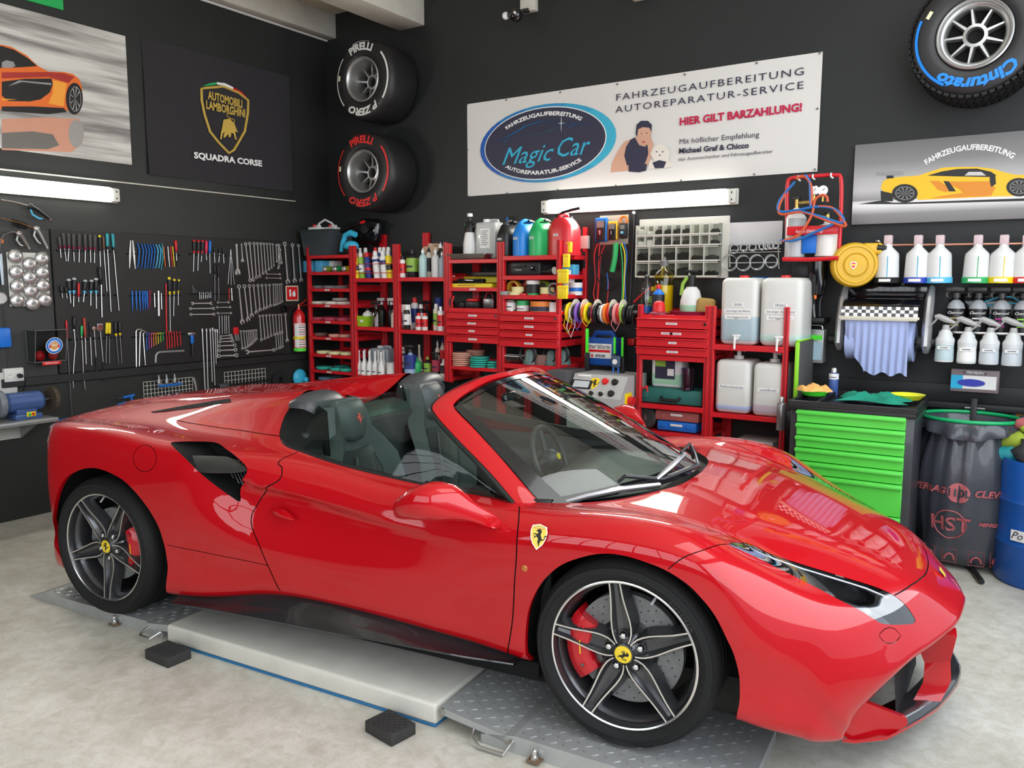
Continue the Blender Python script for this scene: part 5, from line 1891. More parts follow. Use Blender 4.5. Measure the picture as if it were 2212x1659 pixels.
rod([cB(452,612),cB(458,716)],.0055,WHT,'marker','white marker at the right end of the bit rail','marker')
for i,(x,y,x1,y1)in enumerate(((213,942,238,1440),(247,942,262,1440),(277,942,296,1375),(297,935,318,1405),(317,945,328,1230),(335,947,337,1180))):
 o=rod([cB(x,y),cB(x+2,y+25),cB(x+2,y+26),cB(x1,y1)],[.007,.007,.0048-.0004*i,.0048-.0004*i],PRSTEEL,'socket_extension',ordw(i,6)+' of the six long chrome extensions','extension bar','long chrome extensions',off=.040)
for i,x in enumerate((352,375,396,411,430)):
 rod([cB(x,835),cB(x+3,985)],.0022,STEEL,'drill_bit',ordw(i,5)+' of the five thin drill bits','drill bit','thin drill bits')
a=pt(cB(488,965),.03)
o=thing('hex_key_holder','small red folding holder with steel keys on the magnetic rail','key holder',a)
mb=MB()
mb.box((0,0,.005),(.018,.05,.065),.004,m=REDP)
mb.build('holder_body',o)
for k in range(4):
 mb=MB()
 mb.cyl((.006,-.018+.012*k,-.01),(.006,-.010+.013*k,-.085),.002,n=6,m=STEEL)
 mb.build('key',o)
a=pt(cB(125,985),.035)
o=thing('magnifier_hammer','clear blue-headed hammer with black grip','hammer',a)
mb=MB()
mb.box((0,0,0),(.02,.072,.022),.004,m=STEEL)
mb.box((.002,.004,-.045),(.018,.028,.075),.006,m=BLU)
mb.build('hammer_head',o)
mb=MB()
mb.tube([(.002,.004,-.08),(.004,.002,-.13),(.002,-.002,-.185)],[.011,.010,.008],n=8,m=BLK)
mb.build('grip',o)
a,b=pt(cA(165,900),.0),pt(cA(385,1095),.0)
yc,zc,w,h=(a.y+b.y)/2,(a.z+b.z)/2,b.y-a.y,a.z-b.z
SMOKE=thinglass('smoked_clear_plastic',(.60,.62,.62),1.2)
o=thing('ear_defender_box','smoked clear box for ear defenders with a round blue sign','box',(LX,yc,zc))
dp=.15
mb=MB()
vs=[(0.01,-w/2,h/2),(0.01,w/2,h/2),(0.01,w/2,-h/2),(0.01,-w/2,-h/2),(dp,-w/2,h/2),(dp,w/2,h/2),(dp*.75,w/2,-h/2),(dp*.75,-w/2,-h/2)]
mb.add(vs,[(0,4,5,1),(4,7,6,5),(0,3,7,4),(1,5,6,2),(3,2,6,7)],m=SMOKE)
mb.build('clear_cover',o,smooth=False)
mb=MB()
for k in((0,4),(4,5),(5,1),(4,7),(5,6),(7,6),(0,3),(3,7),(2,6)):
 mb.cyl(vs[k[0]],vs[k[1]],.003,n=6,m=mat('smoked_rim',(.14,.14,.14),.3))
mb.build('cover_edges',o)
mb=MB()
Tq=Matrix.Translation((dp*.885+.002,.02,.0))@Matrix.Rotation(math.atan2(dp*.25,h),4,'Y')@TL
mb.lathe([(.060,0),(.060,.001),(1e-5,.001)],n=32,T=Tq,m=WHTM)
mb.lathe([(.056,.001),(.056,.0016),(1e-5,.0016)],n=32,T=Tq,m=BLU)
mb.lathe([(.042,.0016),(.042,.0022),(1e-5,.0022)],n=32,T=Tq,m=WHTM)
mb.lathe([(.024,0),(.026,.002),(.02,.003),(1e-5,.003)],n=24,T=Tq@Matrix.Translation((0,0,.0012))@Matrix.Diagonal((1,1.15,1,1)),m=mat('sign_ochre',(.70,.35,.10),.6))
mb.tube([Tq@Vector((.034*math.cos(q),.034*math.sin(q)+.002,.003))for q in np.linspace(0,PI,9)],.003,n=5,m=BLU)
for s in(-1,1):
 mb.box(Tq@Vector((.031*s,-.004,.003)),(.004,.012,.022),.001,m=REDP)
 mb.box(Tq@Vector((.009*s,.004,.0045)),(.002,.012,.008),.0,m=WHTM)
mb.build('round_sign',o)
mb=MB()
mb.sphere((.05,-.04,-h/2+.04),.035,m=REDP,sc=(.8,1,1.1))
mb.sphere((.05,.05,-h/2+.04),.035,m=REDP,sc=(.8,1,1.1))
mb.tube([(.05,-.05,-h/2+.06),(.05,-.02,-h/2+.10),(.05,.03,-h/2+.10),(.05,.06,-h/2+.06)],.006,m=BLK)
tag(mb.build('ear_defenders',None,(LX,yc,zc)),'red ear defenders inside the smoked box','ear defenders')
mb=MB()
mb.box((dp*.76,.005,-h/2-.012),(.003,.13,.026),.001,m=REDP)
addtext(mb,'Gehörschutz',Matrix.Translation((dp*.76+.002,.005,-h/2-.012))@TL,.018,WHTM)
mb.build('red_label',o)
a=pt(cA(75,1195),0)
o=thing('socket_outlet','pale grey wall socket with a black plug at the left edge','socket',(LX,a.y,a.z))
mb=MB()
mb.box((.022,0,0),(.044,.13,.095),.005,m=mat('pale_grey_socket',(.66,.66,.62),.45))
mb.build('socket_box',o)
mb=MB()
for s in(-1,1):
 mb.lathe([(.022,.0),(.022,.004),(.018,.004),(.017,.0)],c=(.043,.028*s,0),axis='X',n=20,m=WHT,cap=False)
 for q in(-.006,.006):
  mb.cyl((.0435,.028*s+q,0),(.0455,.028*s+q,0),.0022,n=8,m=BLK)
mb.build('outlet_face',o)
mb=MB()
mb.lathe([(.016,.0),(.015,.03),(.006,.045)],c=(.045,.03,-.008),axis='X',n=14,m=BLK)
mb.tube([(.085,.03,-.008),(.095,.045,-.02),(.08,.05,-.06),(.05,.048,-.12)],.0035,m=BLK)
tag(mb.build('power_plug',None,(LX,a.y,a.z)),'black plug with cable in the pale grey socket','plug')
mb=MB()
mb.tube([(.012,-.02,.05),(.012,-.02,.12),(.012,-.03,.5),(.012,-.04,.62)],.008,m=mat('dark_conduit',(.03,.03,.03),.5))
mb.build('cable_conduit',o)
a=pt(cA(8,950),.02)
mb=MB()
mb.box((.02,-.02,0),(.05,.14,.14),.015,m=BLU)
tag(mb.build('blue_case',None,a),'blue plastic case cut off at the left edge','case')
rod([cA(-4,395),cA(10,480),cA(20,600)],[.018,.012,.008],mat('pale_blue_steel',(.42,.5,.56),.35,.6),'hook_spanner','pale blue steel spanner at the left edge beside the filter caps','spanner',flat=(1,.5))
a=pt(cA(0,690),.02)
mb=MB()
mb.lathe([(.045,-.01),(.045,.01),(.035,.018),(1e-5,.018)],axis='X',n=24,m=CAPM)
tag(mb.build('oil_filter_cap',None,a),'silver filter cap cut off at the left edge','filter cap')
def airgun(p_noz,p_body,p_handle,mbody,mtrig,lab,noz=STEEL,hm=None,nr=.004):
 a,b,c=pt(p_noz,.05),pt(p_body,.05),pt(p_handle,.05)
 o=thing('air_gun',lab,'air gun',b,group='air guns at the top left')
 mb=MB()
 mb.tube([a-b,(a-b)*.5+Vector((0,0,.006)),Vector((0,0,0))],[nr,nr,nr*1.6],n=8,m=noz)
 mb.build('nozzle',o)
 mb=MB()
 d=c-b
 mb.sphere((0,0,0),.022,n=12,m=mbody,sc=(.8,1.1,1))
 mb.tube([Vector((0,0,0)),d*.35+Vector((0,0,.006)),d],[.019,.017,.012],n=10,m=hm or mbody,flat=(1,.8))
 mb.cyl(d,d*1.12,.007,n=8,m=STEEL)
 mb.build('grip',o)
 mb=MB()
 nrm=Vector((0,d.z,-d.y)).normalized()
 if nrm.y>0:
  nrm=-nrm
 mb.tube([nrm*.012,nrm*.042+d*.25,nrm*.040+d*.6,nrm*.028+d*.75],[.004,.005,.005,.004],n=6,m=mtrig,flat=(1.4,1))
 mb.build('trigger',o)
 return o
airgun(cA(5,35),cA(205,80),cA(325,160),BLK,LBLU,'black air gun with a light blue trigger, highest at the left')
airgun(cA(10,157),cA(245,228),cA(310,345),ALU,ALU,'silver air gun with a long brass-coloured tube',mat('brass',(.55,.33,.12),.3,.9),nr=.003)
airgun(cA(65,250),cA(130,262),cA(190,350),mat('bronze_grey_metal',(.36,.33,.31),.35,.8),ALU,'bronze-grey spray gun above the filter caps')
a=pt(cA(135,195),.02)
o=thing('round_brush','black bristle brush hanging behind the air guns','brush',a)
mb=MB()
for k in range(60):
 q=random.random()*2*PI
 y,z=(random.random()-.5)*.085,0
 mb.cyl((0,y,.012-y*.3),(.02*math.cos(q)+.0,y+random.uniform(-.004,.004),.012-y*.3-.03-abs(math.sin(q))*.012),.0012,n=3,m=BLKM)
mb.tube([(0,-.05,.028),(0,.05,-.002)],.006,m=BLK)
mb.build('bristles',o)
rod([cA(-10,420),cA(5,310),cA(25,270),cA(70,250)],.0055,mat('grey_hose',(.10,.10,.10),.5),'air_hose','short dark air hose feeding the spray gun','hose',off=.06)
a=pt(cA(5,310),.05)
mb=MB()
mb.box((0,0,0),(.02,.03,.03),.004,m=_M['orange_plastic'])
tag(mb.build('hose_coupling',None,a),'orange coupling on the air hose at the left edge','coupling')
a=FL(0,0,1)
gp=pt(cA(155,1420),.20)
sh_p=[pt(cA(0,1520),.0),pt(cA(375,1485),.0)]
o=thing('grinder_shelf','steel wall shelf carrying the blue bench grinder','shelf',(LX,0,0))
p1=LW(*cA(380,1490),.30)
z_sh=p1.z
y_sh=p1.y
mb=MB()
mb.box((.16,y_sh-.32,z_sh),(.32,.64,.028),.003,m=mat('zinc_shelf_steel',(.42,.43,.43),.4,.7))
mb.build('shelf_plate',o)
mb=MB()
mb.box((.012,y_sh-.42,z_sh-.10),(.02,.60,.09),.003,m=mat('white_backing_board',(.60,.60,.57),.5))
mb.box((.012,y_sh-.40,z_sh+.20),(.02,.56,.26),.003,m=_M['white_backing_board'])
mb.build('backing_board',o)
mb=MB()
for y in(-.12,-.5):
 mb.prism([(0,0),(.26,0),(0,-.14)],.02,T=Matrix.Translation((.0,y_sh+y,z_sh-.014))@Matrix(((1,0,0,0),(0,0,1,0),(0,1,0,0),(0,0,0,1))),m=_M['zinc_shelf_steel'])
mb.build('shelf_bracket',o)
gc=LW(*cA(155,1400),.16)
zt=z_sh+.014
o=thing('bench_grinder','blue bench grinder with a wire wheel on its right','bench grinder',(LX+.16,gc.y,zt))
GB=mat('blue_grey_cast_paint',(.05,.10,.26),.4,coat=.2,bump=.2,bscale=80)
hz=.115
mb=MB()
mb.cyl((0,-.105,hz),(0,.105,hz),.070,n=28,m=GB)
mb.cyl((0,-.125,hz),(0,-.105,hz),.055,.07,n=28,m=GB)
mb.cyl((0,.105,hz),(0,.125,hz),.07,.055,n=28,m=GB)
mb.build('motor_housing',o)
mb=MB()
mb.box((0,0,.018),(.15,.18,.036),.006,m=GB)
mb.box((0,0,.05),(.10,.14,.06),.008,m=GB)
mb.build('grinder_foot',o)
mb=MB()
mb.box((.077,.012,.034),(.006,.06,.032),.001,m=YEL)
mb.box((.082,.0,.034),(.006,.016,.02),.001,m=GRN2)
mb.box((.082,.024,.034),(.006,.016,.02),.001,m=REDP)
mb.build('switch_plate',o)
mb=MB()
mb.lathe([(.02,-.02),(.095,-.02),(.098,-.01),(.098,.01),(.095,.02),(.02,.02)],c=(0,-.16,hz),axis='Y',n=32,m=mat('grey_wheel_guard',(.16,.18,.2),.4))
mb.build('wheel_guard',o)
mb=MB()
mb.cyl((0,.12,hz),(0,.24,hz),.009,n=12,m=STEELD)
mb.cyl((0,.225,hz),(0,.235,hz),.016,n=12,m=STEEL)
mb.build('spindle',o)
mb=MB()
mb.lathe([(.02,-.012),(.055,-.010),(.085,-.014),(.085,.014),(.055,.010),(.02,.012)],c=(0,.20,hz),axis='Y',n=60,m=mat('wire_brush_bronze',(.10,.075,.055),.8,.3,bump=1.,bscale=220))
mb.lathe([(.02,.012),(.045,.0125),(.045,.0135),(.02,.0145)],c=(0,.20,hz),axis='Y',n=30,m=MAROON)
rnd=random.Random(3)
for k in range(150):
 q=rnd.random()*2*PI
 y=.20+rnd.uniform(-.014,.014)
 r1=.085+rnd.uniform(.002,.010)
 mb.cyl((.075*math.cos(q),y,hz+.075*math.sin(q)),(r1*math.cos(q),y+rnd.uniform(-.003,.003),hz+r1*math.sin(q)),.0009,n=3,m=_M['wire_brush_bronze'])
mb.build('wire_wheel',o)
GRW=mat('cream_wire_coating',(.66,.65,.58),.45)
def wgrid(p0,p1,p2,p3,nx,ny,lab,off=.03):
 a,b,c,d=[LW(*p,off)for p in(p0,p1,p2,p3)]
 y0,y1=(a.y+d.y)/2,(b.y+c.y)/2
 z1,z0=(a.z+b.z)/2,min(c.z,d.z)-.05
 o=thing('wire_grid',lab,'wire grid',(LX+off,y0,z0),group='cream wire grids on the left wall')
 W_,H_=y1-y0,z1-z0
 for i in range(nx+1):
  mb=MB()
  mb.cyl((0,W_*i/nx,0),(0,W_*i/nx,H_),.0022,n=5,m=GRW)
  mb.build('wire',o)
 ny=int(round(H_/(W_/nx)))
 for i in range(ny+1):
  mb=MB()
  mb.cyl((.003,0,H_*i/ny),(.003,W_,H_*i/ny),.0022,n=5,m=GRW)
  mb.build('wire',o)
 return o,y0,y1,z0,z1
wgrid(cC(750,155),cC(1105,117),cC(1115,240),cC(750,285),14,5,'cream wire grid with three sockets, left of the two')
wgrid(cC(1345,85),cC(1640,50),cC(1650,190),cC(1345,200),12,5,'cream wire grid behind a black bar, right of the two')
for i,(x,y)in enumerate(((860,100),(917,97),(976,92))):
 a,b=pt(cC(x,y),.07),pt(cC(x,y+68),.07)
 h=a.z-b.z
 mb=MB()
 mb.lathe([(.010,0),(.010,-h*.3),(.017,-h*.45),(.017,-h)],n=16,m=STEELD)
 mb.lathe([(.0175,-h*.55),(.0175,-h*.9)],n=16,m=STEEL,cap=False)
 tag(mb.build('impact_socket',None,a),('left','middle','right')[i]+' of three upright sockets on the blue holder','socket','upright sockets')
rod([cC(862,183),cC(940,178),cC(1025,165)],.010,BLU,'socket_holder','blue curved bar under the three upright sockets','holder',off=.07)
rod([cC(1118,120),cC(1130,160),cC(1140,215)],[.014,.012,.010],ALU,'bracket','bright metal bracket at the right edge of the left wire grid','bracket',off=.05,flat=(1,.3))
rod([cC(1300,190),cC(1480,165),cC(1670,138)],[.012,.009,.010],BLK,'torque_wrench','black bar lying across the right wire grid','torque wrench',off=.08)
a=pt(cC(1335,185),.08)
mb=MB()
mb.box((0,0,0),(.05,.09,.05),.008,m=mat('dark_grey_block',(.07,.07,.075),.5))
tag(mb.build('grey_block',None,a),'dark grey block at the left end of the black bar','block')
a=pt(cC(1748,140),.035)
mb=MB()
mb.lathe([(.030,-.02),(.078,-.02),(.082,-.01),(.082,.012),(.076,.02),(.030,.02),(.030,-.02)],axis='X',n=36,m=mat('black_foam',(.015,.015,.016),.95,bump=1.,bscale=200),cap=False)
tag(mb.build('foam_ring',None,a),'black foam ring pad on the wall beside the light blue disc','polishing pad')
a=pt(cC(1900,120),.03)
CY=mat('cyan_plastic',(.05,.48,.72),.35)
o=thing('suction_disc','light blue round disc with a knob, right of the black foam ring','disc',a)
mb=MB()
mb.lathe([(.082,-.01),(.082,.0),(.070,.016),(.03,.028),(1e-5,.03)],axis='X',n=36,m=CY)
mb.build('disc_body',o)
mb=MB()
mb.lathe([(.022,.02),(.028,.05),(.026,.07),(.015,.08),(1e-5,.08)],axis='X',c=(0,.02,-.02),n=20,m=CY)
mb.build('knob',o)
for i,(p,q,r)in enumerate(((cC(600,268),cC(680,250),cC(662,300)),(cC(560,322),cC(620,305),cC(605,330)),(cC(100,440),cC(168,432),cC(160,465)),(cC(165,430),cC(225,420),cC(215,438)))):
 a=pt(p,.05)
 o=thing('t_handle_key',ordw(i,4,'right','left')+' of the blue T-handle keys low on the left wall','hex key',a,group='blue T-handle keys')
 mb=MB()
 b,c=pt(q,.05),pt(r,.05)
 mb.tube([Vector((0,0,0)),(b-a)*.5,b-a],.010,n=8,m=BLU)
 mb.tube([(b-a)*.75,c-a],.008,n=8,m=BLU)
 mb.build('t_grip',o)
 mb=MB()
 mb.cyl((0,0,0),(a-b)*.5,.003,n=6,m=STEELD)
 mb.build('key_shaft',o)
ob,FS=lquad('fire_extinguisher_sign',cB(890,592),cB(992,594),cB(995,715),cB(893,718),.003,mat('cream_sign_edge',(.80,.76,.58),.5),.001)
tag(ob,'square red fire extinguisher sign with flames','sign')
mb=MB()
y0,y1,z0,z1=FS
w_,h_=y1-y0,z1-z0
mb.box((LX+.0095,(y0+y1)/2,(z0+z1)/2),(.001,w_*.86,h_*.86),0,m=REDP)
T=Matrix.Translation((LX+.0102,(y0+y1)/2,(z0+z1)/2))@TL
mb.prism([(-.035,-.03),(-.015,-.03),(-.015,.018),(-.020,.026),(-.030,.026),(-.035,.018)],.0006,T=T,m=WHTM)
mb.prism([(-.045,.03),(-.012,.038),(-.012,.030),(-.04,.022)],.0006,T=T,m=WHTM)
mb.prism([(.005,-.03),(.035,-.03),(.040,-.005),(.032,.012),(.034,.035),(.020,.015),(.014,.028),(.008,.005),(.002,.012),(.0,-.012)],.0006,T=T,m=WHTM)
mb.build('sign_print',ob)
a=LW(*cB(1005,960),.085)
o=thing('fire_extinguisher','red fire extinguisher with black horn mounted beside the red rack','extinguisher',(a.x,a.y,0))
zb=LW(*cB(1005,1128),.085).z
ztp=LW(*cB(1003,790),.085).z
R_=.058
mb=MB()
mb.lathe([(1e-5,zb),(R_*.8,zb),(R_,zb+.01),(R_,ztp-.07),(R_*.93,ztp-.04),(R_*.6,ztp-.01),(.018,ztp+.005),(.016,ztp+.03)],n=28,m=mat('extinguisher_red',(.60,.01,.015),.25,coat=.8))
mb.build('cylinder',o)
mb=MB()
mb.lathe([(R_+.001,zb+.004),(R_+.001,zb+.035)],n=28,m=mat('bright_green_tape',(.10,.80,.06),.5),cap=False)
mb.lathe([(R_+.0012,zb+.12),(R_+.0012,zb+.145)],n=28,m=YEL,cap=False)
mb.lathe([(R_+.0008,zb+.04),(R_+.0008,zb+.27)],n=20,m=PAPER,cap=False,a0=-1.6,a1=1.1)
for k in range(9):
 mb.box((R_*math.cos(-.35)+.003,R_*math.sin(-.35),zb+.255-k*.022-(.03 if k>4 else 0)),(.001,.06,.006),0,rot=(0,0,-.35),m=BLK if k%2 else REDP)
mb.build('extinguisher_label',o)
mb=MB()
mb.cyl((0,0,ztp+.02),(0,0,ztp+.05),.012,n=12,m=mat('brass_valve',(.6,.42,.12),.3,.9))
mb.build('valve',o)
mb=MB()
mb.tube([(0,-.01,ztp+.045),(.01,.03,ztp+.06),(.02,.085,ztp+.10)],[.006,.007,.005],n=6,m=REDP,flat=(1.6,.7))
mb.tube([(0,0,ztp+.04),(.01,.05,ztp+.04),(.02,.10,ztp+.05)],[.006,.006,.005],n=6,m=REDP,flat=(1.6,.7))
mb.build('lever',o)
mb=MB()
mb.tube([(0,0,ztp+.03),(0,-.05,ztp+.035),(.01,-.10,ztp+.025)],.009,n=8,m=BLK)
mb.lathe([(.012,0),(.018,.02),(.034,.12),(.033,.12),(.012,.03)],T=Matrix.Translation((.01,-.06,ztp+.03))@Matrix.Rotation(math.radians(97),4,'X'),n=20,m=BLK,cap=False)
mb.build('discharge_horn',o)
# ================================================================= UPPER WALLS: tyres, banners, lamps, beams
def PB(px,py,off=.0):
 return BW(px,py,off)
def cD(x,y):
 return(980+x/2.633,90+y/2.633)
CLOTHW=mat('banner_vinyl',(.70,.69,.66),.38,bump=.12,bscale=5,var=.05,nscale=2)
def wavy(x0,x1,z0,z1,T,m,amp=.006,nx=40,nz=12,seed=1,th=.004):
 mb=MB()
 rows=[]
 for i in range(nx+1):
  r=[]
  for j in range(nz+1):
   x=x0+(x1-x0)*i/nx
   z=z0+(z1-z0)*j/nz
   h=amp*(math.sin(x*5.1+seed+z*3)*.5+math.sin(z*9+x*7+seed*2)*.3+.8)
   r.append(T@Vector((x,z,th+h)))
  rows.append(r)
 mb.grid(rows,m=m)
 return mb
a,b,c,d=PB(1010,226),PB(1779,111),PB(1012,425),PB(1765,370)
bx0,bx1,bz0,bz1=(a.x+c.x)/2,(b.x+d.x)/2,(c.z+d.z)/2,(a.z+b.z)/2
o=wavy(bx0,bx1,bz0,bz1,at(TB,(0,WY,0)),CLOTHW,.004,60,16).build('banner',None,ang=80)
BAN=tag(o,'wide white vinyl banner with an oval black logo and German text','banner')
def btext(par,txt,pl,pr,size,m,off=.016,bold=0.,spacing=1.,shear=0.,nm='lettering',wall=None):
 f=wall or PB
 L_,R_=f(*pl),f(*pr)
 mid=(L_+R_)/2
 mb=MB()
 if wall is None:
  T=at(TB,(mid.x,WY-off,mid.z))@Matrix.Rotation(math.atan2(R_.z-L_.z,R_.x-L_.x),4,'Z')
  w=abs(R_.x-L_.x)
 else:
  T=at(TL,(LX+off,mid.y,mid.z))@Matrix.Rotation(math.atan2(R_.z-L_.z,R_.y-L_.y),4,'Z')
  w=abs(R_.y-L_.y)
 addtext(mb,txt,T,size,m,width=w,bold=bold,spacing=spacing,shear=shear)
 o=mb.build(nm,par,smooth=False)
 return o
INK=mat('dark_print_ink',(.03,.03,.06),.5)
INKR=mat('red_print_ink',(.50,.01,.06),.5)
INKB=mat('blue_print_ink',(.03,.30,.75),.45)
INKC=mat('cyan_print_ink',(.03,.42,.62),.45)
btext(BAN,'FAHRZEUGAUFBEREITUNG',cD(930,322),cD(1995,172),.070,INK,spacing=1.2)
btext(BAN,'AUTOREPARATUR-SERVICE',cD(925,392),cD(1995,250),.070,INK,spacing=1.2)
btext(BAN,'HIER GILT BARZAHLUNG!',cD(1290,460),cD(1985,376),.074,INKR,bold=.003)
btext(BAN,'Mit höflicher Empfehlung',cD(1288,572),cD(1740,530),.054,INK)
btext(BAN,'Michael Graf & Chicco',cD(1285,625),cD(1683,592),.052,INK,bold=.002)
btext(BAN,'dipl. Automechaniker und Fahrzeugaufbereiter',cD(1282,672),cD(1818,625),.034,INK)
cen=PB(*cD(522,580))
ew=(PB(*cD(907,560)).x-PB(*cD(138,600)).x)/2
eh=(PB(*cD(522,358)).z-PB(*cD(522,800)).z)/2
To=at(TB,(cen.x,WY-.014,cen.z))
mb=MB()
ring=40
for k in range(ring):
 a0,a1=2*PI*k/ring,2*PI*(k+1)/ring
 t=(math.cos((a0+a1)/2)+1)/2
 q=round(t*4)/4
 m_=mat('logo_ring_%d'%int(q*4),(.015+.03*q,.10+.32*q,.42+.18*q),.4)
 sh=.018
 vs=[(ew*math.cos(a0),eh*math.sin(a0),0),(ew*math.cos(a1),eh*math.sin(a1),0),(ew*.90*math.cos(a1)-sh,eh*.93*math.sin(a1),0),(ew*.90*math.cos(a0)-sh,eh*.93*math.sin(a0),0)]
 mb.add(vs,[(0,1,2,3)],To,m_)
EL2=[(ew*.90*math.cos(q)-.018,eh*.93*math.sin(q))for q in np.linspace(0,2*PI,49)[:-1]]
mb.add([(x,y,.0008)for x,y in EL2],[tuple(range(48))],To,WHTM)
mb.add([(x*.985-.0003,y*.975,.0016)for x,y in EL2],[tuple(range(48))],To,INK)
mb.build('oval_logo',BAN,smooth=False)
def ell(A_,B_,up=True):
 def w(v):
  a=v[0]/A_
  if up:
   return((A_+v[1])*math.sin(a),(B_+v[1])*math.cos(a),v[2])
  return((A_-v[1])*math.sin(a),-(B_-v[1])*math.cos(a),v[2])
 return w
mb=MB()
Tz=To@Matrix.Translation((-.018,0,.0024))
addtext(mb,'FAHRZEUGAUFBEREITUNG',Tz,.044,WHTM,width=ew*1.25,bold=.0015,warp=ell(ew*.74,eh*.75,True))
addtext(mb,'AUTOREPARATUR-SERVICE',Tz,.044,WHTM,width=ew*1.25,bold=.0015,warp=ell(ew*.74,eh*.75,False))
mb.build('logo_lettering',BAN,smooth=False)
mb=MB()
addtext(mb,'Magic',Tz@Matrix.Translation((-ew*.26,-eh*.26,0)),.20,INKC,width=ew*.78,shear=.45)
addtext(mb,'Car',Tz@Matrix.Translation((ew*.40,-eh*.18,0)),.21,INKC,width=ew*.46,shear=.4)
cv=lambda pts:[Tz@Vector((x*ew,y*eh,0))for x,y in pts]
mb.tube(cv([(-.72,.16),(-.5,.30),(-.25,.50),(-.02,.58),(.18,.50),(.28,.42),(.5,.40),(.72,.33)]),[.002,.012,.015,.013,.011,.009,.008,.002],n=4,m=INKB,flat=(1,.12))
mb.tube(cv([(-.28,.25),(-.05,.26),(.25,.36)]),[.002,.006,.002],n=4,m=INKC,flat=(1,.12))
mb.tube(cv([(-.60,.12),(-.53,.2),(-.44,.14)]),[.002,.01,.002],n=4,m=INKC,flat=(1,.12))
mb.tube(cv([(.38,.33),(.46,.40),(.56,.36)]),[.002,.008,.002],n=4,m=INKB,flat=(1,.12))
mb.prism([(-.003,0),(0,.07),(.003,0),(0,-.07)],.001,T=Tz@Matrix.Translation((ew*.27,eh*.46,0)),m=WHTM)
mb.prism([(-.04,0),(0,.003),(.04,0),(0,-.003)],.001,T=Tz@Matrix.Translation((ew*.27,eh*.46,0)),m=WHTM)
mb.build('logo_car_script',BAN,smooth=False)
SKIN=mat('printed_skin',(.62,.36,.25),.6)
FUR=mat('printed_white_fur',(.74,.70,.62),.8)
def poly(mb,pts,m,f,z=0.,off=.014,wall='B'):
 P_=[f(*p)for p in pts]
 if wall=='B':
  vs=[(p.x,WY-off-z,p.z)for p in P_]
 else:
  vs=[(LX+off+z,p.y,p.z)for p in P_]
 mb.add(vs,[tuple(range(len(vs)))],m=m)
mb=MB()
fD=lambda x,y:PB(*cD(x,y))
poly(mb,[(897,745),(905,690),(940,620),(975,570),(1040,545),(1120,540),(1140,580),(1135,640),(1115,690),(1090,730),(1000,735)],SKIN,fD)
poly(mb,[(985,600),(1010,560),(1035,545),(1060,590),(1095,600),(1105,560),(1112,640),(1095,690),(990,705),(975,650)],INK,fD,.001)
poly(mb,[(1045,530),(1043,490),(1055,465),(1085,455),(1120,465),(1130,500),(1125,555),(1105,590),(1080,590),(1055,565)],SKIN,fD,.0015)
poly(mb,[(1040,525),(1045,475),(1070,452),(1110,452),(1132,475),(1130,515),(1118,492),(1080,488),(1055,500),(1048,545)],INK,fD,.002)
for x,y in((1073,525),(1103,522)):
 poly(mb,[(x-6,y),(x,y-3),(x+6,y),(x,y+3)],INK,fD,.0025)
poly(mb,[(1072,572),(1085,568),(1098,571),(1085,577)],INKR,fD,.0025)
poly(mb,[(1000,740),(1000,695),(1040,690),(1070,685),(1105,700),(1100,735),(1060,745)],INK,fD,.003)
poly(mb,[(1125,640),(1140,600),(1175,585),(1215,595),(1235,630),(1225,680),(1190,695),(1150,690)],FUR,fD,.0035)
poly(mb,[(1110,725),(1120,680),(1225,675),(1250,690),(1255,712),(1180,722)],FUR,fD,.003)
poly(mb,[(1135,690),(1175,675),(1215,685),(1200,720),(1150,722)],INK,fD,.004)
for x,y in((1160,628),(1195,628),(1178,648)):
 poly(mb,[(x-5,y),(x,y-5),(x+5,y),(x,y+5)],INK,fD,.005)
mb.build('printed_portrait',BAN,smooth=False)
mb=MB()
for px,py in((82,358),(305,333),(611,290),(935,244),(1318,188),(1727,124),(2085,66),(2072,383),(2058,728),(1713,756),(1298,791),(926,820),(596,843),(308,860),(86,876),(84,616)):
 p=fD(px,py)
 mb.cyl((p.x,WY-.012,p.z),(p.x,WY-.018,p.z),.007,n=8,m=STEELD)
o=mb.build('screw_heads',BAN)
o['kind']='stuff'
fE=lambda x,y:LW(x/2.989,y/2.989)
P0,P1,P2_,P3_=LW(304,80),LW(623,166),LW(324,378),LW(632,412)
FLM=mat('black_flag_cloth',(.016,.014,.018),.75,sheen=.3,bump=.2,bscale=8)
o=wavy(P0.y,P1.y,P2_.z,P0.z,at(TL,(LX,0,0)),FLM,.012,50,30,2).build('flag',None,ang=80)
FLG=tag(o,'black cloth flag with a golden bull shield on the left wall','flag')
GOLD=mat('gold_print',(.62,.42,.08),.5)
SHL=[(1290,575),(1320,570),(1430,560),(1530,600),(1592,650),(1590,730),(1570,850),(1530,920),(1500,970),(1468,990),(1400,920),(1345,850),(1310,740),(1292,650)]
mb=MB()
mb.tube([fE(x,y)+Vector((.022,0,0))for x,y in SHL],.011,n=6,m=GOLD,closed=True,flat=(1,1))
mb.build('shield_outline',FLG)
mb=MB()
for(pts,m_)in(([(1290,560),(1340,540),(1388,533),(1388,548),(1340,555)],GRN2),([(1388,533),(1440,540),(1492,565),(1492,580),(1440,558),(1388,548)],WHTM),([(1492,565),(1545,595),(1585,635),(1580,632),(1545,610),(1492,580)],REDP)):
 poly(mb,pts,m_,fE,off=.028,wall='L')
mb.build('tricolour_arc',FLG,smooth=False)
btext(FLG,'AUTOMOBILI',(1330/2.989,618/2.989),(1553/2.989,678/2.989),.095,GOLD,off=.028,bold=.003,wall=LW)
btext(FLG,'LAMBORGHINI',(1318/2.989,680/2.989),(1570/2.989,738/2.989),.095,GOLD,off=.028,bold=.003,wall=LW)
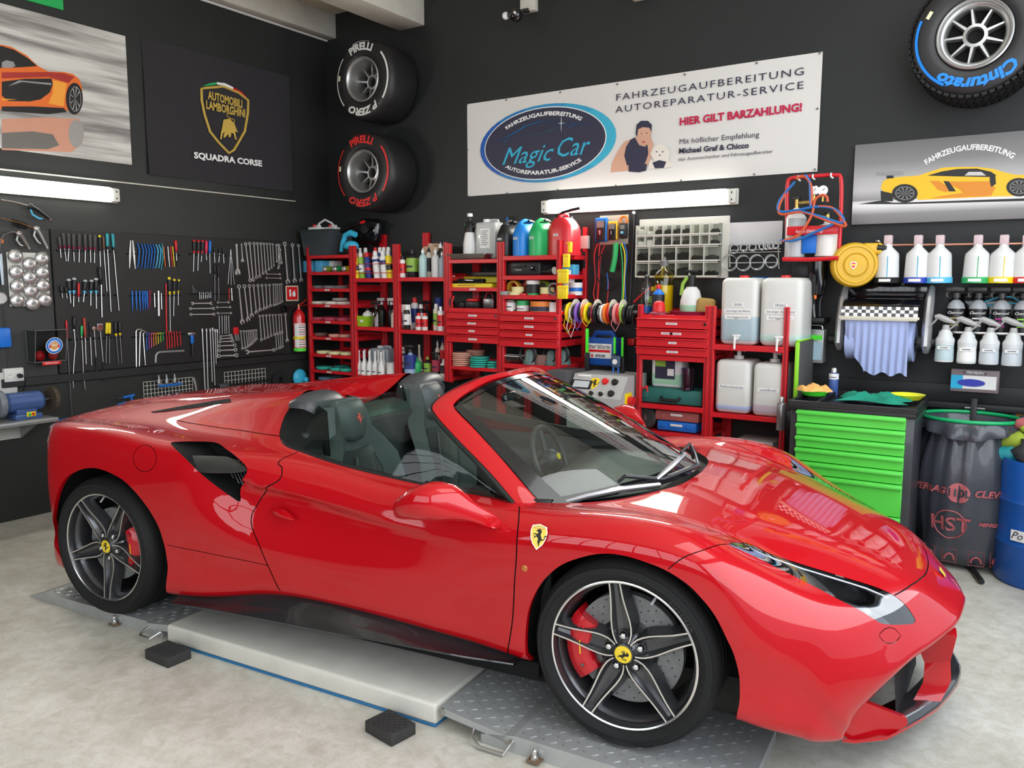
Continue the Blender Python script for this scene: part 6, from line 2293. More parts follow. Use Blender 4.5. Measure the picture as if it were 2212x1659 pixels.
btext(FLG,'SQUADRA CORSE',(1238/2.989,1005/2.989),(1678/2.989,1060/2.989),.070,WHTM,off=.030,bold=.003,wall=LW)
mb=MB()
BULL=[(1430,775),(1470,768),(1500,800),(1515,840),(1525,858),(1505,850),(1510,880),(1516,903),(1505,903),(1495,865),(1480,858),(1478,885),(1462,888),(1462,865),(1445,885),(1432,893),(1430,875),(1440,850),(1425,865),(1418,900),(1408,903),(1412,865),(1420,830),(1425,800)]
poly(mb,BULL,GOLD,fE,off=.028,wall='L')
mb.tube([fE(x,y)+Vector((.028,0,0))for x,y in((1498,805),(1498,775),(1470,765),(1448,748),(1460,735),(1480,740))],.004,n=5,m=GOLD)
mb.build('bull_print',FLG,smooth=False)
def streaks(name,c0,c1,sc):
 m=bpy.data.materials.new(name)
 m.use_nodes=True
 nt=m.node_tree
 N,L=nt.nodes,nt.links
 tc=N.new('ShaderNodeTexCoord')
 mp=N.new('ShaderNodeMapping');mp.inputs['Scale'].default_value=sc;mp.inputs['Rotation'].default_value=(0,0,.0)
 nz=N.new('ShaderNodeTexNoise');nz.inputs['Scale'].default_value=1.6;nz.inputs['Detail'].default_value=4
 rp=N.new('ShaderNodeValToRGB')
 rp.color_ramp.elements[0].position=.36;rp.color_ramp.elements[0].color=(*c0,1)
 rp.color_ramp.elements[1].position=.62;rp.color_ramp.elements[1].color=(*c1,1)
 L.new(tc.outputs['Object'],mp.inputs[0]);L.new(mp.outputs[0],nz.inputs['Vector']);L.new(nz.outputs['Fac'],rp.inputs[0])
 L.new(rp.outputs[0],N['Principled BSDF'].inputs['Base Color'])
 N['Principled BSDF'].inputs['Roughness'].default_value=.35
 return m
pp=[LW(*p)for p in((0,10),(268,80),(281,356),(0,324))]
mb=MB()
py0=pp[0].y-.75
mb.box((LX+.014,(py0+(pp[1].y+pp[2].y)/2)/2,(pp[1].z+pp[2].z)/2),(.02,(pp[1].y+pp[2].y)/2-py0,(pp[0].z+pp[1].z)/2-(pp[2].z+pp[3].z)/2),.002,1,m=streaks('speed_streak_print',(.22,.21,.20),(.68,.67,.62),(1,.6,9)))
PO=tag(mb.build('car_poster',None),'large poster of an orange sports car at the upper left','poster')
ORG=mat('orange_print',(.80,.16,.02),.4)
ORL=mat('light_orange_print',(.90,.36,.04),.4)
ORD_=mat('dark_red_print',(.40,.03,.02),.4)
GRP=mat('grey_print',(.30,.30,.30),.5)
DKP=mat('black_print',(.015,.014,.014),.35)
mb=MB()
L_=lambda pts,m_,z=0.:poly(mb,pts,m_,fE,z,.0245,'L')
L_([(-400,760),(-400,290),(0,292),(60,305),(160,360),(235,430),(300,465),(400,468),(460,480),(500,515),(520,570),(518,650),(490,740),(420,715),(60,700)],ORG)
L_([(0,470),(150,470),(290,468),(400,475),(470,500),(430,540),(300,500),(0,510)],ORD_,.0004)
L_([(-100,300),(0,300),(80,325),(170,380),(230,430),(120,438),(-100,445)],DKP,.0006)
L_([(0,405),(30,392),(75,402),(88,430),(60,442),(0,440)],GRP,.001)
L_([(0,530),(150,512),(320,510),(330,545),(310,600),(250,645),(180,658),(40,655),(0,620)],DKP,.0006)
L_([(40,560),(110,522),(320,540),(320,552),(130,532)],GRP,.0009)
L_([(0,640),(100,645),(0,652)],ORL,.0009)
L_([(330,520),(420,540),(410,600),(400,690),(300,670),(330,600)],ORL,.0005)
L_([(0,690),(200,690),(400,700),(420,725),(300,740),(0,720)],DKP,.0012)
ell_=lambda cx,cy_,rx,ry,n=22:[(cx+rx*math.cos(q),cy_+ry*math.sin(q))for q in np.linspace(0,2*PI,n)[:-1]]
L_(ell_(468,640,55,103),DKP,.0014)
L_(ell_(474,642,38,82),GRP,.0016)
L_(ell_(474,642,34,77),DKP,.0018)
for k in range(9):
 q=2*PI*k/9
 x,y=476+33*math.cos(q),642+76*math.sin(q)
 L_([(474,640),(x-3,y),(x+3,y)],mat('silver_print',(.55,.55,.55),.4),.002)
L_([(0,770),(300,760),(500,770),(530,850),(520,930),(450,985),(0,970)],mat('faded_orange_print',(.62,.30,.20),.4),.0003)
L_([(0,860),(200,850),(330,870),(370,940),(300,965),(0,960)],mat('dark_mirror_print',(.16,.15,.13),.4),.0006)
L_(ell_(480,865,50,90),mat('faded_wheel_print',(.34,.32,.30),.4),.0008)
mb.build('printed_car',PO,smooth=False)
mb=MB()
q0,q1=LW(-90,-40),LW(136,23)
mb.box((LX+.006,(q0.y+q1.y)/2,q1.z+.28),(.012,q1.y-q0.y,.56),.002,1,m=mat('green_sign_print',(.02,.42,.10),.4))
tag(mb.build('green_sign',None),'corner of a green sign above the orange car poster','sign')
cF=lambda x,y:(1780+x/3.317,y/3.317)
fF=lambda x,y:PB(*cF(x,y))
a,d=fF(232,1040),fF(200,1605)
xl=(a.x+d.x)/2-.0
xr=PB(2260,290).x+.8
zt_,zb_=(a.z+PB(2212,284).z)/2,(d.z+fF(1433,1580).z)/2
m=bpy.data.materials.new('studio_backdrop_print')
m.use_nodes=True
N,L=m.node_tree.nodes,m.node_tree.links
tc=N.new('ShaderNodeTexCoord');sx_=N.new('ShaderNodeSeparateXYZ');mr_=N.new('ShaderNodeMapRange');rp=N.new('ShaderNodeValToRGB')
L.new(tc.outputs['Object'],sx_.inputs[0]);L.new(sx_.outputs['Z'],mr_.inputs[0]);L.new(mr_.outputs[0],rp.inputs[0]);L.new(rp.outputs[0],N['Principled BSDF'].inputs['Base Color'])
mr_.inputs[1].default_value,mr_.inputs[2].default_value=zb_,zt_
N['Principled BSDF'].inputs['Roughness'].default_value=.3
e=rp.color_ramp.elements
e[0].position,e[0].color=0,(.16,.15,.15,1)
e[1].position,e[1].color=1,(.15,.15,.15,1)
for p_,c_ in((.12,.24),(.23,.80),(.28,.75),(.30,.26),(.42,.50),(.55,.42),(.75,.22)):
 q=rp.color_ramp.elements.new(p_);q.color=(c_,c_*.98,c_*.97,1)
mb=MB()
mb.box(((xl+xr)/2,WY-.015,(zt_+zb_)/2),(xr-xl,.03,zt_-zb_),.002,1,m=m)
PY=tag(mb.build('car_picture',None),'wide grey picture of a yellow race car with a rear wing at the right','poster')
mb=MB()
YP,OP=mat('yellow_print',(.86,.52,.02),.4),mat('orange_shade_print',(.72,.26,.02),.4)
Y_=lambda pts,m_,z=0.:poly(mb,pts,m_,fF,z,.0305)
Y_([(250,1465),(410,1440),(500,1455),(640,1452),(2100,1400),(2100,1425),(560,1466)],DKP,.0002)
Y_([(412,1350),(430,1300),(470,1280),(560,1270),(680,1262),(760,1235),(860,1205),(960,1200),(1100,1200),(1220,1215),(1300,1240),(1370,1255),(1500,1258),(1640,1275),(1720,1300),(1760,1340),(1740,1400),(1200,1412),(680,1436),(660,1400),(500,1405),(440,1390)],YP,.0005)
Y_([(412,1370),(500,1390),(500,1445),(415,1445)],DKP,.0008)
Y_([(745,1262),(850,1232),(960,1215),(1100,1212),(1200,1235),(1240,1262),(1180,1272),(940,1268)],DKP,.0009)
Y_([(1010,1262),(1040,1235),(1130,1235),(1165,1262)],mat('pale_print',(.6,.58,.55),.4),.0012)
Y_([(860,1300),(960,1305),(1200,1302),(1230,1350),(1200,1408),(760,1425),(860,1405),(1000,1385),(960,1350),(900,1330)],OP,.0009)
Y_([(760,1300),(830,1300),(920,1360),(880,1382),(820,1365),(790,1330)],OP,.001)
Y_([(860,1300),(900,1305),(950,1375),(900,1375)],DKP,.0013)
Y_([(1190,1262),(1230,1262),(1235,1320),(1200,1345),(1190,1300)],DKP,.0013)
Y_([(380,1232),(578,1230),(576,1258),(480,1262),(382,1258)],GRP,.0014)
Y_([(455,1262),(505,1262),(505,1280),(455,1284)],DKP,.0012)
for cx,cy_ in((585,1388),(1400,1345),):
 Y_(ell_(cx,cy_,92,66),DKP,.002)
 Y_(ell_(cx,cy_,68,48),GRP,.0024)
 Y_(ell_(cx,cy_,63,44),DKP,.0028)
 for k in range(10):
  q=2*PI*k/10
  Y_([(cx,cy_),(cx+58*math.cos(q-.08),cy_+41*math.sin(q-.08)),(cx+58*math.cos(q+.08),cy_+41*math.sin(q+.08))],GRP,.0032)
mb.build('printed_car',PY,smooth=False)
mb=MB()
L_,R_=fF(720,1140),fF(1378,1095)
wd_=R_.x-L_.x
addtext(mb,'FAHRZEUGAUFBEREITUNG',at(TB,((L_.x+R_.x)/2,WY-.0315,fF(1050,1062).z-.85*wd_)),.046,WHTM,width=wd_*1.02,bold=.0015,warp=arcwarp(wd_*.85))
mb.build('lettering',PY,smooth=False)
def racetyre(px,py,off,R,rimr,wid,col,nm,lab,texts,dish,nsp,tread=False,rot=0.):
 c=PB(px,py,off)
 o=thing('race_tyre',lab,'tyre',(c.x,c.y,c.z),group='race tyres on the back wall')
 T=TB
 b=MB()
 prof=[(rimr-.004,-wid),(R*.8,-wid),(R*.93,-wid+.015),(R,-wid+.06),(R*1.0,-wid*.5),(R,-.065),(R*.97,-.03),(R*.92,-.012),(R*.83,-.002),(R*.70,.002),(rimr+.012,-.004),(rimr+.002,-.016)]
 b.lathe(prof,n=72,T=T,m=mat('race_tyre_rubber',(.020,.019,.020),.42,bump=.12,bscale=25,var=.25,nscale=5),cap=False)
 b.build('tyre',o,ang=50)
 if tread:
  b=MB()
  for k in range(54):
   for j in range(5):
    a=2*PI*(k+.5*(j%2))/54
    z=-.045-j*.066
    rr=R+.004-(.006 if j in(0,)else 0)
    Tm=T@Matrix.Rotation(a,4,'Z')@Matrix.Translation((rr,0,z))@Matrix.Rotation(.35 if j%2 else-.35,4,'X')
    b.box((0,0,0),(.016,.030,.055),.002,1,m=RUB)if False else b.add(*_bevbox(.016,.029,.054,.0,1),T=Tm,m=RUB)
  q=b.build('tread_blocks',o,smooth=False)
  q['kind']='stuff'
 b=MB()
 b.lathe([(rimr,-.018),(rimr+.002,.0),(rimr-.006,.006),(rimr-.014,.0),(rimr-.022,-.02),(rimr-.03,-dish*.5),(rimr-.045,-dish),(rimr-.05,-wid+.05)],n=64,T=T,m=ALU,cap=False)
 b.lathe([(rimr-.05,-dish-.06),(1e-5,-dish-.06)],n=40,T=T,m=VOID,cap=False)
 b.build('rim',o,ang=40)
 for k in range(nsp):
  b=MB()
  a=rot+2*PI*k/nsp
  r0,r1=rimr*.30,rimr*.80
  Tm=T@Matrix.Rotation(a,4,'Z')
  h0,h1=.008,.0045
  z0,z1=-dish+.0,-dish-.004
  vs=[(r0,-h0*2.2,z0-.045),(r0,-h0,z0),(r0,h0,z0),(r0,h0*2.2,z0-.045),(r1,-h1*2.2,z1-.03),(r1,-h1,z1),(r1,h1,z1),(r1,h1*2.2,z1-.03)]
  b.add(vs,[(0,1,5,4),(1,2,6,5),(2,3,7,6),(0,3,2,1),(4,5,6,7)],Tm,ALU)
  b.build('spoke',o,ang=20)
 b=MB()
 b.lathe([(rimr*.34,-dish-.05),(rimr*.33,-dish+.0),(rimr*.24,-dish+.004),(rimr*.21,-dish-.03)],n=32,T=T,m=ALU,cap=False)
 b.lathe([(rimr*.21,-dish-.03),(1e-5,-dish-.03)],n=24,T=T,m=VOID,cap=False)
 b.build('hub',o)
 b=MB()
 rs0,rs1=R*.855,R*.90
 for(a0,a1)in((math.radians(-38),math.radians(42)),(math.radians(138),math.radians(222))):
  n=16
  rows=[[T@Vector((r_*math.cos(a0+(a1-a0)*i/n),r_*math.sin(a0+(a1-a0)*i/n),.002-(r_>R*.87)*.004))for r_ in(rs0,rs1)]for i in range(n+1)]
  b.grid(rows,m=col)
 if tread:
  b.v=[tuple((T@Matrix.Rotation(math.radians(20),4,'Z')@T.inverted())@Vector(v))for v in b.v]
 b.build('colour_stripe',o,ang=80)
 b=MB()
 for t,ang,size,w,sh in texts:
  addtext(b,t,T@Matrix.Rotation(ang,4,'Z')@Matrix.Translation((0,0,.0035)),size,col,width=w,bold=.004,shear=sh,warp=arcwarp(R*.80))
 if not tread:
  b.tube([T@Matrix.Rotation(q,4,'Z')@Vector((0,R*.935,.001))for q in np.linspace(.28,-.30,7)],.005,n=4,m=col,flat=(1,.3))
  b.tube([T@Matrix.Rotation(.30,4,'Z')@Vector((0,r_,.003))for r_ in(R*.94,R*.77)],.005,n=4,m=col,flat=(1,.3))
 b.build('lettering',o,smooth=False)
 b=MB()
 aa=math.radians(172 if not tread else 150)
 b.add(*_bevbox(.02,.045,.001,0,1),T=T@Matrix.Rotation(aa,4,'Z')@Matrix.Translation((R*.80,0,.004)),m=mat('cream_label',(.75,.72,.45),.6))
 b.build('barcode_label',o)
 return o
racetyre(782,171,.40,.345,.193,.39,mat('white_tyre_paint',(.72,.73,.70),.5),'white','upper fat slick race tyre with white lettering and stripes',[('PIRELLI',.02,.085,.28,.0),('P ZERO',PI+.05,.085,.36,.25)],.13,9,rot=.2)
racetyre(783,370,.40,.345,.190,.39,mat('red_tyre_paint',(.68,.03,.03),.5),'red','lower fat slick race tyre with red lettering and stripes',[('PIRELLI',.02,.085,.28,.0),('P ZERO',PI+.05,.085,.36,.25)],.13,9,rot=.2)
racetyre(2105,72,.36,.345,.196,.35,mat('blue_tyre_paint',(.01,.22,.75),.45),'blue','treaded race tyre with blue lettering at the upper right',[('Cinturato',PI+.12,.095,.44,.2)],.045,9,True,rot=.35)
def lamp(T,L,lab):
 o=thing('fluorescent_lamp',lab,'lamp',T.translation,group='fluorescent wall lamps')
 R3=T.to_3x3().to_4x4()
 b=MB()
 b.add(*_bevbox(L,.115,.03,.008,2),T=R3@Matrix.Translation((0,0,.016)),m=mat('pale_lamp_body',(.70,.70,.62),.4))
 b.build('lamp_body',o)
 for s in(-1,1):
  b=MB()
  b.cyl(R3@Vector((-L/2+.055,s*.027,.052)),R3@Vector((L/2-.055,s*.027,.052)),.014,n=12,m=mat('lit_tube',(1,1,1),.5,emit=((1,.99,.93),14.),var=0,rvar=0))
  b.build('tube',o)
 for s in(-1,1):
  b=MB()
  b.add(*_bevbox(.055,.10,.055,.008,2),T=R3@Matrix.Translation((s*(L/2-.032),0,.045)),m=_M['pale_lamp_body'])
  for q in(-1,1):
   b.add(*_bevbox(.008,.014,.004,.001,1),T=R3@Matrix.Translation((s*(L/2-.032),q*.025,.0735)),m=BLK)
  b.build('tube_holder',o)
 b=MB()
 b.add(*_bevbox(L-.13,.112,.06,.02,3),T=R3@Matrix.Translation((0,0,.055)),m=mat('frosted_lamp_cover',(.95,.95,.90),.25,emit=((1.,.98,.90),.9),alpha=.35,var=0,rvar=0))
 b.build('clear_cover',o)
 l=bpy.data.lights.new('tube_light','AREA')
 l.shape='RECTANGLE';l.size=L*.9;l.size_y=.09;l.energy=34;l.color=(1,.97,.88)
 lo=bpy.data.objects.new('tube_light',l)
 COL.objects.link(lo)
 lo.matrix_world=T@Matrix.Translation((0,0,.10))@Matrix.Rotation(PI,4,'X')
 return o
p0,p1=PB(1173,447,.03),PB(1594,425,.03)
lamp(at(TB,((p0.x+p1.x)/2,WY,(p0.z+p1.z)/2)),p1.x-p0.x,'lit fluorescent lamp on the back wall under the white banner')
p1=LW(254,423,.03)
lamp(at(TL,(LX,p1.y-.82,p1.z))@Matrix.Rotation(0,4,'Z'),1.64,'lit fluorescent lamp on the left wall above the tools')
mb=MB()
p=PB(1371,460)
mb.tube([(p.x,WY-.01,p.z),(p.x,WY-.01,p.z-.10),(p.x-.03,WY-.012,p.z-.9)],.007,n=6,m=mat('dark_cable',(.04,.04,.04),.5))
mb.sphere((p.x,WY-.015,p.z),.014,m=WHT)
tag(mb.build('cable_duct',None),'thin dark cable with a white clip below the back wall lamp','cable')
WOOD=mat('pale_ceiling_boards',(.55,.50,.38),.7,var=.25,nscale=3,bump=.3,bscale=20)
for k,(x0,x1,z0)in enumerate(((LX,-2.05,4.03),(-1.25,-.95,3.97),(1.10,1.26,3.80))):
 mb=MB()
 ln=9.0 if k<2 else.14
 mb.box(((x0+x1)/2,WY-ln/2,(z0+CZ)/2),(x1-x0,ln,CZ-z0),.006,2,m=CONC)
 struct(mb.build('trim_%d'%(4+k)))
mb=MB()
mb.box((LX+.02,WY-4.5,4.025),(.02,9.,.012),0,m=WHT)
struct(mb.build('trim_7'))
for k in range(24):
 mb=MB()
 mb.box((-1.65,WY-.19-.38*k,CZ-.025),(.8,.37,.05),.004,1,m=WOOD)
 ob=mb.build('ceiling_board',bpy.data.objects['ceiling'])
a=PB(1115,32,.22)
o=thing('security_camera','small black and white camera hanging from the ceiling edge','camera',a)
mb=MB()
mb.sphere((0,0,0),.055,m=BLKG)
mb.build('camera_ball',o)
mb=MB()
mb.cyl((0,.04,.03),(0,.20,.09),.02,n=10,m=BLK)
mb.box((.0,.19,.12),(.14,.06,.10),.006,m=mat('pale_bracket',(.62,.6,.52),.5))
mb.sphere((-.10,0,.01),.03,m=WHT)
mb.cyl((-.1,0,.01),(0,0,.01),.018,n=8,m=BLK)
mb.sphere((.02,-.05,.0),.016,m=CHR)
mb.build('mount',o)
# ================================================================= RED RACKS
def cG(x,y):
 return(640+x/4.147,440+y/4.147)
def cH(x,y):
 return(940+x/3.95,440+y/3.95)
def cI(x,y):
 return(1200+x/3.6056,440+y/3.6056)
def cJ(x,y):
 return(1500+x/2.764,360+y/2.764)
FR=.45
def zf_(px,py,off=FR):
 return BW(px,py,off).z
def rack(lab,x0,x1,ztop,shelves,drawers=None,dep=FR,z0=0.,hidden=()):
 o=thing('shelf_rack',lab,'shelf rack',(x0,WY-dep,0),group='red steel shelf racks')
 w=x1-x0
 for k,(x,y)in enumerate(((.018,.02),(w-.018,.02),(.018,dep-.02),(w-.018,dep-.02))):
  b=MB()
  b.box((x,y,ztop/2+(.06 if k>1 else 0)),(.034,.034,ztop+(.12 if k>1 else 0)),.002,1,m=RACK)
  if k<2:
   b.box((x,.001,ztop/2),(.010,.004,ztop-.01),.001,1,m=mat('rack_shadow_slot',(.28,.006,.01),.5))
   for q in range(int(ztop/.09)):
    b.cyl((x,.0025,.05+q*.09),(x,-.0005,.05+q*.09),.0035,n=6,m=BLK)
  b.build('post',o)
 for k,sp in enumerate(shelves):
  z,h=sp[0],sp[1]
  b=MB()
  b.box((w/2,dep/2,z+.0),(w-.02,dep-.01,.006),.001,1,m=RACK)
  b.box((w/2,.004,z-h/2+.008),(w-.036,.006,h),.002,1,m=RACK)
  b.box((w/2,dep-.01,z+.012),(w-.036,.006,h+.03),.002,1,m=RACK)
  for x in(.012,w-.012):
   b.box((x,dep/2,z-h/2+.014),(.006,dep-.03,h+(.012 if len(sp)>2 else 0)),.002,1,m=RACK)
  s_=b.build('shelf',o)
  if len(sp)>2:
   b=MB()
   b.box((w*sp[2],-.0005,z-h/2+.008),(.062,.002,.014),0,m=PAPER)
   b.box((w*sp[2],-.0018,z-h/2+.008),(.046,.0006,.003),0,m=INK)
   b.build('paper_tag',s_)
 if drawers:
  zs,lx=drawers
  for k in range(len(zs)-1):
   zt,zb=zs[k],zs[k+1]
   b=MB()
   b.box((w/2,-.006,(zt+zb)/2),(w-.006,.022,(zt-zb)-.006),.002,1,m=RACK)
   b.box((w/2,-.024,zt-.008),(w-.004,.024,.007),.002,1,m=RACK)
   b.box((w/2,dep/2,(zt+zb)/2),(w-.05,dep-.06,(zt-zb)*.7),.002,1,m=RACK)
   d_=b.build('drawer',o)
   b=MB()
   for lq in(lx[k]if isinstance(lx[k],tuple)else(lx[k],)):
    b.box((w*lq,-.0182,(zt+zb)/2-.002),(.085 if k!=2 else.06,.002,.015),0,m=PAPER)
    b.box((w*lq,-.0195,(zt+zb)/2-.002),(.06 if k!=2 else.04,.0006,.003),0,m=INK)
   b.build('paper_tag',d_)
   if k==0:
    b=MB()
    b.cyl((w-.022,-.017,(zt+zb)/2),(w-.022,-.030,(zt+zb)/2),.010,n=14,m=CHR)
    b.build('lock',d_)
 return o
X=[BW(p,q,FR).x for p,q in((660,532),(758,530),(853,530),(964,527),(1080,527),(1210,525),(1377,665),(1534,660),(1706,660))]
lv1=[zf_(707,y)for y in(553,589,625,659.5,694.5,730,767.5,802)]
lv2=[zf_(802,y)for y in(603,708,814)]
lv3=[zf_(908,y)for y in(601,715.5,815)]
lv4=[zf_(1020,y)for y in(562.5,623,668,795)]
lv5=[zf_(1145,y)for y in(554,597,639.5,675,790)]
lv6=[zf_(1455,y)for y in(683,879)]
lv7=[zf_(1620,y)for y in(749,900)]
rack('tall red rack in the corner holding round polishing pads',X[0],X[1],2.03,[(lv1[0],.03),(lv1[1],.03)]+[(z,.03,.46)for z in lv1[2:]])
rack('tall red rack with spray cans on its top shelf',X[1],X[2],2.03,[(z,.035)for z in lv2])
rack('tall red rack with white bottles standing on its top shelf',X[2],X[3],2.03,[(z,.035)for z in lv3])
d4=[zf_(1020,y)for y in(672,690,706,723,741)]
rack('tall red rack with four drawers, left of the fuel can rack',X[3],X[4],2.02,[(lv4[0],.03),(lv4[1],.032,.5),(lv4[2],.03),(lv4[3],.03)],(d4,(.52,.50,.50,.52)))
d5=[zf_(1145,y)for y in(678,696,714,731.5,751)]
rack('tall red rack with four drawers under coloured fuel cans',X[4],X[5],2.02,[(lv5[0],.035),(lv5[1],.035),(lv5[2],.035),(lv5[3],.03),(lv5[4],.04)],(d5,(.52,.52,.52,.52)))
d6=[zf_(1455,y)for y in(687,710,730,750,769)]
rack('lower red rack with four drawers right of the grey machine',X[6],X[7],1.54,[(lv6[0],.03),(zf_(1455,772),.035),(lv6[1],.035),(zf_(1455,938),.03)],(d6,(.50,(.44,.56),.52,.52)))
rack('lower red rack carrying four large liquid canisters',X[7],X[8],1.54,[(lv7[0],.04),(lv7[1],.035),(.42,.03)])
_pc={}
def bottle(px,z,off,r,h,body,cap,lab,cat='bottle',name='bottle',style='bottle',band=None,grp=None,lean=0.,bandz=(.2,.65),scale=1.):
 x=BW(px,600,off).x
 p=(x,WY-off,z)
 o=thing(name,lab,cat,p,group=grp,rot=(0,lean,0))
 b=MB()
 if style=='spray':
  b.lathe([(r*.94,0),(r,.004),(r,h*.76),(r*.86,h*.81),(r*.5,h*.84)],n=16,m=body,cap=False)
  b.build('can_body',o)
  c=MB()
  c.lathe([(r*.62,h*.83),(r*.62,h*.93),(r*.5,h),(1e-5,h)],n=14,m=cap)
  c.build('cap',o)
 elif style=='bottle':
  b.lathe([(1e-5,0),(r*.95,0),(r,.006),(r,h*.62),(r*.85,h*.72),(r*.36,h*.80),(r*.34,h*.86)],n=18,m=body)
  b.build('bottle_body',o)
  c=MB()
  c.lathe([(r*.42,h*.84),(r*.42,h*.93),(r*.2,h*.95),(r*.12,h),(1e-5,h)],n=12,m=cap)
  c.build('cap',o)
 elif style=='cone':
  b.lathe([(1e-5,0),(r,0),(r,h*.38),(r*.9,h*.45),(r*.34,h*.62),(r*.28,h*.90)],n=18,m=body)
  b.build('bottle_body',o)
  c=MB()
  c.lathe([(r*.36,h*.88),(r*.36,h),(1e-5,h)],n=12,m=cap)
  c.build('cap',o)
 elif style=='trigger':
  b.lathe([(1e-5,0),(r,0),(r,h*.48),(r*.8,h*.58),(r*.35,h*.66),(r*.32,h*.75)],n=18,m=body)
  b.build('bottle_body',o)
  c=MB()
  c.cyl((0,0,h*.72),(0,0,h*.82),r*.45,r*.36,n=12,m=cap)
  c.box((-r*.2,0,h*.90),(r*2.1,r*.7,h*.11),r*.2,2,m=cap)
  c.tube([(-r*.7,0,h*.88),(-r*1.1,0,h*.80),(-r*1.0,0,h*.72)],r*.14,n=6,m=cap)
  c.build('spray_head',o)
 elif style=='tin':
  b.lathe([(r,0),(r,h*.06),(r*.985,h*.07),(r*.985,h*.93),(r,h*.94),(r,h),(r*.9,h*.98),(1e-5,h*.98)],n=24,m=body)
  b.build('tin_body',o)
 if band is not None:
  c=MB()
  c.lathe([(r*1.01,h*bandz[0]),(r*1.012,h*bandz[1])],n=20,m=band,cap=False)
  c.lathe([(r*1.018,h*(bandz[0]*.7+bandz[1]*.3)),(r*1.018,h*(bandz[0]*.55+bandz[1]*.45))],n=8,m=INK,cap=False,a0=-2.4,a1=-.9)
  c.build('printed_label',o)
 return o
def pxs(f,pts):
 return[f(*p)[0]for p in pts]
SILV=mat('silver_can',(.60,.60,.60),.3,.8)
OLV=mat('lime_can',(.28,.50,.06),.4)
CREAM=mat('cream_plastic',(.70,.66,.55),.45)
NAVY=mat('navy_plastic',(.02,.04,.22),.4)
PINK=mat('pink_red_pad',(.42,.05,.09),.85)
BROWNP=mat('brown_pad',(.22,.12,.10),.85)
SALM=mat('salmon_pad',(.62,.32,.24),.85)
LEM=mat('lemon_pad',(.72,.70,.38),.85)
TURQ=mat('turquoise_pad',(.03,.42,.33),.85)
GREYP=mat('grey_pad',(.20,.20,.20),.9)
WPAD=mat('white_wool_pad',(.66,.62,.54),.95,bump=.6,bscale=200)
BPAD=mat('dusty_blue_pad',(.10,.22,.30),.9)
def pad(px,z,off,r,m,lab,h=.028,grp=None):
 x=BW(px,650,off).x
 b=MB()
 b.lathe([(1e-5,.002),(r*.9,0),(r,h*.35),(r,h*.7),(r*.94,h),(r*.2,h),(r*.17,h*.8),(1e-5,h*.8)],n=28,m=m)
 o=b.build('polishing_pad',None,(x,WY-off,z))
 return tag(o,lab,'polishing pad',grp)
lvn=['third','fourth','fifth','sixth','seventh','eighth']
spec=[(0,GREYP,'dark grey',[(690,.30,0),(715,.34,0),(738,.28,0)],.07),(1,WPAD,'cream',[(690,.36,0),(718,.38,0),(742,.34,0),(710,.18,0),(735,.16,.03)],.078),(2,PINK,'dark pink',[(688,.36,0),(714,.37,0),(742,.36,0),(710,.18,0),(740,.16,0)],.072),(3,BROWNP,'brown',[(690,.30,0)],.07),(3,SALM,'salmon',[(722,.37,0),(744,.34,0)],.062),(4,LEM,'pale yellow',[(697,.37,0),(722,.38,0),(748,.36,0)],.072),(5,TURQ,'turquoise',[(697,.36,0),(727,.38,0),(748,.37,0),(735,.2,0)],.078)]
for li,m_,nm,lst,r in spec:
 for i,(px,off,dz)in enumerate(lst):
  where=ordw(i,len(lst))if off>.25 else('back left' if px<725 else 'back right')
  pad(px,lv1[2+li]+.006+dz,off,r,m_,'%s round %s polishing pad on the %s shelf of the corner rack'%(where,nm,lvn[li]),grp='polishing pads in the corner rack')
for i,(px,off)in enumerate(((700,.33),(730,.30),(722,.17))):
 pad(px,lv1[7]-.10,off,.075,BPAD,'%s dusty blue pad low in the corner rack behind the car'%('left','right','back')[i],grp='polishing pads in the corner rack')
b=MB()
b.box(((X[0]+X[1])/2,WY-FR/2,lv1[7]-.108),(X[1]-X[0]-.02,FR-.02,.01),0,m=RACK)
b.build('shelf',bpy.data.objects['shelf_rack'],(-X[0],-(WY-FR),0))
for i,px in enumerate((676,700)):
 bx=BW(px,580,.30)
 b=MB()
 b.box((0,0,.055),(.10 if i else.12,.14,.11),.004,m=LBLU)
 tag(b.build('blue_box',None,(bx.x,bx.y,lv1[1]+.006)),('left' if not i else 'right')+' light blue cardboard box in the corner rack','box','light blue boxes')
bx=BW(715,575,.22)
b=MB()
b.box((0,0,.055),(.18,.12,.11),.003,m=PAPER)
tag(b.build('white_box',None,(bx.x,bx.y,lv1[1]+.006)),'white box lying behind the cans in the corner rack','box')
for i,(px,m_)in enumerate(((700,SILV),(722,SILV),(742,YEL))):
 p=BW(px,580,.40)
 o=thing('spray_can',ordw(i,3)+' of three cans lying on their side in the corner rack','spray can',(p.x,p.y,lv1[1]+.034),group='cans lying in the corner rack')
 b=MB()
 b.lathe([(1e-5,-.01),(.016,-.01),(.027,.0),(.028,.01)],axis='Y',n=16,m=SILV)
 b.build('can_end',o)
 b=MB()
 b.lathe([(.028,.01),(.028,.19)],axis='Y',n=16,m=(OLV,GRN2,YEL)[i])
 b.build('can_body',o)
p=BW(706,550,.34)
CRT=thing('plastic_crate','dark grey translucent crate on top of the corner rack','crate',(p.x-.03,p.y+.03,lv1[0]+.006))
b=MB()
w0,w1,h=.17,.20,.235
gm_=mat('dark_grey_crate',(.045,.055,.06),.35)
vs=[(-w0,-.13,0),(w0,-.13,0),(w0,.13,0),(-w0,.13,0),(-w1,-.15,h),(w1,-.15,h),(w1,.15,h),(-w1,.15,h)]
b.add(vs,[(0,3,2,1),(0,1,5,4),(1,2,6,5),(2,3,7,6),(3,0,4,7)],m=gm_)
b.build('crate_body',CRT)
b=MB()
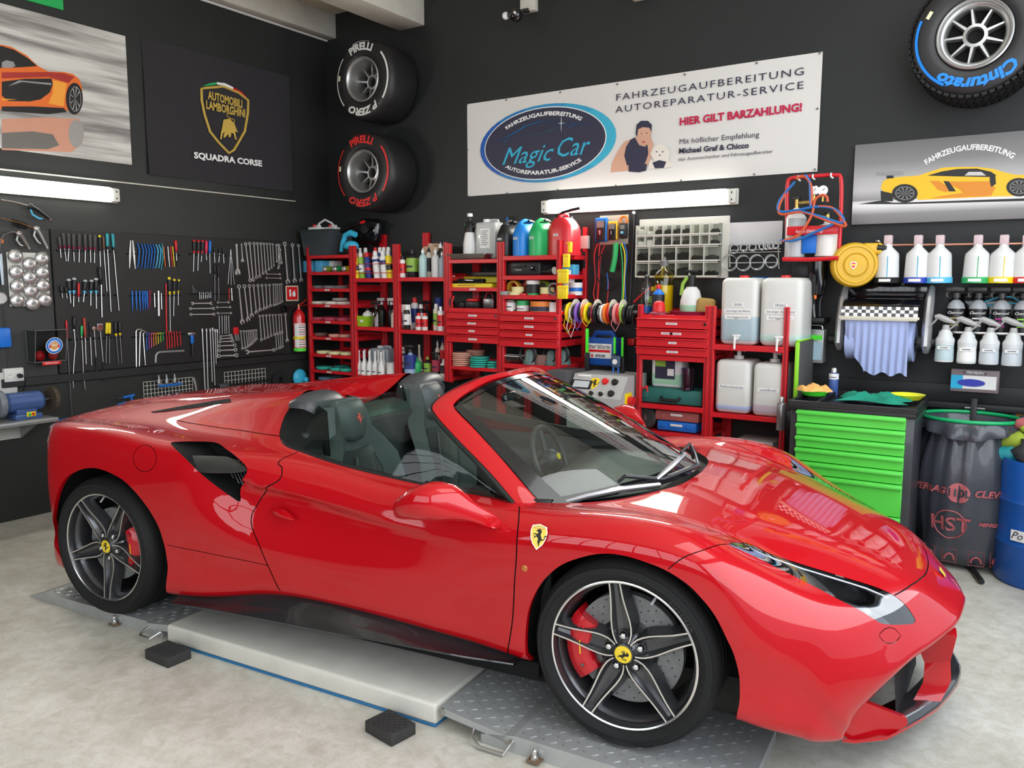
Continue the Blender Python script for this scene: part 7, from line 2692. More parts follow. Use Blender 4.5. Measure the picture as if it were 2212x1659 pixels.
for k in range(4):
 b.cyl(vs[4+k],vs[4+(k+1)%4],.009,n=6,m=gm_)
b.box((0,-.142,h-.03),(.08,.003,.03),0,m=PAPER)
b.build('crate_rim',CRT)
def canister(x,y,z,w,d,h,mb_,capm,lab,name='canister',cat='canister',liquid=None,lvl=.5,capx=-.15,handle=True,tap=False,pump=False,tagtxt=None,tagz=.55,grp=None,rz=0.):
 o=thing(name,lab,cat,(x,y,z),rz,group=grp)
 b=MB()
 r=min(w,d)*.16
 if liquid:
  b.box((0,0,h*.5),(w,d,h),r,4,m=mb_)
  q=b.build('canister_body',o)
  c=MB()
  c.box((0,0,h*lvl/2+.002),(w*1.004,d*1.004,h*lvl),r,4,m=liquid)
  c.build('liquid',o)
 else:
  b.box((0,0,h*.46),(w,d,h*.92),r,4,m=mb_)
  b.build('canister_body',o)
 c=MB()
 if handle:
  zt=h*(.97 if liquid else.90)
  c.tube([(w*.05,0,zt-.015),(w*.02,0,zt+h*.055),(w*.14,0,zt+h*.075),(w*.36,0,zt+h*.06),(w*.42,0,zt-.02)],[d*.10,d*.095,d*.09,d*.095,d*.11],n=8,m=mb_)
  c.build('handle',o)
  c=MB()
 c.cyl((w*capx,0,h*.90),(w*capx,0,h*(1.035 if liquid else 1.0)),min(.032,w*.16),n=18,m=capm)
 c.build('cap',o)
 if tap:
  c=MB()
  c.cyl((0,-d/2,h*.10),(0,-d/2-.045,h*.10),.013,n=10,m=WHT)
  c.box((.012,-d/2-.05,h*.10+.022),(.055,.012,.012),.003,m=WHT)
  c.cyl((-.0,-d/2-.05,h*.10+.02),(-.0,-d/2-.05,h*.10-.07),.008,n=8,m=WHT)
  c.build('tap',o)
 if pump:
  c=MB()
  c.cyl((w*capx,0,h*.98),(w*capx,0,h*1.06),.034,n=18,m=MILK)
  c.cyl((w*capx,0,h*1.06),(w*capx,0,h*1.17),.016,n=12,m=MILK)
  c.tube([(w*capx,0,h*1.17),(w*capx-.03,-.01,h*1.20),(w*capx+.05,-.03,h*1.155)],.008,n=8,m=MILK)
  c.build('pump',o)
 if tagtxt:
  c=MB()
  for k,t in enumerate(tagtxt):
   zz=h*tagz-k*.042
   c.box((0,-d/2-.0015,zz),(min(w*.75,.012*len(t)+.02),.001,.026),0,m=PAPER)
   addtext(c,t,at(TB,(0,-d/2-.0026,zz)),.021 if k else.026,INK,width=min(w*.68,.011*len(t)))
  c.build('printed_tag',o)
 return o
for i,(dx,y)in enumerate(((-.08,-.05),(.05,.03))):
 canister(p.x-.03+dx,p.y+.03+y,lv1[0]+.03,.14,.10,.27,MILK,REDP,('front' if not i else 'rear')+' milky canister with red cap in the dark crate',grp='canisters in the crate')
b=MB()
b.tube([(-.02,-.10,.20),(-.01,-.08,.30),(.05,-.06,.335),(.12,-.04,.30),(.17,-.02,.22)],.010,m=mat('pale_hose',(.62,.62,.60),.4))
tag(b.build('hose_loop',None,(p.x-.03,p.y+.03,lv1[0]+.006)),'pale hose loop standing out of the dark crate','hose')
q=BW(752,530,.36)
o=thing('steam_cleaner','light blue and black steam cleaner beside the crate','steam cleaner',(q.x,q.y,lv1[0]+.02))
b=MB()
b.sphere((.04,0,.07),.075,m=CY,sc=(1.1,.8,.65))
b.tube([(-.09,0,.02),(-.07,0,.10),(-.03,0,.17),(.04,0,.19),(.10,0,.17)],[.018,.022,.026,.03,.026],n=10,m=CY)
b.build('body',o)
b=MB()
b.cyl((.04,0,.0),(.04,0,.04),.06,.07,n=18,m=BLK)
b.tube([(-.12,.05,.22),(0,.05,.26),(.12,.05,.28)],[.03,.03,.015],n=8,m=BLKG)
b.tube([(.09,.05,.275),(.16,.05,.29)],.014,n=8,m=REDP)
b.build('nozzle',o)
q=BW(800,500,.10)
b=MB()
b.box((0,0,.0),(.26,.10,.24),.05,3,rot=(0,.1,0),m=BLKG)
b.cyl((-.02,-.052,.02),(-.02,-.06,.02),.04,n=18,m=STEELD)
tag(b.build('speaker_box',None,(q.x,q.y,q.z)),'gloss black rounded appliance in the corner behind the crate','appliance')
z=lv2[0]+.006
sp2=[((545,.40),YEL,'yellow and green'),((590,.40),OLV,'lime green'),((645,.40),NAVY,'blue and yellow'),((722,.40),WHT,'white and blue',1),((790,.40),WHT,'white and navy',1),((838,.40),YEL,'yellow')]
for i,s_ in enumerate(sp2):
 bottle(cG(s_[0][0],0)[0]+2,z,s_[0][1],.030 if len(s_)<4 else.034,.235+.01*(i>2),s_[1],REDP if i==2 else WHT,ordw(i,6)+' can in the front row on the spray can shelf, '+s_[2],'spray can','spray_can','spray',band=(BLK,WHT,REDP,NAVY,NAVY,BLK)[i],grp='spray cans',lean=-.12,bandz=((.3,.5),(.25,.55),(.3,.42),(.6,.7),(.5,.66),(.3,.5))[i])
for i,(x,c_)in enumerate(((560,YEL),(610,OLV),(700,WHT),(740,NAVY),(775,WHT),(815,NAVY))):
 bottle(cG(x,0)[0]+6,z,.24,.030,.285,c_,WHT if i!=2 else REDP,ordw(i,6)+' can in the taller back row on the spray can shelf','spray can','spray_can','spray',grp='spray cans',lean=-.06)
b=MB()
x0,x1=X[1]+.03,X[2]-.03
for dz in(.05,.13):
 b.tube([(x0,WY-.445,z+dz),(x1,WY-.445,z+dz)],.003,n=5,m=RACK)
tag(b.build('wire_rail',None),'thin red wire guard in front of the spray cans','rail')
z=lv2[1]+.006
bottle(cG(905,0)[0]-8,z,.36,.028,.17,CREAM,WHT,'cream tube at the right end of the second shelf, spray can rack','bottle')
q=BW(cG(618,0)[0],700,.38)
o=thing('green_box','open lime green plastic box on the spray can rack','box',(q.x,q.y,z))
b=MB()
LIME=mat('lime_plastic_box',(.30,.55,.02),.4)
vs=[(-.055,-.04,0),(.055,-.04,0),(.055,.04,0),(-.055,.04,0),(-.07,-.05,.095),(.07,-.05,.095),(.07,.05,.095),(-.07,.05,.095)]
b.add(vs,[(0,3,2,1),(0,1,5,4),(1,2,6,5),(2,3,7,6),(3,0,4,7)],m=LIME)
b.build('box_body',o)
b=MB()
b.box((0,-.047,.05),(.035,.002,.022),0,m=PAPER)
b.build('paper_tag',o)
PCLR=thinglass('clear_plastic',(.82,.84,.83),1.6)
for i,(x,off,h,lb)in enumerate(((635,.33,.17,'short wide clear jug behind the green box'),(712,.37,.245,'tall clear tumbler with a spray head beside the green box'))):
 bottle(cG(x,0)[0],z,off,.05,h,PCLR if i else MILK,BLK,lb,'jug','jug','trigger' if i else 'bottle')
for i,x in enumerate((760,850)):
 bottle(cG(x,0)[0],z,.14,.04,.27,mat('black_bottle',(.012,.012,.014),.3),WHT,('left' if not i else 'right')+' dark spray bottle at the back of the second shelf, spray can rack','spray bottle','spray_bottle','trigger',grp='dark spray bottles')
z=lv2[2]+.006
for i,(x,off)in enumerate(((548,.40),(592,.41),(642,.41),(694,.41),(748,.42),(600,.30),(648,.30),(725,.30),(772,.30))):
 bottle(cG(x,0)[0],z,off,.030,.225,WHT,WHT,(ordw(i,5)+' in the front row' if i<5 else ordw(i-5,4)+' in the back row')+' of the white long-necked bottles',style='cone',band=PAPER,grp='white long-necked bottles',bandz=(.08,.34))
q=BW(cG(800,0)[0],800,.2)
canister(q.x-.02,q.y,z,.24,.16,.26,mat('grey_blue_canister',(.36,.42,.48),.4),WHT,'grey-blue canister behind the white long-necked bottles')
bottle(cG(850,0)[0],z,.38,.055,.13,WHT,WHT,'white bucket right of the white long-necked bottles','bucket','bucket','tin')
z=lv3[0]+.006
g3='bottles on the top shelf, third rack'
AQUA=mat('pale_aqua_bottle',(.42,.62,.60),.35)
for i,(x,off,r,h,c_,cp,st,bd,lb)in enumerate(((905,.30,.032,.27,YEL,WHT,'spray',BLK,'yellow spray can at the left'),(945,.40,.028,.19,WHT,BLK,'spray',REDP,'small white and red can'),(1035,.36,.055,.26,_M['black_bottle'],BLK,'bottle',OLV,'wide dark bottle with a green and orange label'),(1128,.40,.036,.25,AQUA,WHT,'bottle',None,'pale aqua bottle'),(1180,.33,.036,.26,CREAM,BLK,'bottle',BLK,'cream bottle with a black label'),(1240,.40,.036,.245,mat('light_grey_bottle',(.60,.60,.58),.4),WHT,'bottle',None,'light grey bottle'),(1285,.30,.036,.30,BLK,WHT,'bottle',None,'black bottle with a white cap'),(1300,.40,.030,.22,mat('steel_blue_bottle',(.30,.38,.44),.4),WHT,'bottle',None,'steel blue bottle at the right'))):
 bottle(cG(x,0)[0]+2,z,off,r,h,c_,cp,lb+' on the top shelf, third rack',style=st,band=bd,grp=g3)
q=BW(cG(1228,0)[0],560,.2)
canister(q.x,q.y,z,.17,.11,.30,mat('tan_canister',(.52,.36,.25),.5),_M['tan_canister'],'tan canister with a handle at the back of the third rack')
z=lv3[1]+.006
for i,(x,off,r,h,c_,cp,st,bd,lb)in enumerate(((925,.26,.03,.23,WHT,WHT,'bottle',NAVY,'white bottle at the left'),(980,.40,.032,.21,BLK,WHT,'spray',PAPER,'black can with white print'),(1050,.24,.034,.28,WHT,REDP,'spray',NAVY,'tall white and blue air can'),(1085,.40,.028,.15,WHT,REDP,'spray',REDP,'small white can with a red cap, left'),(1140,.40,.026,.15,WHT,REDP,'spray',REDP,'small white can with a red cap, right'),(1105,.26,.03,.22,BLK,WHT,'spray',WHT,'dark can behind the red-capped cans'),(1242,.36,.026,.23,CREAM,WHT,'spray',OLV,'slim cream can'),(1285,.40,.030,.21,WHT,SILV,'spray',REDP,'white can with a red roundel'),(1265,.2,.034,.28,NAVY,WHT,'tin',REDP,'navy tin with red print'),(1160,.15,.036,.26,BLK,BLK,'trigger',None,'black trigger bottle at the back'))):
 bottle(cG(x,0)[0]+2,z,off,r,h,c_,cp,lb+' on the middle shelf, third rack',style=st,band=bd,grp='cans on the middle shelf, third rack',cat='spray can' if st=='spray' else 'bottle',name='spray_can' if st=='spray' else 'bottle')
q=BW(cG(970,0)[0],700,.42)
b=MB()
b.box((0,0,.11),(.10,.006,.22),.002,1,rot=(.1,0,0),m=PAPER)
tag(b.build('blister_card',None,(q.x,q.y+.03,z)),'white blister card leaning behind the black can, third rack','card')
z=lv3[2]+.006
BLUP=mat('blue_label_bottle',(.30,.42,.60),.35)
for i,(x,off,r,h,c_,cp,st,bd,lb)in enumerate(((942,.32,.034,.25,BLK,WHT,'trigger',PAPER,'trigger bottle at the left'),(1005,.40,.055,.28,BLUP,BLK,'trigger',NAVY,'wide pale bottle with a blue and red label'),(1062,.36,.045,.16,GRN2,GRN2,'bottle',None,'bright green bottle'),(1085,.25,.03,.26,CREAM,CREAM,'cone',None,'cream cone bottle at the back'),(1110,.42,.016,.06,BLK,WHT,'bottle',None,'tiny black bottle'),(1160,.34,.034,.17,BLK,OLV,'bottle',OLV,'dark bottle with a lime cap'),(1240,.34,.040,.22,BLK,BLK,'trigger',PINK,'black bottle with a pink label'),(1252,.15,.024,.30,CREAM,WHT,'bottle',None,'slim cream bottle at the back'),(1297,.15,.024,.33,CREAM,NAVY,'bottle',REDP,'slim bottle with a navy cap at the back'),(1305,.36,.030,.16,WHT,WHT,'bottle',BLK,'white bottle at the right'))):
 bottle(cG(x,0)[0]+2,z,off,r,h,c_,cp,lb+' on the bottom visible shelf, third rack',style=st,band=bd,grp='bottles on the lower shelf, third rack')
z=lv4[0]+.006
q=BW(cH(330,0)[0],555,.33)
b=MB()
vs=[(-.17,-.10,0),(.17,-.10,0),(.17,.12,0),(-.17,.12,0),(-.20,-.12,.045),(.20,-.12,.045),(.20,.14,.045),(-.20,.14,.045)]
b.add(vs,[(0,3,2,1),(0,1,5,4),(1,2,6,5),(2,3,7,6),(3,0,4,7)],m=STEEL)
for k in range(4):
 b.cyl(vs[4+k],vs[4+(k+1)%4],.005,n=6,m=STEEL)
tag(b.build('drip_tray',None,(q.x,q.y,z)),'shallow steel tray on top of the fourth rack','tray')
q=BW(cH(298,0)[0],550,.30)
o=thing('pressure_sprayer','white pressure sprayer with black pump head on the steel tray','sprayer',(q.x,q.y,z+.006))
b=MB()
b.lathe([(1e-5,.045),(.058,.045),(.060,.06),(.058,.13),(.046,.20),(.040,.225)],n=20,m=WHT)
b.build('tank',o)
b=MB()
b.lathe([(.042,.225),(.042,.28),(.025,.31),(.012,.32),(.012,.36)],n=16,m=BLK)
b.box((.03,0,.27),(.10,.035,.03),.01,m=BLK)
b.tube([(.075,0,.27),(.085,0,.22),(.08,0,.17)],.009,n=6,m=BLK)
b.cyl((-.05,0,.29),(-.03,0,.285),.008,n=8,m=GRN2)
b.build('pump_head',o)
b=MB()
b.lathe([(.024,.355),(.024,.38),(.01,.385)],n=14,m=WHT)
b.build('plunger',o)
CLRJ=mat('clear_jerrycan',(.50,.52,.51),.25,coat=.4)
q=BW(cH(470,0)[0],550,.26)
canister(q.x,q.y,z+.006,.21,.15,.33,CLRJ,WHT,'large milky canister with a paper label on the steel tray',tagtxt=None)
b=MB()
b.box((0,0,0),(.10,.001,.16),0,m=PAPER)
for k in range(8):
 b.box((-.01 if k%2 else 0,-.001,.06-k*.016),(.07-.01*(k%3),.0005,.004),0,m=INK)
b.build('paper_label',[o_ for o_ in COL.objects if o_.get('label','').startswith('large milky canister with a paper')][0],(0,-.0765,.17))
for i,x in enumerate((355,385)):
 bottle(cH(x,0)[0],z+.006,.16,.035,.31,mat('cream_grey_bottle',(.52,.51,.46),.4),CREAM,('left' if not i else 'right')+' cream-grey bottle behind the pressure sprayer',grp='cream-grey bottles')
bottle(cH(615,0)[0],z,.12,.04,.36,mat('frosted_blue',(.45,.52,.6),.4),BLU,'milky bottle with blue cap between canister and black can')
z=lv4[1]+.006
BOXY=mat('yellow_box_card',(.78,.66,.03),.5)
for i,(xa,xb,zz,dz,off)in enumerate(((120,485,0,.034,.41),(215,530,.04,.055,.22),(250,530,.10,.03,.3))):
 a_,c_=BW(cH(xa,0)[0],620,off).x,BW(cH(xb,0)[0],620,off).x
 b=MB()
 b.box(((a_+c_)/2,WY-off+(.06 if i==0 else.09),z+zz+dz/2),(c_-a_,.13,dz),.003,1,m=BOXY if i<2 else BLK)
 if i==0:
  b.box(((a_+c_)/2-.04,WY-off-.0055,z+.018),((c_-a_)*.4,.001,.006),0,m=_M['dark_red_print'])
 tag(b.build('flat_box',None),('front flat yellow box','rear tall yellow box','black flat case on the rear yellow box')[i]+' on the fourth rack','box')
a_=BW(cH(310,0)[0],620,.40)
b=MB()
b.box((0,0,.018),(.26,.06,.036),.008,m=BLKG)
tag(b.build('black_tool',None,(a_.x,a_.y,z+.036)),'gloss black tool lying on the front yellow box','tool')
bottle(cH(142,0)[0],z+.12,.3,.03,.10,PAPER,WHT,'small white tin in the upper left of the fourth rack','tin','tin','tin',band=BLK)
o=[q_ for q_ in COL.objects if q_.name.startswith('tin')and q_.parent is None][-1]
o.location.z=z
z=lv4[2]+.006
for i,(x,w,h,m_,lb)in enumerate(((225,.14,.05,BLK,'black charger'),(345,.14,.055,BLK,'black power tool'),(485,.11,.085,STEELD,'grey metal tool'))):
 a_=BW(cH(x,0)[0],660,.34)
 b=MB()
 b.box((0,0,h/2),(w,.12,h),.012,m=m_)
 if i==1:
  b.box((-.01,-.02,h+.012),(.11,.05,.024),.01,m=REDP)
 tag(b.build('power_tool',None,(a_.x,a_.y,z)),lb+' with cables on the shelf above the drawers, fourth rack','tool','tools above the drawers')
a_=BW(cH(140,0)[0],660,.44)
b=MB()
b.tube([(0,0,.09),(-.01,-.01,.05),(0,0,0)],.008,n=6,m=BLK)
b.tube([(.025,0,.10),(.01,-.01,.05),(.01,0,0)],.008,n=6,m=REDP)
b.tube([(.03,.02,.04),(.10,.05,.09),(.22,.06,.12),(.34,.05,.06)],.003,n=5,m=BLK)
b.tube([(.30,.04,.05),(.33,.05,.13),(.38,.05,.12),(.40,.05,.05)],.003,n=5,m=REDP)
tag(b.build('clamp_pliers',None,(a_.x,a_.y,z)),'red and black clamp pliers with thin cables at left of the fourth rack','pliers')
z=lv4[3]+.006
for i,(x,off,r,h,m_,lb)in enumerate(((230,.38,.085,.115,SALM,'stack of salmon pads, front'),(345,.24,.08,.13,SALM,'stack of salmon pads, back'),(385,.38,.085,.09,TURQ,'stack of turquoise pads, left'),(498,.38,.055,.06,TURQ,'small stack of turquoise pads, right'))):
 a_=BW(cH(x,0)[0],790,off)
 o=thing('pad_stack',lb+' on the shelf under the drawers, fourth rack','polishing pads',(a_.x,a_.y,z),group='pad stacks')
 n=max(3,int(h/.016))
 for k in range(n):
  b=MB()
  rr=r*random.uniform(.93,1.04)
  b.lathe([(1e-5,0),(rr*.94,0),(rr,.006),(rr*.95,.013),(1e-5,.014)],n=20,m=m_)
  b.build('pad',o,(random.uniform(-.006,.006),random.uniform(-.006,.006),k*h/n))
z=lv5[0]+.006
def fuelcan(px,off,m_,lab,w=.125,d=.22,h=.275,rz=.0,spout=None):
 a_=BW(px,550,off)
 o=thing('fuel_can',lab,'fuel can',(a_.x,a_.y,z),rz,group='coloured fuel cans')
 b=MB()
 prof=[(.50,0),(.52,.03),(.52,.60),(.47,.72),(.30,.86),(.16,.92)]
 rows=[]
 for(sx,zz)in prof:
  row=[]
  for k in range(24):
   q=2*PI*k/24
   ca_,sa_=math.cos(q),math.sin(q)
   f=(abs(ca_)**5+abs(sa_)**5)**(-1/5)
   dy=.52 if zz<=.6 else.52-(zz-.6)*.35
   row.append(Vector((w*sx*ca_*f,d*dy*sa_*f,h*zz)))
  rows.append(row+[row[0]])
 b.grid(rows,m=m_,flip=True)
 b.add(rows[0][:-1],[tuple(range(24))],m=m_)
 b.add(rows[-1][:-1],[tuple(range(24))],m=m_)
 b.build('can_body',o,ang=50)
 b=MB()
 b.tube([(0,-d*.33,h*.80),(0,-d*.30,h*.95),(0,-d*.12,h*1.02),(0,d*.18,h*1.0),(0,d*.26,h*.84)],[.017,.016,.015,.016,.018],n=8,m=m_)
 b.build('handle',o)
 b=MB()
 b.cyl((0,d*.34,h*.78),(0,d*.42,h*.97),.024,.022,n=14,m=BLK)
 b.tube([(0,d*.40,h*.95),(.01,d*.2,h*1.0),(.02,d*.0,h*1.0)]if not spout else spout,.012,n=8,m=BLK if m_ is not GRN2 else GRN2)
 b.build('spout',o)
 b=MB()
 b.box((-.01,-d*.522,h*.50),(.045,.001,.018),0,m=PAPER)
 b.box((-.01,-d*.525,h*.50),(.030,.001,.005),0,m=INK)
 b.build('paper_tag',o)
 return o
fuelcan(cH(650,0)[0]-1,.32,mat('black_fuel_can',(.012,.012,.013),.38),'black fuel can, leftmost of the coloured cans',rz=-.25)
fuelcan(cH(785,0)[0]-1,.34,mat('blue_fuel_can',(.015,.22,.68),.36),'blue fuel can next to the black one',rz=-.25)
fuelcan(cH(922,0)[0]-1,.34,mat('green_fuel_can',(.02,.42,.12),.36),'green fuel can between the blue and red ones',rz=-.25)
fuelcan(cH(1115,0)[0]-4,.30,mat('red_fuel_can',(.62,.02,.03),.36),'large red fuel can with a black spout',w=.22,d=.18,h=.315,rz=-.15,spout=[(-.04,-.04,.30),(.02,-.04,.33),(.10,-.03,.345),(.17,-.02,.355)])
z=lv5[1]+.006
a_=BW(cH(770,0)[0],590,.30)
o=thing('tool_case','long black plastic tool case under the fuel cans','case',(a_.x,a_.y,z))
b=MB()
b.box((0,0,.055),(.40,.20,.11),.015,3,m=BLK)
b.build('case_body',o)
b=MB()
b.box((0,-.103,.075),(.14,.012,.02),.004,m=BLK)
for s_ in(-.14,.14):
 b.box((s_,-.102,.055),(.045,.008,.035),.003,m=BLKG)
b.box((0,-.1035,.045),(.06,.001,.008),0,m=GRP)
b.build('latches',o)
a_=BW(cH(985,0)[0],590,.38)
o=thing('torch','black and silver torch lying beside the black case','torch',(a_.x,a_.y,z+.03))
b=MB()
b.tube([(-.12,.02,0),(-.03,0,.0),(.0,0,.005),(.035,-.005,.008)],[.018,.02,.030,.034],n=14,m=BLK)
b.cyl((.035,-.005,.008),(.039,-.006,.0085),.030,n=16,m=SILV)
b.build('torch_body',o)
a_=BW(cH(1140,0)[0],580,.12)
b=MB()
b.box((0,0,.045),(.14,.10,.09),.003,m=LBLU)
tag(b.build('blue_box',None,(a_.x,a_.y,z)),'light blue box at the back right of the fuel can rack','box')
z=lv5[2]+.006
for i,(x,off,r,w,m_,up,lb,dz)in enumerate(((675,.36,.058,.045,mat('amber_tape',(.70,.36,.04),.4),0,'amber tape roll standing upright',.058),(708,.40,.052,.04,mat('masking_tape',(.74,.66,.32),.6),1,'yellow masking tape roll on top, left',.026),(690,.41,.055,.026,mat('masking_tape',(.74,.66,.32),.6),1,'yellow masking tape roll underneath, left',0),(835,.38,.056,.07,BLK,1,'black tape roll',.016),(835,.38,.054,.03,WHT,1,'white tape roll on the black roll',.086),(835,.38,.050,.016,GRN2,1,'green tape roll under the black roll',0),(955,.38,.055,.05,mat('masking_tape',(.74,.66,.32),.6),1,'masking tape roll on the right',.012),(955,.38,.05,.012,REDP,1,'thin red tape roll under the right masking tape',0),(925,.22,.058,.05,OLV,0,'lime and black warning tape roll standing',.058),(1020,.40,.05,.045,STEELD,0,'dark grey tape roll standing at the right',.05),(600,.42,.045,.03,GRP,1,'grey tape roll at the left',0),(755,.43,.028,.014,REDP,1,'small red tape roll in front',0))):
 a_=BW(cH(x,0)[0],640,off)
 b=MB()
 b.lathe([(r*.72,-w/2),(r,-w/2),(r,w/2),(r*.72,w/2),(r*.72,-w/2)],n=28,axis='Z' if up else 'Y',m=m_,cap=False)
 if m_ is OLV:
  b.lathe([(r*1.01,-w*.2),(r*1.01,w*.2)],n=8,axis='Y',m=BLK,cap=False,a0=.5,a1=1.6)
 tag(b.build('tape_roll',None,(a_.x,a_.y,z+(dz+w/2 if up else dz))),lb+' on the tape shelf','tape roll','tape rolls')
a_=BW(cH(1170,0)[0],630,.14)
for i,(dx,dz,r)in enumerate(((-.04,0,.05),(.03,0,.055),(-.03,.10,.045))):
 b=MB()
 b.lathe([(r*.4,0),(r,0),(r,.10),(r*.4,.10)],n=22,m=WHT)
 if i==1:
  b.lathe([(r*1.01,.03),(r*1.01,.06)],n=22,m=BLU,cap=False)
 tag(b.build('paper_roll',None,(a_.x+dx,a_.y,z+dz)),('left lower','right lower with blue band','upper')[i]+' white roll at the open right side of the tape shelf','paper roll','white rolls')
z=lv5[3]+.006
for i,(x,r,h,c_,bd,bz,lb)in enumerate(((648,.042,.085,SILV,PAPER,(.15,.8),'silver tin with a white label'),(752,.052,.085,GRN2,PAPER,(.05,.55),'green and white tin'),(905,.085,.082,mat('orange_tin',(.75,.22,.03),.4),INK,(.05,.5),'large orange and navy tin'),(1010,.035,.075,WHT,None,(0,1),'white tin at the right'))):
 bottle(cH(x,0)[0],z,.38,r,h,c_,WHT,lb+' on the shelf above the right drawers','tin','tin','tin',band=bd,bandz=bz,grp='tins above the drawers')
z=lv5[4]+.006
a_=BW(cH(665,0)[0],790,.38)
o=thing('plastic_tub','clear lilac plastic tub under the right drawers','tub',(a_.x,a_.y,z))
b=MB()
vs=[(-.08,-.05,0),(.08,-.05,0),(.08,.05,0),(-.08,.05,0),(-.095,-.06,.06),(.095,-.06,.06),(.095,.06,.06),(-.095,.06,.06)]
b.add(vs,[(0,3,2,1),(0,1,5,4),(1,2,6,5),(2,3,7,6),(3,0,4,7)],m=thinglass('lilac_clear_plastic',(.75,.70,.80),1.5))
for k in range(4):
 b.cyl(vs[4+k],vs[4+(k+1)%4],.003,n=6,m=PAPER)
b.build('tub_body',o)
for i,(x,off,rr)in enumerate(((815,.40,.075),(1000,.36,.06),(1095,.28,.07))):
 a_=BW(cH(x,0)[0],780,off)
 o=thing('orbital_sander',ordw(i,3)+' of three grey-green sanders with coiled cable under the drawers','sander',(a_.x,a_.y,z),group='sanders under the drawers')
 b=MB()
 b.lathe([(1e-5,0),(.06,0),(.062,.02),(.05,.05),(.045,.10),(.03,.12),(1e-5,.125)],n=18,m=mat('grey_green_tool',(.10,.16,.15),.4))
 b.build('sander_body',o)
 b=MB()
 for k in range(3):
  b.tube([(rr*math.cos(q)+.0,-.03-.008*k,.085+rr*math.sin(q))for q in np.linspace(0,2*PI,20)[:-1]],.005,n=5,m=BLK,closed=True)
 b.build('coiled_cable',o)
pad(cH(920,0)[0],z,.36,.075,BROWNP,'brown pad stack between the sanders',h=.08)
for i,(y0,y1,dy,w)in enumerate(((330,420,.10,.045),(430,545,.06,.05),(560,680,-.02,.085),(697,812,-.02,.080))):
 pA,pB_=BW(*cH(1080,y0),FR-dy),BW(*cH(1080,y1),FR-dy)
 o=thing('yellow_box',ORD[i]+' from top of the four small yellow boxes on the rack post','box',(X[5]+.015+w/2,WY-FR+dy-.03,pB_.z),group='yellow boxes on the rack post')
 h=pA.z-pB_.z
 b=MB()
 b.box((0,0,h/2),(w,.03,h),.004,m=mat('yellow_magnet_box',(.85,.62,.02),.4))
 b.box((0,-.002,h*.86),(w*1.06,.034,h*.12),.004,m=_M['yellow_magnet_box'])
 b.build('box_body',o)
# ================================================================= MIDDLE AND RIGHT OF THE BACK WALL
def cK(x,y):
 return(1760+x/3.949,480+y/3.949)
def wbox(name,p0,p1,off,th,m,lab,cat,r=.004,grp=None,parent=None,root=None):
 """box whose front face spans two pixel corners, standing off the back wall"""
 a,b=BW(*p0,off),BW(*p1,off)
 mb=MB()
 mb.box(((a.x+b.x)/2,WY-off+th/2,(a.z+b.z)/2),(abs(b.x-a.x),th,abs(a.z-b.z)),r,2,m=m)
 o=mb.build(name,parent)
 if lab:
  tag(o,lab,cat,grp)
 return o
def wtube(name,pts,off,r,m,lab,cat,grp=None,parent=None,n=8):
 mb=MB()
 P_=[BW(p[0],p[1],p[2]if len(p)>2 else off)for p in pts]
 out=[]
 for i in range(len(P_)-1):
  a,b,c,d=P_[max(i-1,0)],P_[i],P_[i+1],P_[min(i+2,len(P_)-1)]
  for k in range(4):
   t=k/4
   out.append(.5*((2*b)+(c-a)*t+(2*a-5*b+4*c-d)*t*t+(3*b-a-3*c+d)*t**3))
 out.append(P_[-1])
 mb.tube(out,r,n=n,m=m)
 o=mb.build(name,parent)
 if lab:
  tag(o,lab,cat,grp)
 return o
PL=wbox('meter_plate',cI(345,95),cI(565,315),.006,.006,mat('beige_plate',(.45,.40,.33),.35,.3),'beige plate with three hanging multimeters','plate')
for i,(x0,y0,x1,y1,m_,nm)in enumerate(((305,110,395,295,BLU,'blue'),(402,138,476,282,mat('amber_case',(.80,.42,.02),.4),'amber'),(494,150,548,270,BLK,'black clamp'))):
 a,b=BW(*cI(x0,y0),.05),BW(*cI(x1,y1),.05)
 o=thing('multimeter',nm+' multimeter on the beige plate','multimeter',((a.x+b.x)/2,WY-.03,(a.z+b.z)/2),group='multimeters')
 w,h=b.x-a.x,a.z-b.z
 mb=MB();mb.box((0,0,0),(w,.035,h),.012,3,m=m_);mb.box((0,-.010,-.01),(w*.78,.025,h*.84),.006,2,m=BLK);mb.build('case',o)
 mb=MB();mb.box((0,-.0235,h*.22),(w*.62,.003,h*.28),.001,1,m=mat('lcd_grey',(.22,.25,.22),.3));mb.build('display',o)
 mb=MB();mb.cyl((0,-.022,-h*.12),(0,-.032,-h*.12),w*.2,n=18,m=BLKG if i<2 else LBLU);mb.box((0,-.033,-h*.12),(.004,.003,w*.3),0,m=WHT);mb.build('dial',o)
 if i==2:
  mb=MB();mb.tube([(.03*math.cos(q),0,h*.5+.022+.028*math.sin(q))for q in np.linspace(-1,4.1,14)],.009,n=8,m=_M['orange_plastic']);mb.build('clamp_jaw',o)
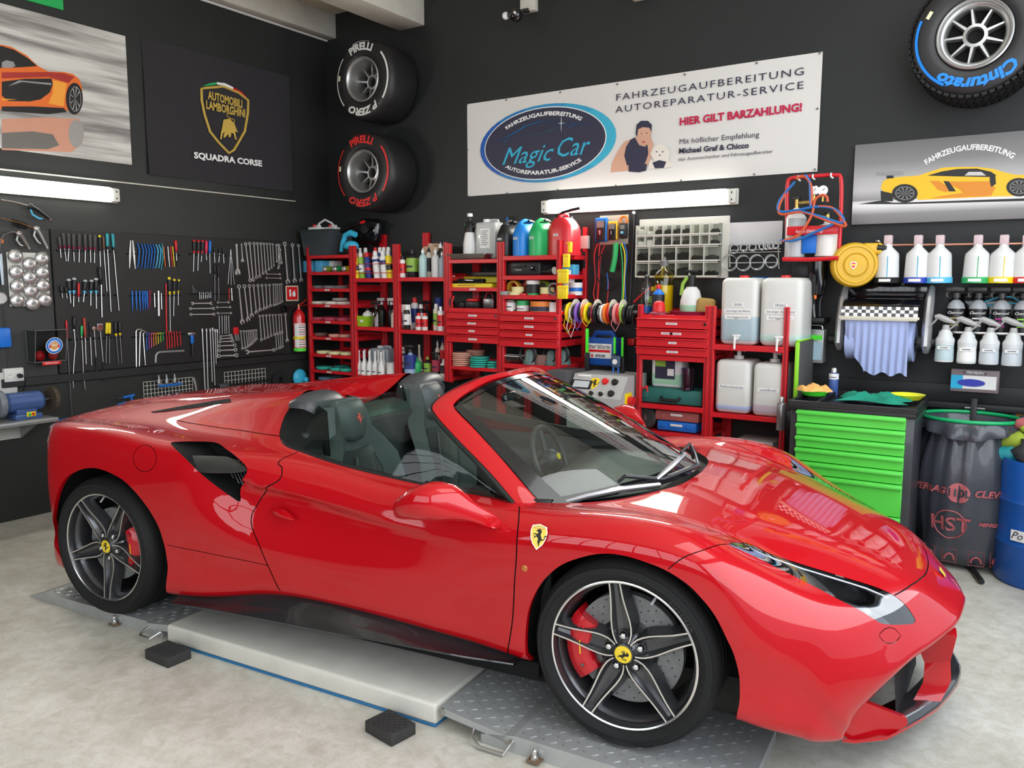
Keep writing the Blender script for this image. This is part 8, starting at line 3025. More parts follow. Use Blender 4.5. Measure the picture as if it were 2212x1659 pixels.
for i,(c_,pts,r)in enumerate(((REDP,[(330,310),(302,400),(310,600),(296,700),(315,780)],.005),(REDP,[(345,310),(335,450),(330,620),(320,780)],.004),(REDP,[(385,320),(350,420),(340,600),(330,760)],.004),(REDP,[(400,540),(412,640),(398,790)],.004),(BLK,[(395,370),(330,430),(320,560),(400,670),(490,610),(505,460),(440,380)],.005),(BLK,[(400,380),(355,440),(370,560),(440,580),(480,480)],.004),(BLU,[(530,300),(555,400),(540,600),(548,800)],.005),(YEL,[(515,310),(540,400),(535,600),(525,790)],.005),(GRN2,[(505,320),(520,450),(522,620),(515,780)],.005),(BLU,[(400,540),(408,600),(406,670)],.004))):
 wtube('test_lead',[cI(*p)for p in pts],.05+.004*i,r,c_,('outer red','middle red','inner red','short red','large coiled black','small coiled black','blue','yellow','green','short blue')[i]+' test lead hanging under the multimeters','cable','test leads')
wtube('clamp_tester',[cI(470,305),cI(462,420),cI(440,530)],.09,.022,GRN2,'green clamp tester hanging in front of the leads','tester')
wbox('card_holder',cI(195,250),cI(250,350),.05,.04,mat('pale_pink_card',(.66,.56,.52),.5),'pale card box on the wall right of the red fuel can','box')
wbox('black_strip',cI(205,370),cI(232,505),.04,.03,BLK,'narrow black holder with white dots under the pale card box','holder')
a,b,c,d=BW(*cI(635,170),.10),BW(*cI(1262,150),.10),BW(*cI(612,570),.10),BW(*cI(1228,570),.10)
CABW=mat('ivory_plastic',(.66,.65,.58),.4)
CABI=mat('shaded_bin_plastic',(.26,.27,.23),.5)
o=thing('parts_cabinet','ivory small-parts cabinet with clear tilt bins full of clips','cabinet')
mb=MB()
x0,x1,zt,zm,zb=(a.x+c.x)/2,(b.x+d.x)/2+.02,a.z,BW(*cI(900,328),.1).z,c.z
mb.box(((x0+x1)/2+.02,WY-.01,(zt+zb)/2+.02),(x1-x0+.06,.02,zt-zb+.06),.003,1,m=CABW)
mb.build('back_plate',o)
CLB=thinglass('clear_bin',(.88,.88,.84),1.4)
for rws,n in(((zt,(zt+zm)/2),9),(((zt+zm)/2,zm),9),((zm,(zm+zb)/2),6),(((zm+zb)/2,zb),6)):
 zz1,zz0=rws
 for k in range(n):
  xa=x0+(x1-x0)*k/n
  w=(x1-x0)/n
  h=zz1-zz0
  cx=xa+w/2
  mb=MB()
  mb.box((cx,WY-.055,zz0+.005),(w-.002,.07,.008),0,m=CABW)
  mb.box((xa+.002,WY-.055,(zz0+zz1)/2),(.003,.07,h),0,m=CABW)
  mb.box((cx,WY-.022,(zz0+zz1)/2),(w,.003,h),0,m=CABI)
  mb.box((xa+.001,WY-.096,(zz0+zz1)/2),(.006,.006,h),0,m=CABW)
  mb.box((cx,WY-.098,zz0+.002),(w,.008,.010),0,m=CABW)
  mb.box((cx,WY-.093,zz0+h*.90),(w-.004,.004,.005),0,m=CABW)
  fl=random.uniform(.25,.6)
  if(n,k)not in((9,6),(9,7)):
   mb.box((cx,WY-.062,zz0+.008+h*fl*.4),(w*.82,.045,h*fl*.8),.008,2,m=BLKM if k>1 or n==6 else PAPER)
   for q in range(5):
    mb.box((cx+random.uniform(-.3,.3)*w,WY-.07,zz0+.008+h*fl*.8),(.016,.012,.012),.002,1,rot=(q,q*2,0),m=BLKM if k>1 or n==6 else PAPER)
  bn=mb.build('bin',o)
  mb=MB()
  mb.add([(xa+.004,WY-.10,zz0+.006),(xa+w-.003,WY-.10,zz0+.006),(xa+w-.003,WY-.088,zz1-.012),(xa+.004,WY-.088,zz1-.012)],[(0,1,2,3)],m=CLB)
  mb.build('clear_front',bn)
pa,pb_=BW(*cI(42,835),.30),BW(*cI(640,835),.30)
o=thing('reel_bar','steel bar holding the cable reels between the racks','bar',(pa.x,pa.y,pa.z))
mb=MB();mb.cyl((0,0,0),(pb_.x-pa.x,0,0),.016,n=12,m=STEEL);mb.build('tube',o)
rc=[BLK,BLK,YEL,WHT,BLK,mat('violet_cable',(.25,.12,.55),.4),BLK,_M['orange_plastic'],YEL,BLK,MAROON,BLK,STEELD,WHT,_M['orange_plastic'],REDP,BLK,mat('pink_cable',(.75,.25,.25),.4),REDP,OLV,BLK,BLK,BLK]
for k,c_ in enumerate(rc):
 x=pa.x+.03+k*(pb_.x-pa.x-.06)/22
 q=thing('cable_reel','%s cable reel from the left on the bar between the racks'%(ORD[k]if k<16 else['seventh from right','sixth from right','fifth from right','fourth from right','third from right','second from right','last'][k-16]),'cable reel',(x,pa.y,pa.z-.012),group='cable reels')
 mb=MB()
 mb.lathe([(.018,-.009),(.062+.008*(k%3),-.009),(.066+.008*(k%3),0),(.062+.008*(k%3),.009),(.018,.009)],axis='X',n=20,m=c_)
 mb.build('wound_cable',q)
 if k in(3,6,10,15,18):
  mb=MB();mb.lathe([(.018,-.002),(.078,-.002),(.078,.002),(.018,.002)],axis='X',c=(.012,.02,.03),n=24,m=CREAM);mb.build('reel_flange',q)
 if k in(2,3,5,8,17,21):
  mb=MB();L=.10+.03*(k%4)
  mb.tube([(0,-.06,0),(-.015,-.075,-L*.6),(.02,-.07,-L),(.05,-.06,-L*.5),(.04,-.05,0)],.003,n=5,m=c_);mb.build('loose_end',q)
a,b=BW(*cI(235,1000),.26),BW(*cI(452,1270),.26)
o=thing('start_booster','blue start booster box with a white label standing on the grey machine','booster',((a.x+b.x)/2,WY-.26,b.z))
w,h=b.x-a.x,a.z-b.z
BOOB=mat('booster_blue',(.01,.08,.36),.35)
mb=MB();mb.box((0,.08,h*.42),(w,.16,h*.84),.02,3,m=BOOB);mb.tube([(-w*.36,.08,h*.8),(-w*.30,.08,h*.97),(w*.30,.08,h*.97),(w*.36,.08,h*.8)],.022,n=8,m=BOOB);mb.box((0,.09,h*.88),(w*.6,.05,h*.14),.01,m=BLK);mb.build('case',o)
mb=MB();mb.box((0,-.002,h*.45),(w*.84,.004,h*.44),.01,2,m=PAPER)
addtext(mb,'START BOOSTER',at(TB,(0,-.0045,h*.56)),.034,INK,width=w*.76,bold=.001)
mb.box((0,-.0045,h*.45),(w*.76,.001,.02),0,m=REDP)
addtext(mb,'12 VOLT',at(TB,(0,-.0045,h*.63)),.016,INK)
addtext(mb,'BERNER',at(TB,(.01,-.0045,h*.30)),.030,INK,width=w*.36,bold=.001)
mb.box((-w*.25,-.0045,h*.30),(.018,.001,.018),0,m=REDP);mb.build('printed_label',o)
for i,(x,y0,y1,y2)in enumerate(((243,972,1160,1325),(458,1040,1170,1290),(518,1040,1190,1320))):
 a,b,c=BW(*cI(x,y0),.34),BW(*cI(x,y1),.34),BW(*cI(x,y2),.34)
 o=thing('work_light',('tall left','middle','right')[i]+' slim work light with a green edge on the grey machine','work light',(c.x,c.y,c.z),group='slim work lights')
 mb=MB();mb.box((0,0,(a.z+b.z)/2-c.z),(.022 if not i else.014,.02,a.z-b.z),.004,m=mat('neon_green',(.08,.85,.04),.4));mb.build('light_strip',o)
 mb=MB();mb.box((0,.004,(b.z-c.z)/2),(.036,.03,b.z-c.z),.006,m=BLK);mb.build('grip',o)
a=BW(*cI(470,1230),.38)
o=thing('round_lamp','small dark blue round magnetic lamp with a blue hook','lamp',a)
mb=MB();mb.box((0,0,0),(.075,.03,.09),.015,3,m=mat('slate_blue',(.05,.09,.16),.4));mb.cyl((0,-.016,0),(0,-.02,0),.02,n=16,m=WHT);mb.build('lamp_head',o)
mb=MB();mb.tube([(-.02,0,-.04),(-.022,0,-.10),(.022,0,-.10),(.02,0,-.04)],.006,n=6,m=BLU);mb.build('hook',o)
MG=mat('light_grey_machine',(.42,.42,.41),.45,var=.08)
pT0,pT1=BW(*cI(140,1318),.42),BW(*cI(600,1325),.40)
xm0,xm1=BW(*cI(110,1440),.62).x,BW(*cI(560,1400),.55).x
zt=BW(*cI(350,1318),.42).z
o=thing('control_machine','grey floor machine with a sloping control panel and yellow-red switch','machine',(xm0,0,0))
W_=xm1-xm0
yb,yf=WY-.22,WY-.66
zl=BW(*cI(300,1510),.66).z
pro=[(yb,0),(yf+.0,0),(yf,zl),(yf+.12,zt),(yb,zt)]
mb=MB();n=5
vs=[(0,y,z)for y,z in pro]+[(W_,y,z)for y,z in pro]
mb.add(vs,[(0,1,2,3,4),(9,8,7,6,5)]+[(i,n+i,n+(i+1)%n,(i+1)%n)for i in range(n)],m=MG)
mb.box((W_/2,yf-.002,zl-.10),(W_,.004,.004),0,m=GRP)
mb.build('housing',o,smooth=False)
sl_=math.atan2(zt-zl,.12)
Tp=Matrix.Translation((0,yf,zl))@Matrix.Rotation(sl_,4,'X')
Lp=math.hypot(zt-zl,.12)
mb=MB();mb.add(*_bevbox(.17,.075,.006,.002,1),T=Tp@Matrix.Translation((W_*.20,Lp*.52,.003)),m=BLK);mb.add(*_bevbox(.13,.055,.002,0,1),T=Tp@Matrix.Translation((W_*.20,Lp*.52,.007)),m=mat('screen_grey',(.50,.53,.56),.3));mb.add(*_bevbox(.11,.012,.001,0,1),T=Tp@Matrix.Translation((W_*.2,Lp*.92,.001)),m=PAPER);mb.build('touch_screen',o)
mb=MB();mb.prism([(x*.09,y*.10)for x,y in SH],.002,T=Tp@Matrix.Translation((W_*.43,Lp*.60,0)),m=BADY);mb.prism([(x*.07,y*.065)for x,y in HORSE],.003,T=Tp@Matrix.Translation((W_*.43,Lp*.60,0)),m=HOR);mb.build('shield_sticker',o)
for fx,fy,m_,r in((.62,.72,REDP,.024),(.80,.72,BLK,.024),(.80,.22,BLK,.024),(.44,.16,BLK,.016),(.62,.16,BLK,.016)):
 mb=MB();mb.lathe([(r*1.15,0),(r,.006),(r*.85,.018),(1e-5,.02)],n=16,T=Tp@Matrix.Translation((W_*fx,Lp*fy,0)),m=m_);mb.build('knob',o)
mb=MB();mb.box((W_+.004,yf+.12,zl-.02),(.012,.10,.11),.002,m=YEL);mb.cyl((W_+.01,yf+.12,zl-.02),(W_+.05,yf+.12,zl-.02),.032,n=18,m=REDP);mb.build('main_switch',o)
mb=MB();mb.box((xm0-.10,WY-.50,zt-.09),(.17,.3,.22),.004,m=mat('dark_grey_block',(.07,.07,.075),.5));tag(mb.build('grey_box',None),'dark grey box left of the control machine','box')
wtube('green_strap',[cI(570,1515),cI(585,1560),cI(570,1640)],.50,.02,OLV,'yellow-green strap hanging between machine and rack','strap')
wbox('small_red_tool',cI(560,1050),cI(612,1105),.04,.04,REDP,'small red tool hanging left of the lower red rack','tool')
z6=lv6[0]+.006
for i,(x,off,r,h,c_,cp,st,bd,lb)in enumerate(((712,.30,.04,.30,PCLR,BLK,'bottle',None,'clear bottle with blue liquid'),(805,.28,.045,.22,BLU,REDP,'bottle',BLK,'blue bottle with a red cap'),(760,.15,.035,.2,BLK,YEL,'bottle',OLV,'dark bottle at the back'),(845,.16,.075,.42,thinglass('yellow_clear',(.85,.80,.25),1.4),_M['smoked_rim'],'bottle',None,'tall clear jug with yellow liquid'))):
 o=bottle(cI(x,0)[0],z6,off,r,h,c_,cp,lb+' on the lower left red rack',style=st,band=bd,grp='bottles on the lower red rack')
 if i in(0,3):
  mb=MB();mb.cyl((0,0,.004),(0,0,h*(.2 if not i else.5)),r*.92,n=16,m=BLU if not i else YEL);mb.build('liquid',o)
a=BW(*cI(805,850),.38)
o=thing('beacon_lamp','red dome lamp on a round base on the lower red rack','lamp',(a.x,a.y,z6))
mb=MB();mb.lathe([(.075,0),(.072,.012),(.05,.022),(1e-5,.022)],n=26,m=MAROON);mb.build('base',o)
mb=MB();mb.lathe([(.045,.02),(.044,.06),(.036,.085),(.02,.098),(1e-5,.10)],n=24,m=REDP);mb.build('dome',o)
mb=MB();a=BW(*cI(1035,850),.35);mb.lathe([(1e-5,.004),(.12,.004),(.14,.028),(.145,.028),(.125,0),(1e-5,0)],n=30,m=MAROON,T=Matrix.Diagonal((1,.7,1,1)));tag(mb.build('red_plate',None,(a.x,a.y,z6)),'dark red oval plate on the lower red rack','plate')
a=BW(*cI(1055,830),.24)
o=thing('foam_sprayer','white and pale green pump sprayer with a yellow handle','sprayer',(a.x,a.y,z6))
mb=MB();mb.lathe([(1e-5,0),(.07,0),(.08,.04),(.078,.10),(.06,.17),(.035,.20)],n=22,m=MILK);mb.lathe([(.0725,.002),(.0812,.04),(.0810,.07)],n=22,m=mat('pale_green_liquid',(.35,.62,.42),.4),cap=False);mb.build('tank',o)
mb=MB();mb.cyl((0,0,.20),(0,0,.28),.028,n=14,m=BLK);mb.box((0,0,.31),(.09,.03,.02),.006,m=BLK);mb.tube([(-.03,-.01,.27),(-.06,-.02,.22),(-.07,-.02,.14)],.014,n=6,m=OLV);mb.build('pump',o)
a=BW(*cI(1170,830),.26);mb=MB();mb.box((0,0,.06),(.13,.09,.12),.03,3,rot=(0,.1,.2),m=mat('brown_sponge',(.42,.27,.08),.95,bump=1.,bscale=90));tag(mb.build('sponge',None,(a.x,a.y,z6)),'brown sponge beside the pump sprayer','sponge')
wtube('red_pliers',[cI(610,770),cI(680,700),cI(755,650)],.12,.008,REDP,'red pliers leaning behind the clear bottle','pliers')
z=lv6[1]+.006
TQC=mat('dark_green_case',(.02,.14,.12),.45)
a0,a1=BW(*cI(660,1500),.40).x,BW(*cI(1135,1500),.40).x
CS=thing('green_case','dark green tool case on the middle shelf of the lower red rack','case',((a0+a1)/2,WY-.26,z))
w=a1-a0
mb=MB();mb.box((0,0,.055),(w,.26,.11),.015,3,m=TQC);mb.box((-w*.42,-.132,.06),(w*.12,.01,.05),.003,m=TQC);mb.build('case_body',CS)
mb=MB();mb.tube([(-.07,-.13,.05),(-.06,-.16,.035),(.06,-.16,.035),(.07,-.13,.05)],.012,n=8,m=BLK);mb.build('handle',CS)
a=BW(*cI(850,1400),.34)
cn=canister(a.x,WY-.24,z+.11,.24,.15,.29,MILK,WHT,'milky canister with pale green liquid and dark label on the green case',liquid=mat('pale_green_liquid',(.35,.62,.42),.4),lvl=.42)
mb=MB();mb.box((-.01,-.0775,.15),(.155,.001,.17),0,m=INK);mb.box((-.045,-.0785,.19),(.08,.001,.07),0,m=OLV);mb.box((.035,-.0785,.115),(.05,.001,.05),0,m=PAPER);mb.build('printed_label',cn)
bottle(cI(1000,0)[0],z+.11,.2,.05,.30,thinglass('green_clear',(.45,.65,.45),1.4),PCLR,'clear green bottle beside the milky canister')
a=BW(*cI(1027,1500),.36);mb=MB();mb.lathe([(.045,0),(.048,.16),(.046,.16),(.043,.004),(1e-5,.004)],n=22,m=thinglass('lilac_clear_plastic',(.75,.70,.80),1.5));tag(mb.build('measuring_cup',None,(a.x,a.y,z+.11)),'clear measuring cup on the green case','cup')
wtube('clamp',[cI(635,1445),cI(700,1430),cI(712,1420),cI(716,1465)],.42,.006,REDP,'red-handled clamp at the left of the green case','clamp')
z=zf_(1455,938)
for i,(m_,zz,x0_,x1_)in enumerate(((BLU,.01,1418,1503),(mat('faded_red_case',(.42,.11,.10),.5),.085,1413,1508))):
 a0,a1=BW(x0_,920,.40).x,BW(x1_,920,.40).x
 o=thing('tool_case',('blue' if not i else 'faded red')+' flat tool case low on the red rack','case',((a0+a1)/2,WY-.27,z+zz),group='flat cases')
 mb=MB();mb.box((0,0,.035),(a1-a0,.24,.07),.01,2,m=m_)
 for s_ in(-.3,.3):
  mb.box(((a1-a0)*s_,-.122,.035),(.035,.008,.03),.002,m=m_)
 mb.build('case_body',o)
 mb=MB();mb.box((0,-.1225,.045),(.09,.004,.016),0,m=PAPER);mb.build('paper_tag',o)
a=BW(1396,915,.36);mb=MB();mb.lathe([(.03,-.03),(.07,-.035),(.085,-.02),(.085,.02),(.07,.035),(.03,.03)],axis='Y',n=26,m=RUBB);mb.cyl((0,-.03,0),(0,-.04,0),.025,n=14,m=STEELD);tag(mb.build('caster_wheel',None,(a.x,a.y,z+.09)),'black wheel behind the car at the foot of the red rack','wheel')
zA,zB=lv7[0]+.006,lv7[1]+.006
for i,(xa,xb,zz,h,liq,nm,txt,tp)in enumerate(((1547,1630,zA,.455,mat('grey_blue_liquid',(.36,.46,.50),.4),'upper left',['RIWAX','Glasreiniger mit Alkohol','Fertiggemisch'],1),(1632,1728,zA,.455,mat('mint_liquid',(.48,.62,.58),.4),'upper right',['FRISAG','Glasreiniger ohne Alkohol','Fertiggemisch'],1),(1541,1620,zB,.37,mat('lilac_blue_liquid',(.38,.44,.66),.4),'lower left',['Reifenschwärzer'],0),(1623,1698,zB,.36,mat('mauve_liquid',(.50,.40,.46),.4),'lower right',['Lackfinish'],0))):
 a0,a1=BW(xa,700,FR+.0).x,BW(xb,700,FR).x
 canister((a0+a1)/2+.01,WY-.28,zz,a1-a0-.012,.30,h,mat('cloudy_white_canister',(.66,.66,.62),.38,var=.05),REDP if tp else MILK,nm+' large cloudy canister in the right red rack',liquid=liq,lvl=(.50,.26,.24,.30)[i],handle=False,tap=bool(tp),pump=not tp,tagtxt=txt,tagz=.60 if tp else.50,capx=-.05 if tp else-.02,grp='large liquid canisters')
wbox('clear_box',(1588,948),(1668,990),.40,.25,mat('frosted_clear_box',(.40,.41,.40),.4),'clear lidded box low in the right red rack','box')
wbox('white_board',cJ(203,335),cJ(522,465),.012,.01,mat('white_board_panel',(.66,.65,.66),.4),'white board above the hose clamp rack','board')
o=thing('hook_rack','white wire hook rack holding hose clamps','rack')
for(x0_,y0_,x1_,y1_)in((212,500,518,490),(212,515,518,507),(212,575,500,572),(210,480,212,600),(500,480,505,610)):
 wtube('wire',[cJ(x0_,y0_),cJ((x0_+x1_)/2,(y0_+y1_)/2),cJ(x1_,y1_)],.04,.004,GRW,None,None,parent=o,n=5)
for i,(x,y,r)in enumerate(((237,485,.030),(295,478,.024),(347,475,.024),(405,470,.022),(430,468,.022),(455,465,.022),(485,465,.020),(210,568,.055),(292,570,.052),(373,565,.050),(460,560,.042))):
 a=BW(*cJ(x,y),.07)
 o=thing('hose_clamp',('%s of the small hose clamps in the upper row'%ordw(i,7))if i<7 else('%s of the large hose clamps in the lower row'%ordw(i-7,4)),'hose clamp',a,group='hose clamps')
 for k in range(4):
  mb=MB();mb.lathe([(r,-.004),(r+.0015,-.004),(r+.0015,.004),(r,.004)],axis='Y',c=((k-1.5)*.006,-.012*k+.02,-.004*k),n=26,m=STEEL,cap=False);mb.build('band',o)
 mb=MB();mb.box((0,-.01,-r-.006),(.022,.03,.012),.002,m=STEEL);mb.build('screw_housing',o)
wsd=wtube('screwdriver',[cJ(200,665),cJ(280,667),cJ(350,668)],.03,.004,STEEL,'long blue-handled screwdriver held level by two white hooks','screwdriver')
wtube('handle',[cJ(352,668),cJ(410,669),cJ(458,670)],.03,.012,BLU,None,None,parent=wsd)
WS=thing('welding_set','red tubular carrier with two gas bottles and coiled hoses','welding set',BW(1755,557,.2))
WS.location=(0,0,0)
wtube('frame',[cJ(553,545),cJ(553,300),cJ(556,110),cJ(585,68),cJ(700,58),cJ(840,50),cJ(876,80),cJ(874,300),cJ(862,545)],.22,.013,RACK,None,None,parent=WS,n=10)
wtube('base_tube',[cJ(527,552),cJ(690,554),cJ(860,545)],.30,.014,RACK,None,None,parent=WS)
wbox('cross_plate',cJ(553,358),cJ(855,402),.30,.006,RACK,None,None,.002,parent=WS)
mb=MB();a,b=BW(*cJ(605,390),.302),BW(*cJ(768,380),.302);addtext(mb,'Autogen Schweissanlage',at(TB,((a.x+b.x)/2,WY-.3025,(a.z+b.z)/2)),.032,WHTM,width=(b.x-a.x));mb.build('lettering',WS,smooth=False)
for i,(x,yt,yb_,r,m_)in enumerate(((598,280,540,.066,mat('grey_gas_bottle',(.42,.44,.45),.3)),(785,345,535,.070,mat('white_gas_bottle',(.70,.68,.64),.35)))):
 a,b=BW(*cJ(x,yt),.22),BW(*cJ(x,yb_),.22)
 mb=MB();H_=a.z-b.z
 mb.lathe([(1e-5,0),(r,0),(r,H_*.88),(r*.8,H_*.96),(r*.35,H_*1.02),(r*.3,H_*1.10)],c=(b.x,b.y,b.z),n=24,m=m_)
 if i==0:
  mb.lathe([(r*1.01,H_*.88),(r*.82,H_*.962),(r*.37,H_*1.022),(.02,H_*1.12)],c=(b.x,b.y,b.z),n=24,m=WHT,cap=False)
 g_=mb.build('gas_bottle',WS)
 mb=MB();mb.cyl((b.x,b.y,b.z+H_*1.08),(b.x,b.y,b.z+H_*1.32),.013,n=10,m=_M['brass_valve']);mb.cyl((b.x,b.y,b.z+H_*1.32),(b.x,b.y,b.z+H_*1.37),.028,n=14,m=BLK);mb.cyl((b.x,b.y,b.z+H_*1.24),(b.x+(.10 if not i else-.08),b.y,b.z+H_*1.24),.011,n=10,m=_M['brass_valve']);mb.build('valve',g_)
wbox('blue_holder',cJ(643,405),cJ(725,517),.27,.06,BLU,None,None,.006,parent=WS)
for x in(718,770):
 a=BW(*cJ(x,143),.27);mb=MB();mb.lathe([(.031,-.012),(.032,.010),(.027,.014)],axis='Y',c=a,n=26,m=CHR);mb.lathe([(.027,-.013),(1e-5,-.013)],axis='Y',c=a,n=26,m=WHTM,cap=False);mb.cyl(a+Vector((0,-.0145,0)),a+Vector((.012,-.0145,.014)),.0015,n=4,m=BLK);mb.cyl(a+Vector((0,0,-.03)),a+Vector((0,0,-.07)),.007,n=8,m=_M['brass_valve']);mb.build('gauge',WS)
HB,HO_=mat('blue_gas_hose',(.02,.15,.45),.5),mat('orange_gas_hose',(.60,.10,.04),.5)
for m_,pts in((HB,[(600,90),(510,200),(505,265),(600,262),(720,240),(830,250),(890,310),(870,335),(760,300),(640,268)]),(HO_,[(605,70),(660,60),(695,110),(700,190),(692,230)]),(HO_,[(545,150),(505,240),(520,285),(640,270),(760,310),(890,355),(895,330),(830,250),(740,238)]),(HO_,[(795,210),(790,180),(760,170),(720,200),(700,290),(640,390),(590,425),(520,445)]),(HB,[(515,440),(600,440),(700,400),(830,342)]),(HB,[(662,50),(688,90),(692,160),(694,235)])):
 wtube('gas_hose',[cJ(*p)for p in pts],.33,.0085,m_,None,None,parent=WS)
for x,y in((628,68),(714,60),(823,52)):
 wtube('white_hook',[cJ(x-6,y-15),cJ(x-8,y+5),cJ(x+6,y+17)],.24,.006,WHT,None,None,parent=WS,n=6)
wbox('black_speaker',cJ(583,560),cJ(682,684),.10,.09,BLK,'small black wall box under the welding set','box')
o=thing('hand_vacuum','gloss black hand-held vacuum cleaner in its wall holder','vacuum cleaner')
a,b=BW(*cJ(735,560),.16),BW(*cJ(730,780),.16)
mb=MB();mb.lathe([(.02,0),(.05,.02),(.062,.10),(.066,.24),(.045,(a.z-b.z)*.95),(.03,a.z-b.z)],c=(b.x,b.y,b.z),n=20,m=BLKG);mb.build('vacuum_body',o)
wtube('grip',[cJ(722,780),cJ(712,830),cJ(716,900)],.16,.014,BLKG,None,None,parent=o);wtube('grip',[cJ(768,760),cJ(750,800),cJ(748,895)],.15,.010,BLK,None,None,parent=o)
wbox('wall_holder',cJ(660,900),cJ(775,935),.18,.18,BLK,None,None,.01,parent=o);wbox('switch',cJ(714,767),cJ(728,790),.225,.01,_M['orange_plastic'],None,None,.002,parent=o)
o=thing('soap_dispenser','grey and white dispenser with green label below the vacuum','dispenser')
wbox('dispenser_body',cJ(695,970),cJ(765,1175),.12,.11,mat('satin_grey_dispenser',(.40,.41,.41),.35,.4),None,None,.006,parent=o);wbox('green_label',cJ(700,1005),cJ(762,1035),.1215,.002,mat('neon_green',(.08,.85,.04),.4),None,None,0,parent=o);wbox('bottle_label',cJ(702,1045),cJ(757,1155),.1218,.002,mat('pale_blue_label',(.40,.58,.66),.4),None,None,0,parent=o)
wtube('lever',[cJ(675,945),cJ(755,948),cJ(765,970)],.13,.005,STEEL,None,None,parent=o)
a,b=BW(*cJ(572,1080),.40),BW(*cJ(672,1350),.20)
o=thing('kneeling_mat','dark grey foam mat with a lime green edge leaning beside the red rack','mat')
xk=(BW(*cJ(575,1200),.46).x)
z1,z0=BW(*cJ(575,1090),.46).z,BW(*cJ(575,1370),.46).z
mb=MB();mb.box((xk+.045,WY-.28,(z0+z1)/2+.02),(.022,.36,z1-z0+.06),.01,2,m=mat('dark_grey_foam',(.09,.09,.09),.8));mb.build('mat_body',o)
mb=MB();mb.box((xk+.040,WY-.468,(z0+z1)/2+.02),(.028,.02,z1-z0+.06),.008,2,m=mat('lime_edge',(.28,.70,.03),.5));mb.box((xk+.040,WY-.28,z1+.055),(.028,.37,.012),.005,1,m=_M['lime_edge']);mb.build('lime_border',o)
for i,(px,py0,py1,off,r,m_,lb)in enumerate(((1700,930,858,.55,.030,mat('silver_grey_can',(.30,.30,.30),.3,.7),'silver-grey aerosol in a black holder at the cabinet side'),(1781,838,779,.32,.030,mat('blue_berner_can',(.05,.10,.32),.35),'blue and white aerosol standing behind the cabinet'))):
 zz,z1=BW(px,py0,off).z,BW(px,py1,off).z
 bottle(px,zz,off,r,z1-zz,m_,SILV,lb,'spray can','spray_can','spray',band=None if not i else PAPER,bandz=(.6,.8))
a=BW(1700,900,.55);mb=MB();mb.box((-.0,.02,-.02),(.075,.05,.12),.008,m=BLK);tag(mb.build('can_holder',None,(a.x,a.y+.015,a.z)),'black holder for the silver-grey aerosol','holder')
p=BW(*cK(335,365),.20)
o=thing('hose_reel','yellow round wall hose reel','hose reel',(p.x,p.y,p.z),rot=(0,0,.42))
o.scale=(.80,.80,.80)
HRY=mat('amber_yellow_reel',(.68,.40,.01),.4,var=.12)
mb=MB();mb.lathe([(1e-5,-.065),(.085,-.065),(.090,-.058),(.165,-.056),(.178,-.04),(.182,.02),(.175,.06),(1e-5,.065)],axis='Y',n=44,m=HRY)
mb.box((.13,.0,.13),(.15,.09,.09),.02,3,m=HRY);mb.build('reel_housing',o)
mb=MB();mb.lathe([(.095,-.068),(.093,-.072),(.089,-.068)],axis='Y',n=40,m=HRY,cap=False);mb.lathe([(.148,-.060),(.146,-.064),(.142,-.060)],axis='Y',n=40,m=HRY,cap=False);mb.build('raised_rings',o)
mb=MB();Ts=Matrix.Translation((-.02,-.068,-.005))@TB;mb.prism([(x*.055,y*.06)for x,y in SH],.003,T=Ts,m=CHR);mb.prism([(x*.045,y*.05)for x,y in SH],.004,T=Ts,m=REDP);mb.prism([(-.016,-.002),(.016,-.002),(.016,.010),(-.016,.010)],.005,T=Ts,m=YEL);mb.build('round_crest',o)
mb=MB();mb.cyl((.16,-.03,.14),(.23,-.03,.13),.028,.02,n=14,m=BLK);mb.tube([(.23,-.03,.13),(.25,-.03,.08),(.245,-.03,.03)],.008,n=6,m=mat('grey_hose2',(.4,.4,.4),.4));mb.box((.245,-.03,-.0),(.03,.03,.07),.008,m=WHT);mb.build('hose_end',o)
wtube('copper_pipe',[cK(550,195),cK(1000,192),cK(1500,186),cK(1900,182)],.10,.007,mat('copper',(.60,.30,.22),.35,.8),'thin copper pipe the upside-down bottles hang from','pipe')
wtube('copper_pipe',[cK(520,172),cK(540,160),cK(560,180)],.09,.008,CHR,'chrome pipe bend at the hose reel','pipe')
HBm=mat('white_measuring_bottle',(.72,.73,.72),.4)
for i,(x,xb,c_,lq,nm)in enumerate(((630,612,BLKM,OLV,'black'),(887,865,mat('royal_blue_cap',(.02,.05,.40),.4),None,'dark blue'),(1072,1056,LBLU,None,'light blue'),(1398,1370,GRN2,None,'green'),(1620,1590,YEL,None,'yellow'),(1815,1795,REDP,None,'red'))):
 t_,b_=BW(*cK(x,135),.12),BW(*cK(xb,520),.12)
 o=thing('measuring_bottle','white upside-down measuring bottle with a %s base ring'%nm,'bottle',(b_.x,b_.y,b_.z),group='upside-down measuring bottles',rot=(0,(t_.x-b_.x)/(t_.z-b_.z),0))
 H_=t_.z-b_.z
 mb=MB();mb.lathe([(.078,.0),(.078,.035),(.072,.037)],n=28,m=c_);mb.box((0,-.0785,.018),(.07,.002,.018),0,m=PAPER);mb.build('base_ring',o)
 mb=MB();mb.lathe([(.073,.035),(.068,H_*.60),(.064,H_*.66),(.026,H_*.80),(.022,H_*.94)],n=28,m=HBm);mb.box((.012,-.070,H_*.34),(.004,.004,H_*.5),0,rot=(-.02,0,0),m=INKC if i<3 else c_);mb.build('bottle_body',o)
 mb=MB();mb.box((0,0,H_*.96),(.05,.05,.06),.008,2,m=mat('pale_pink_cap',(.62,.48,.50),.4));mb.build('cap',o)
a,b=BW(*cK(235,560),.14),BW(*cK(1005,1115),.20)
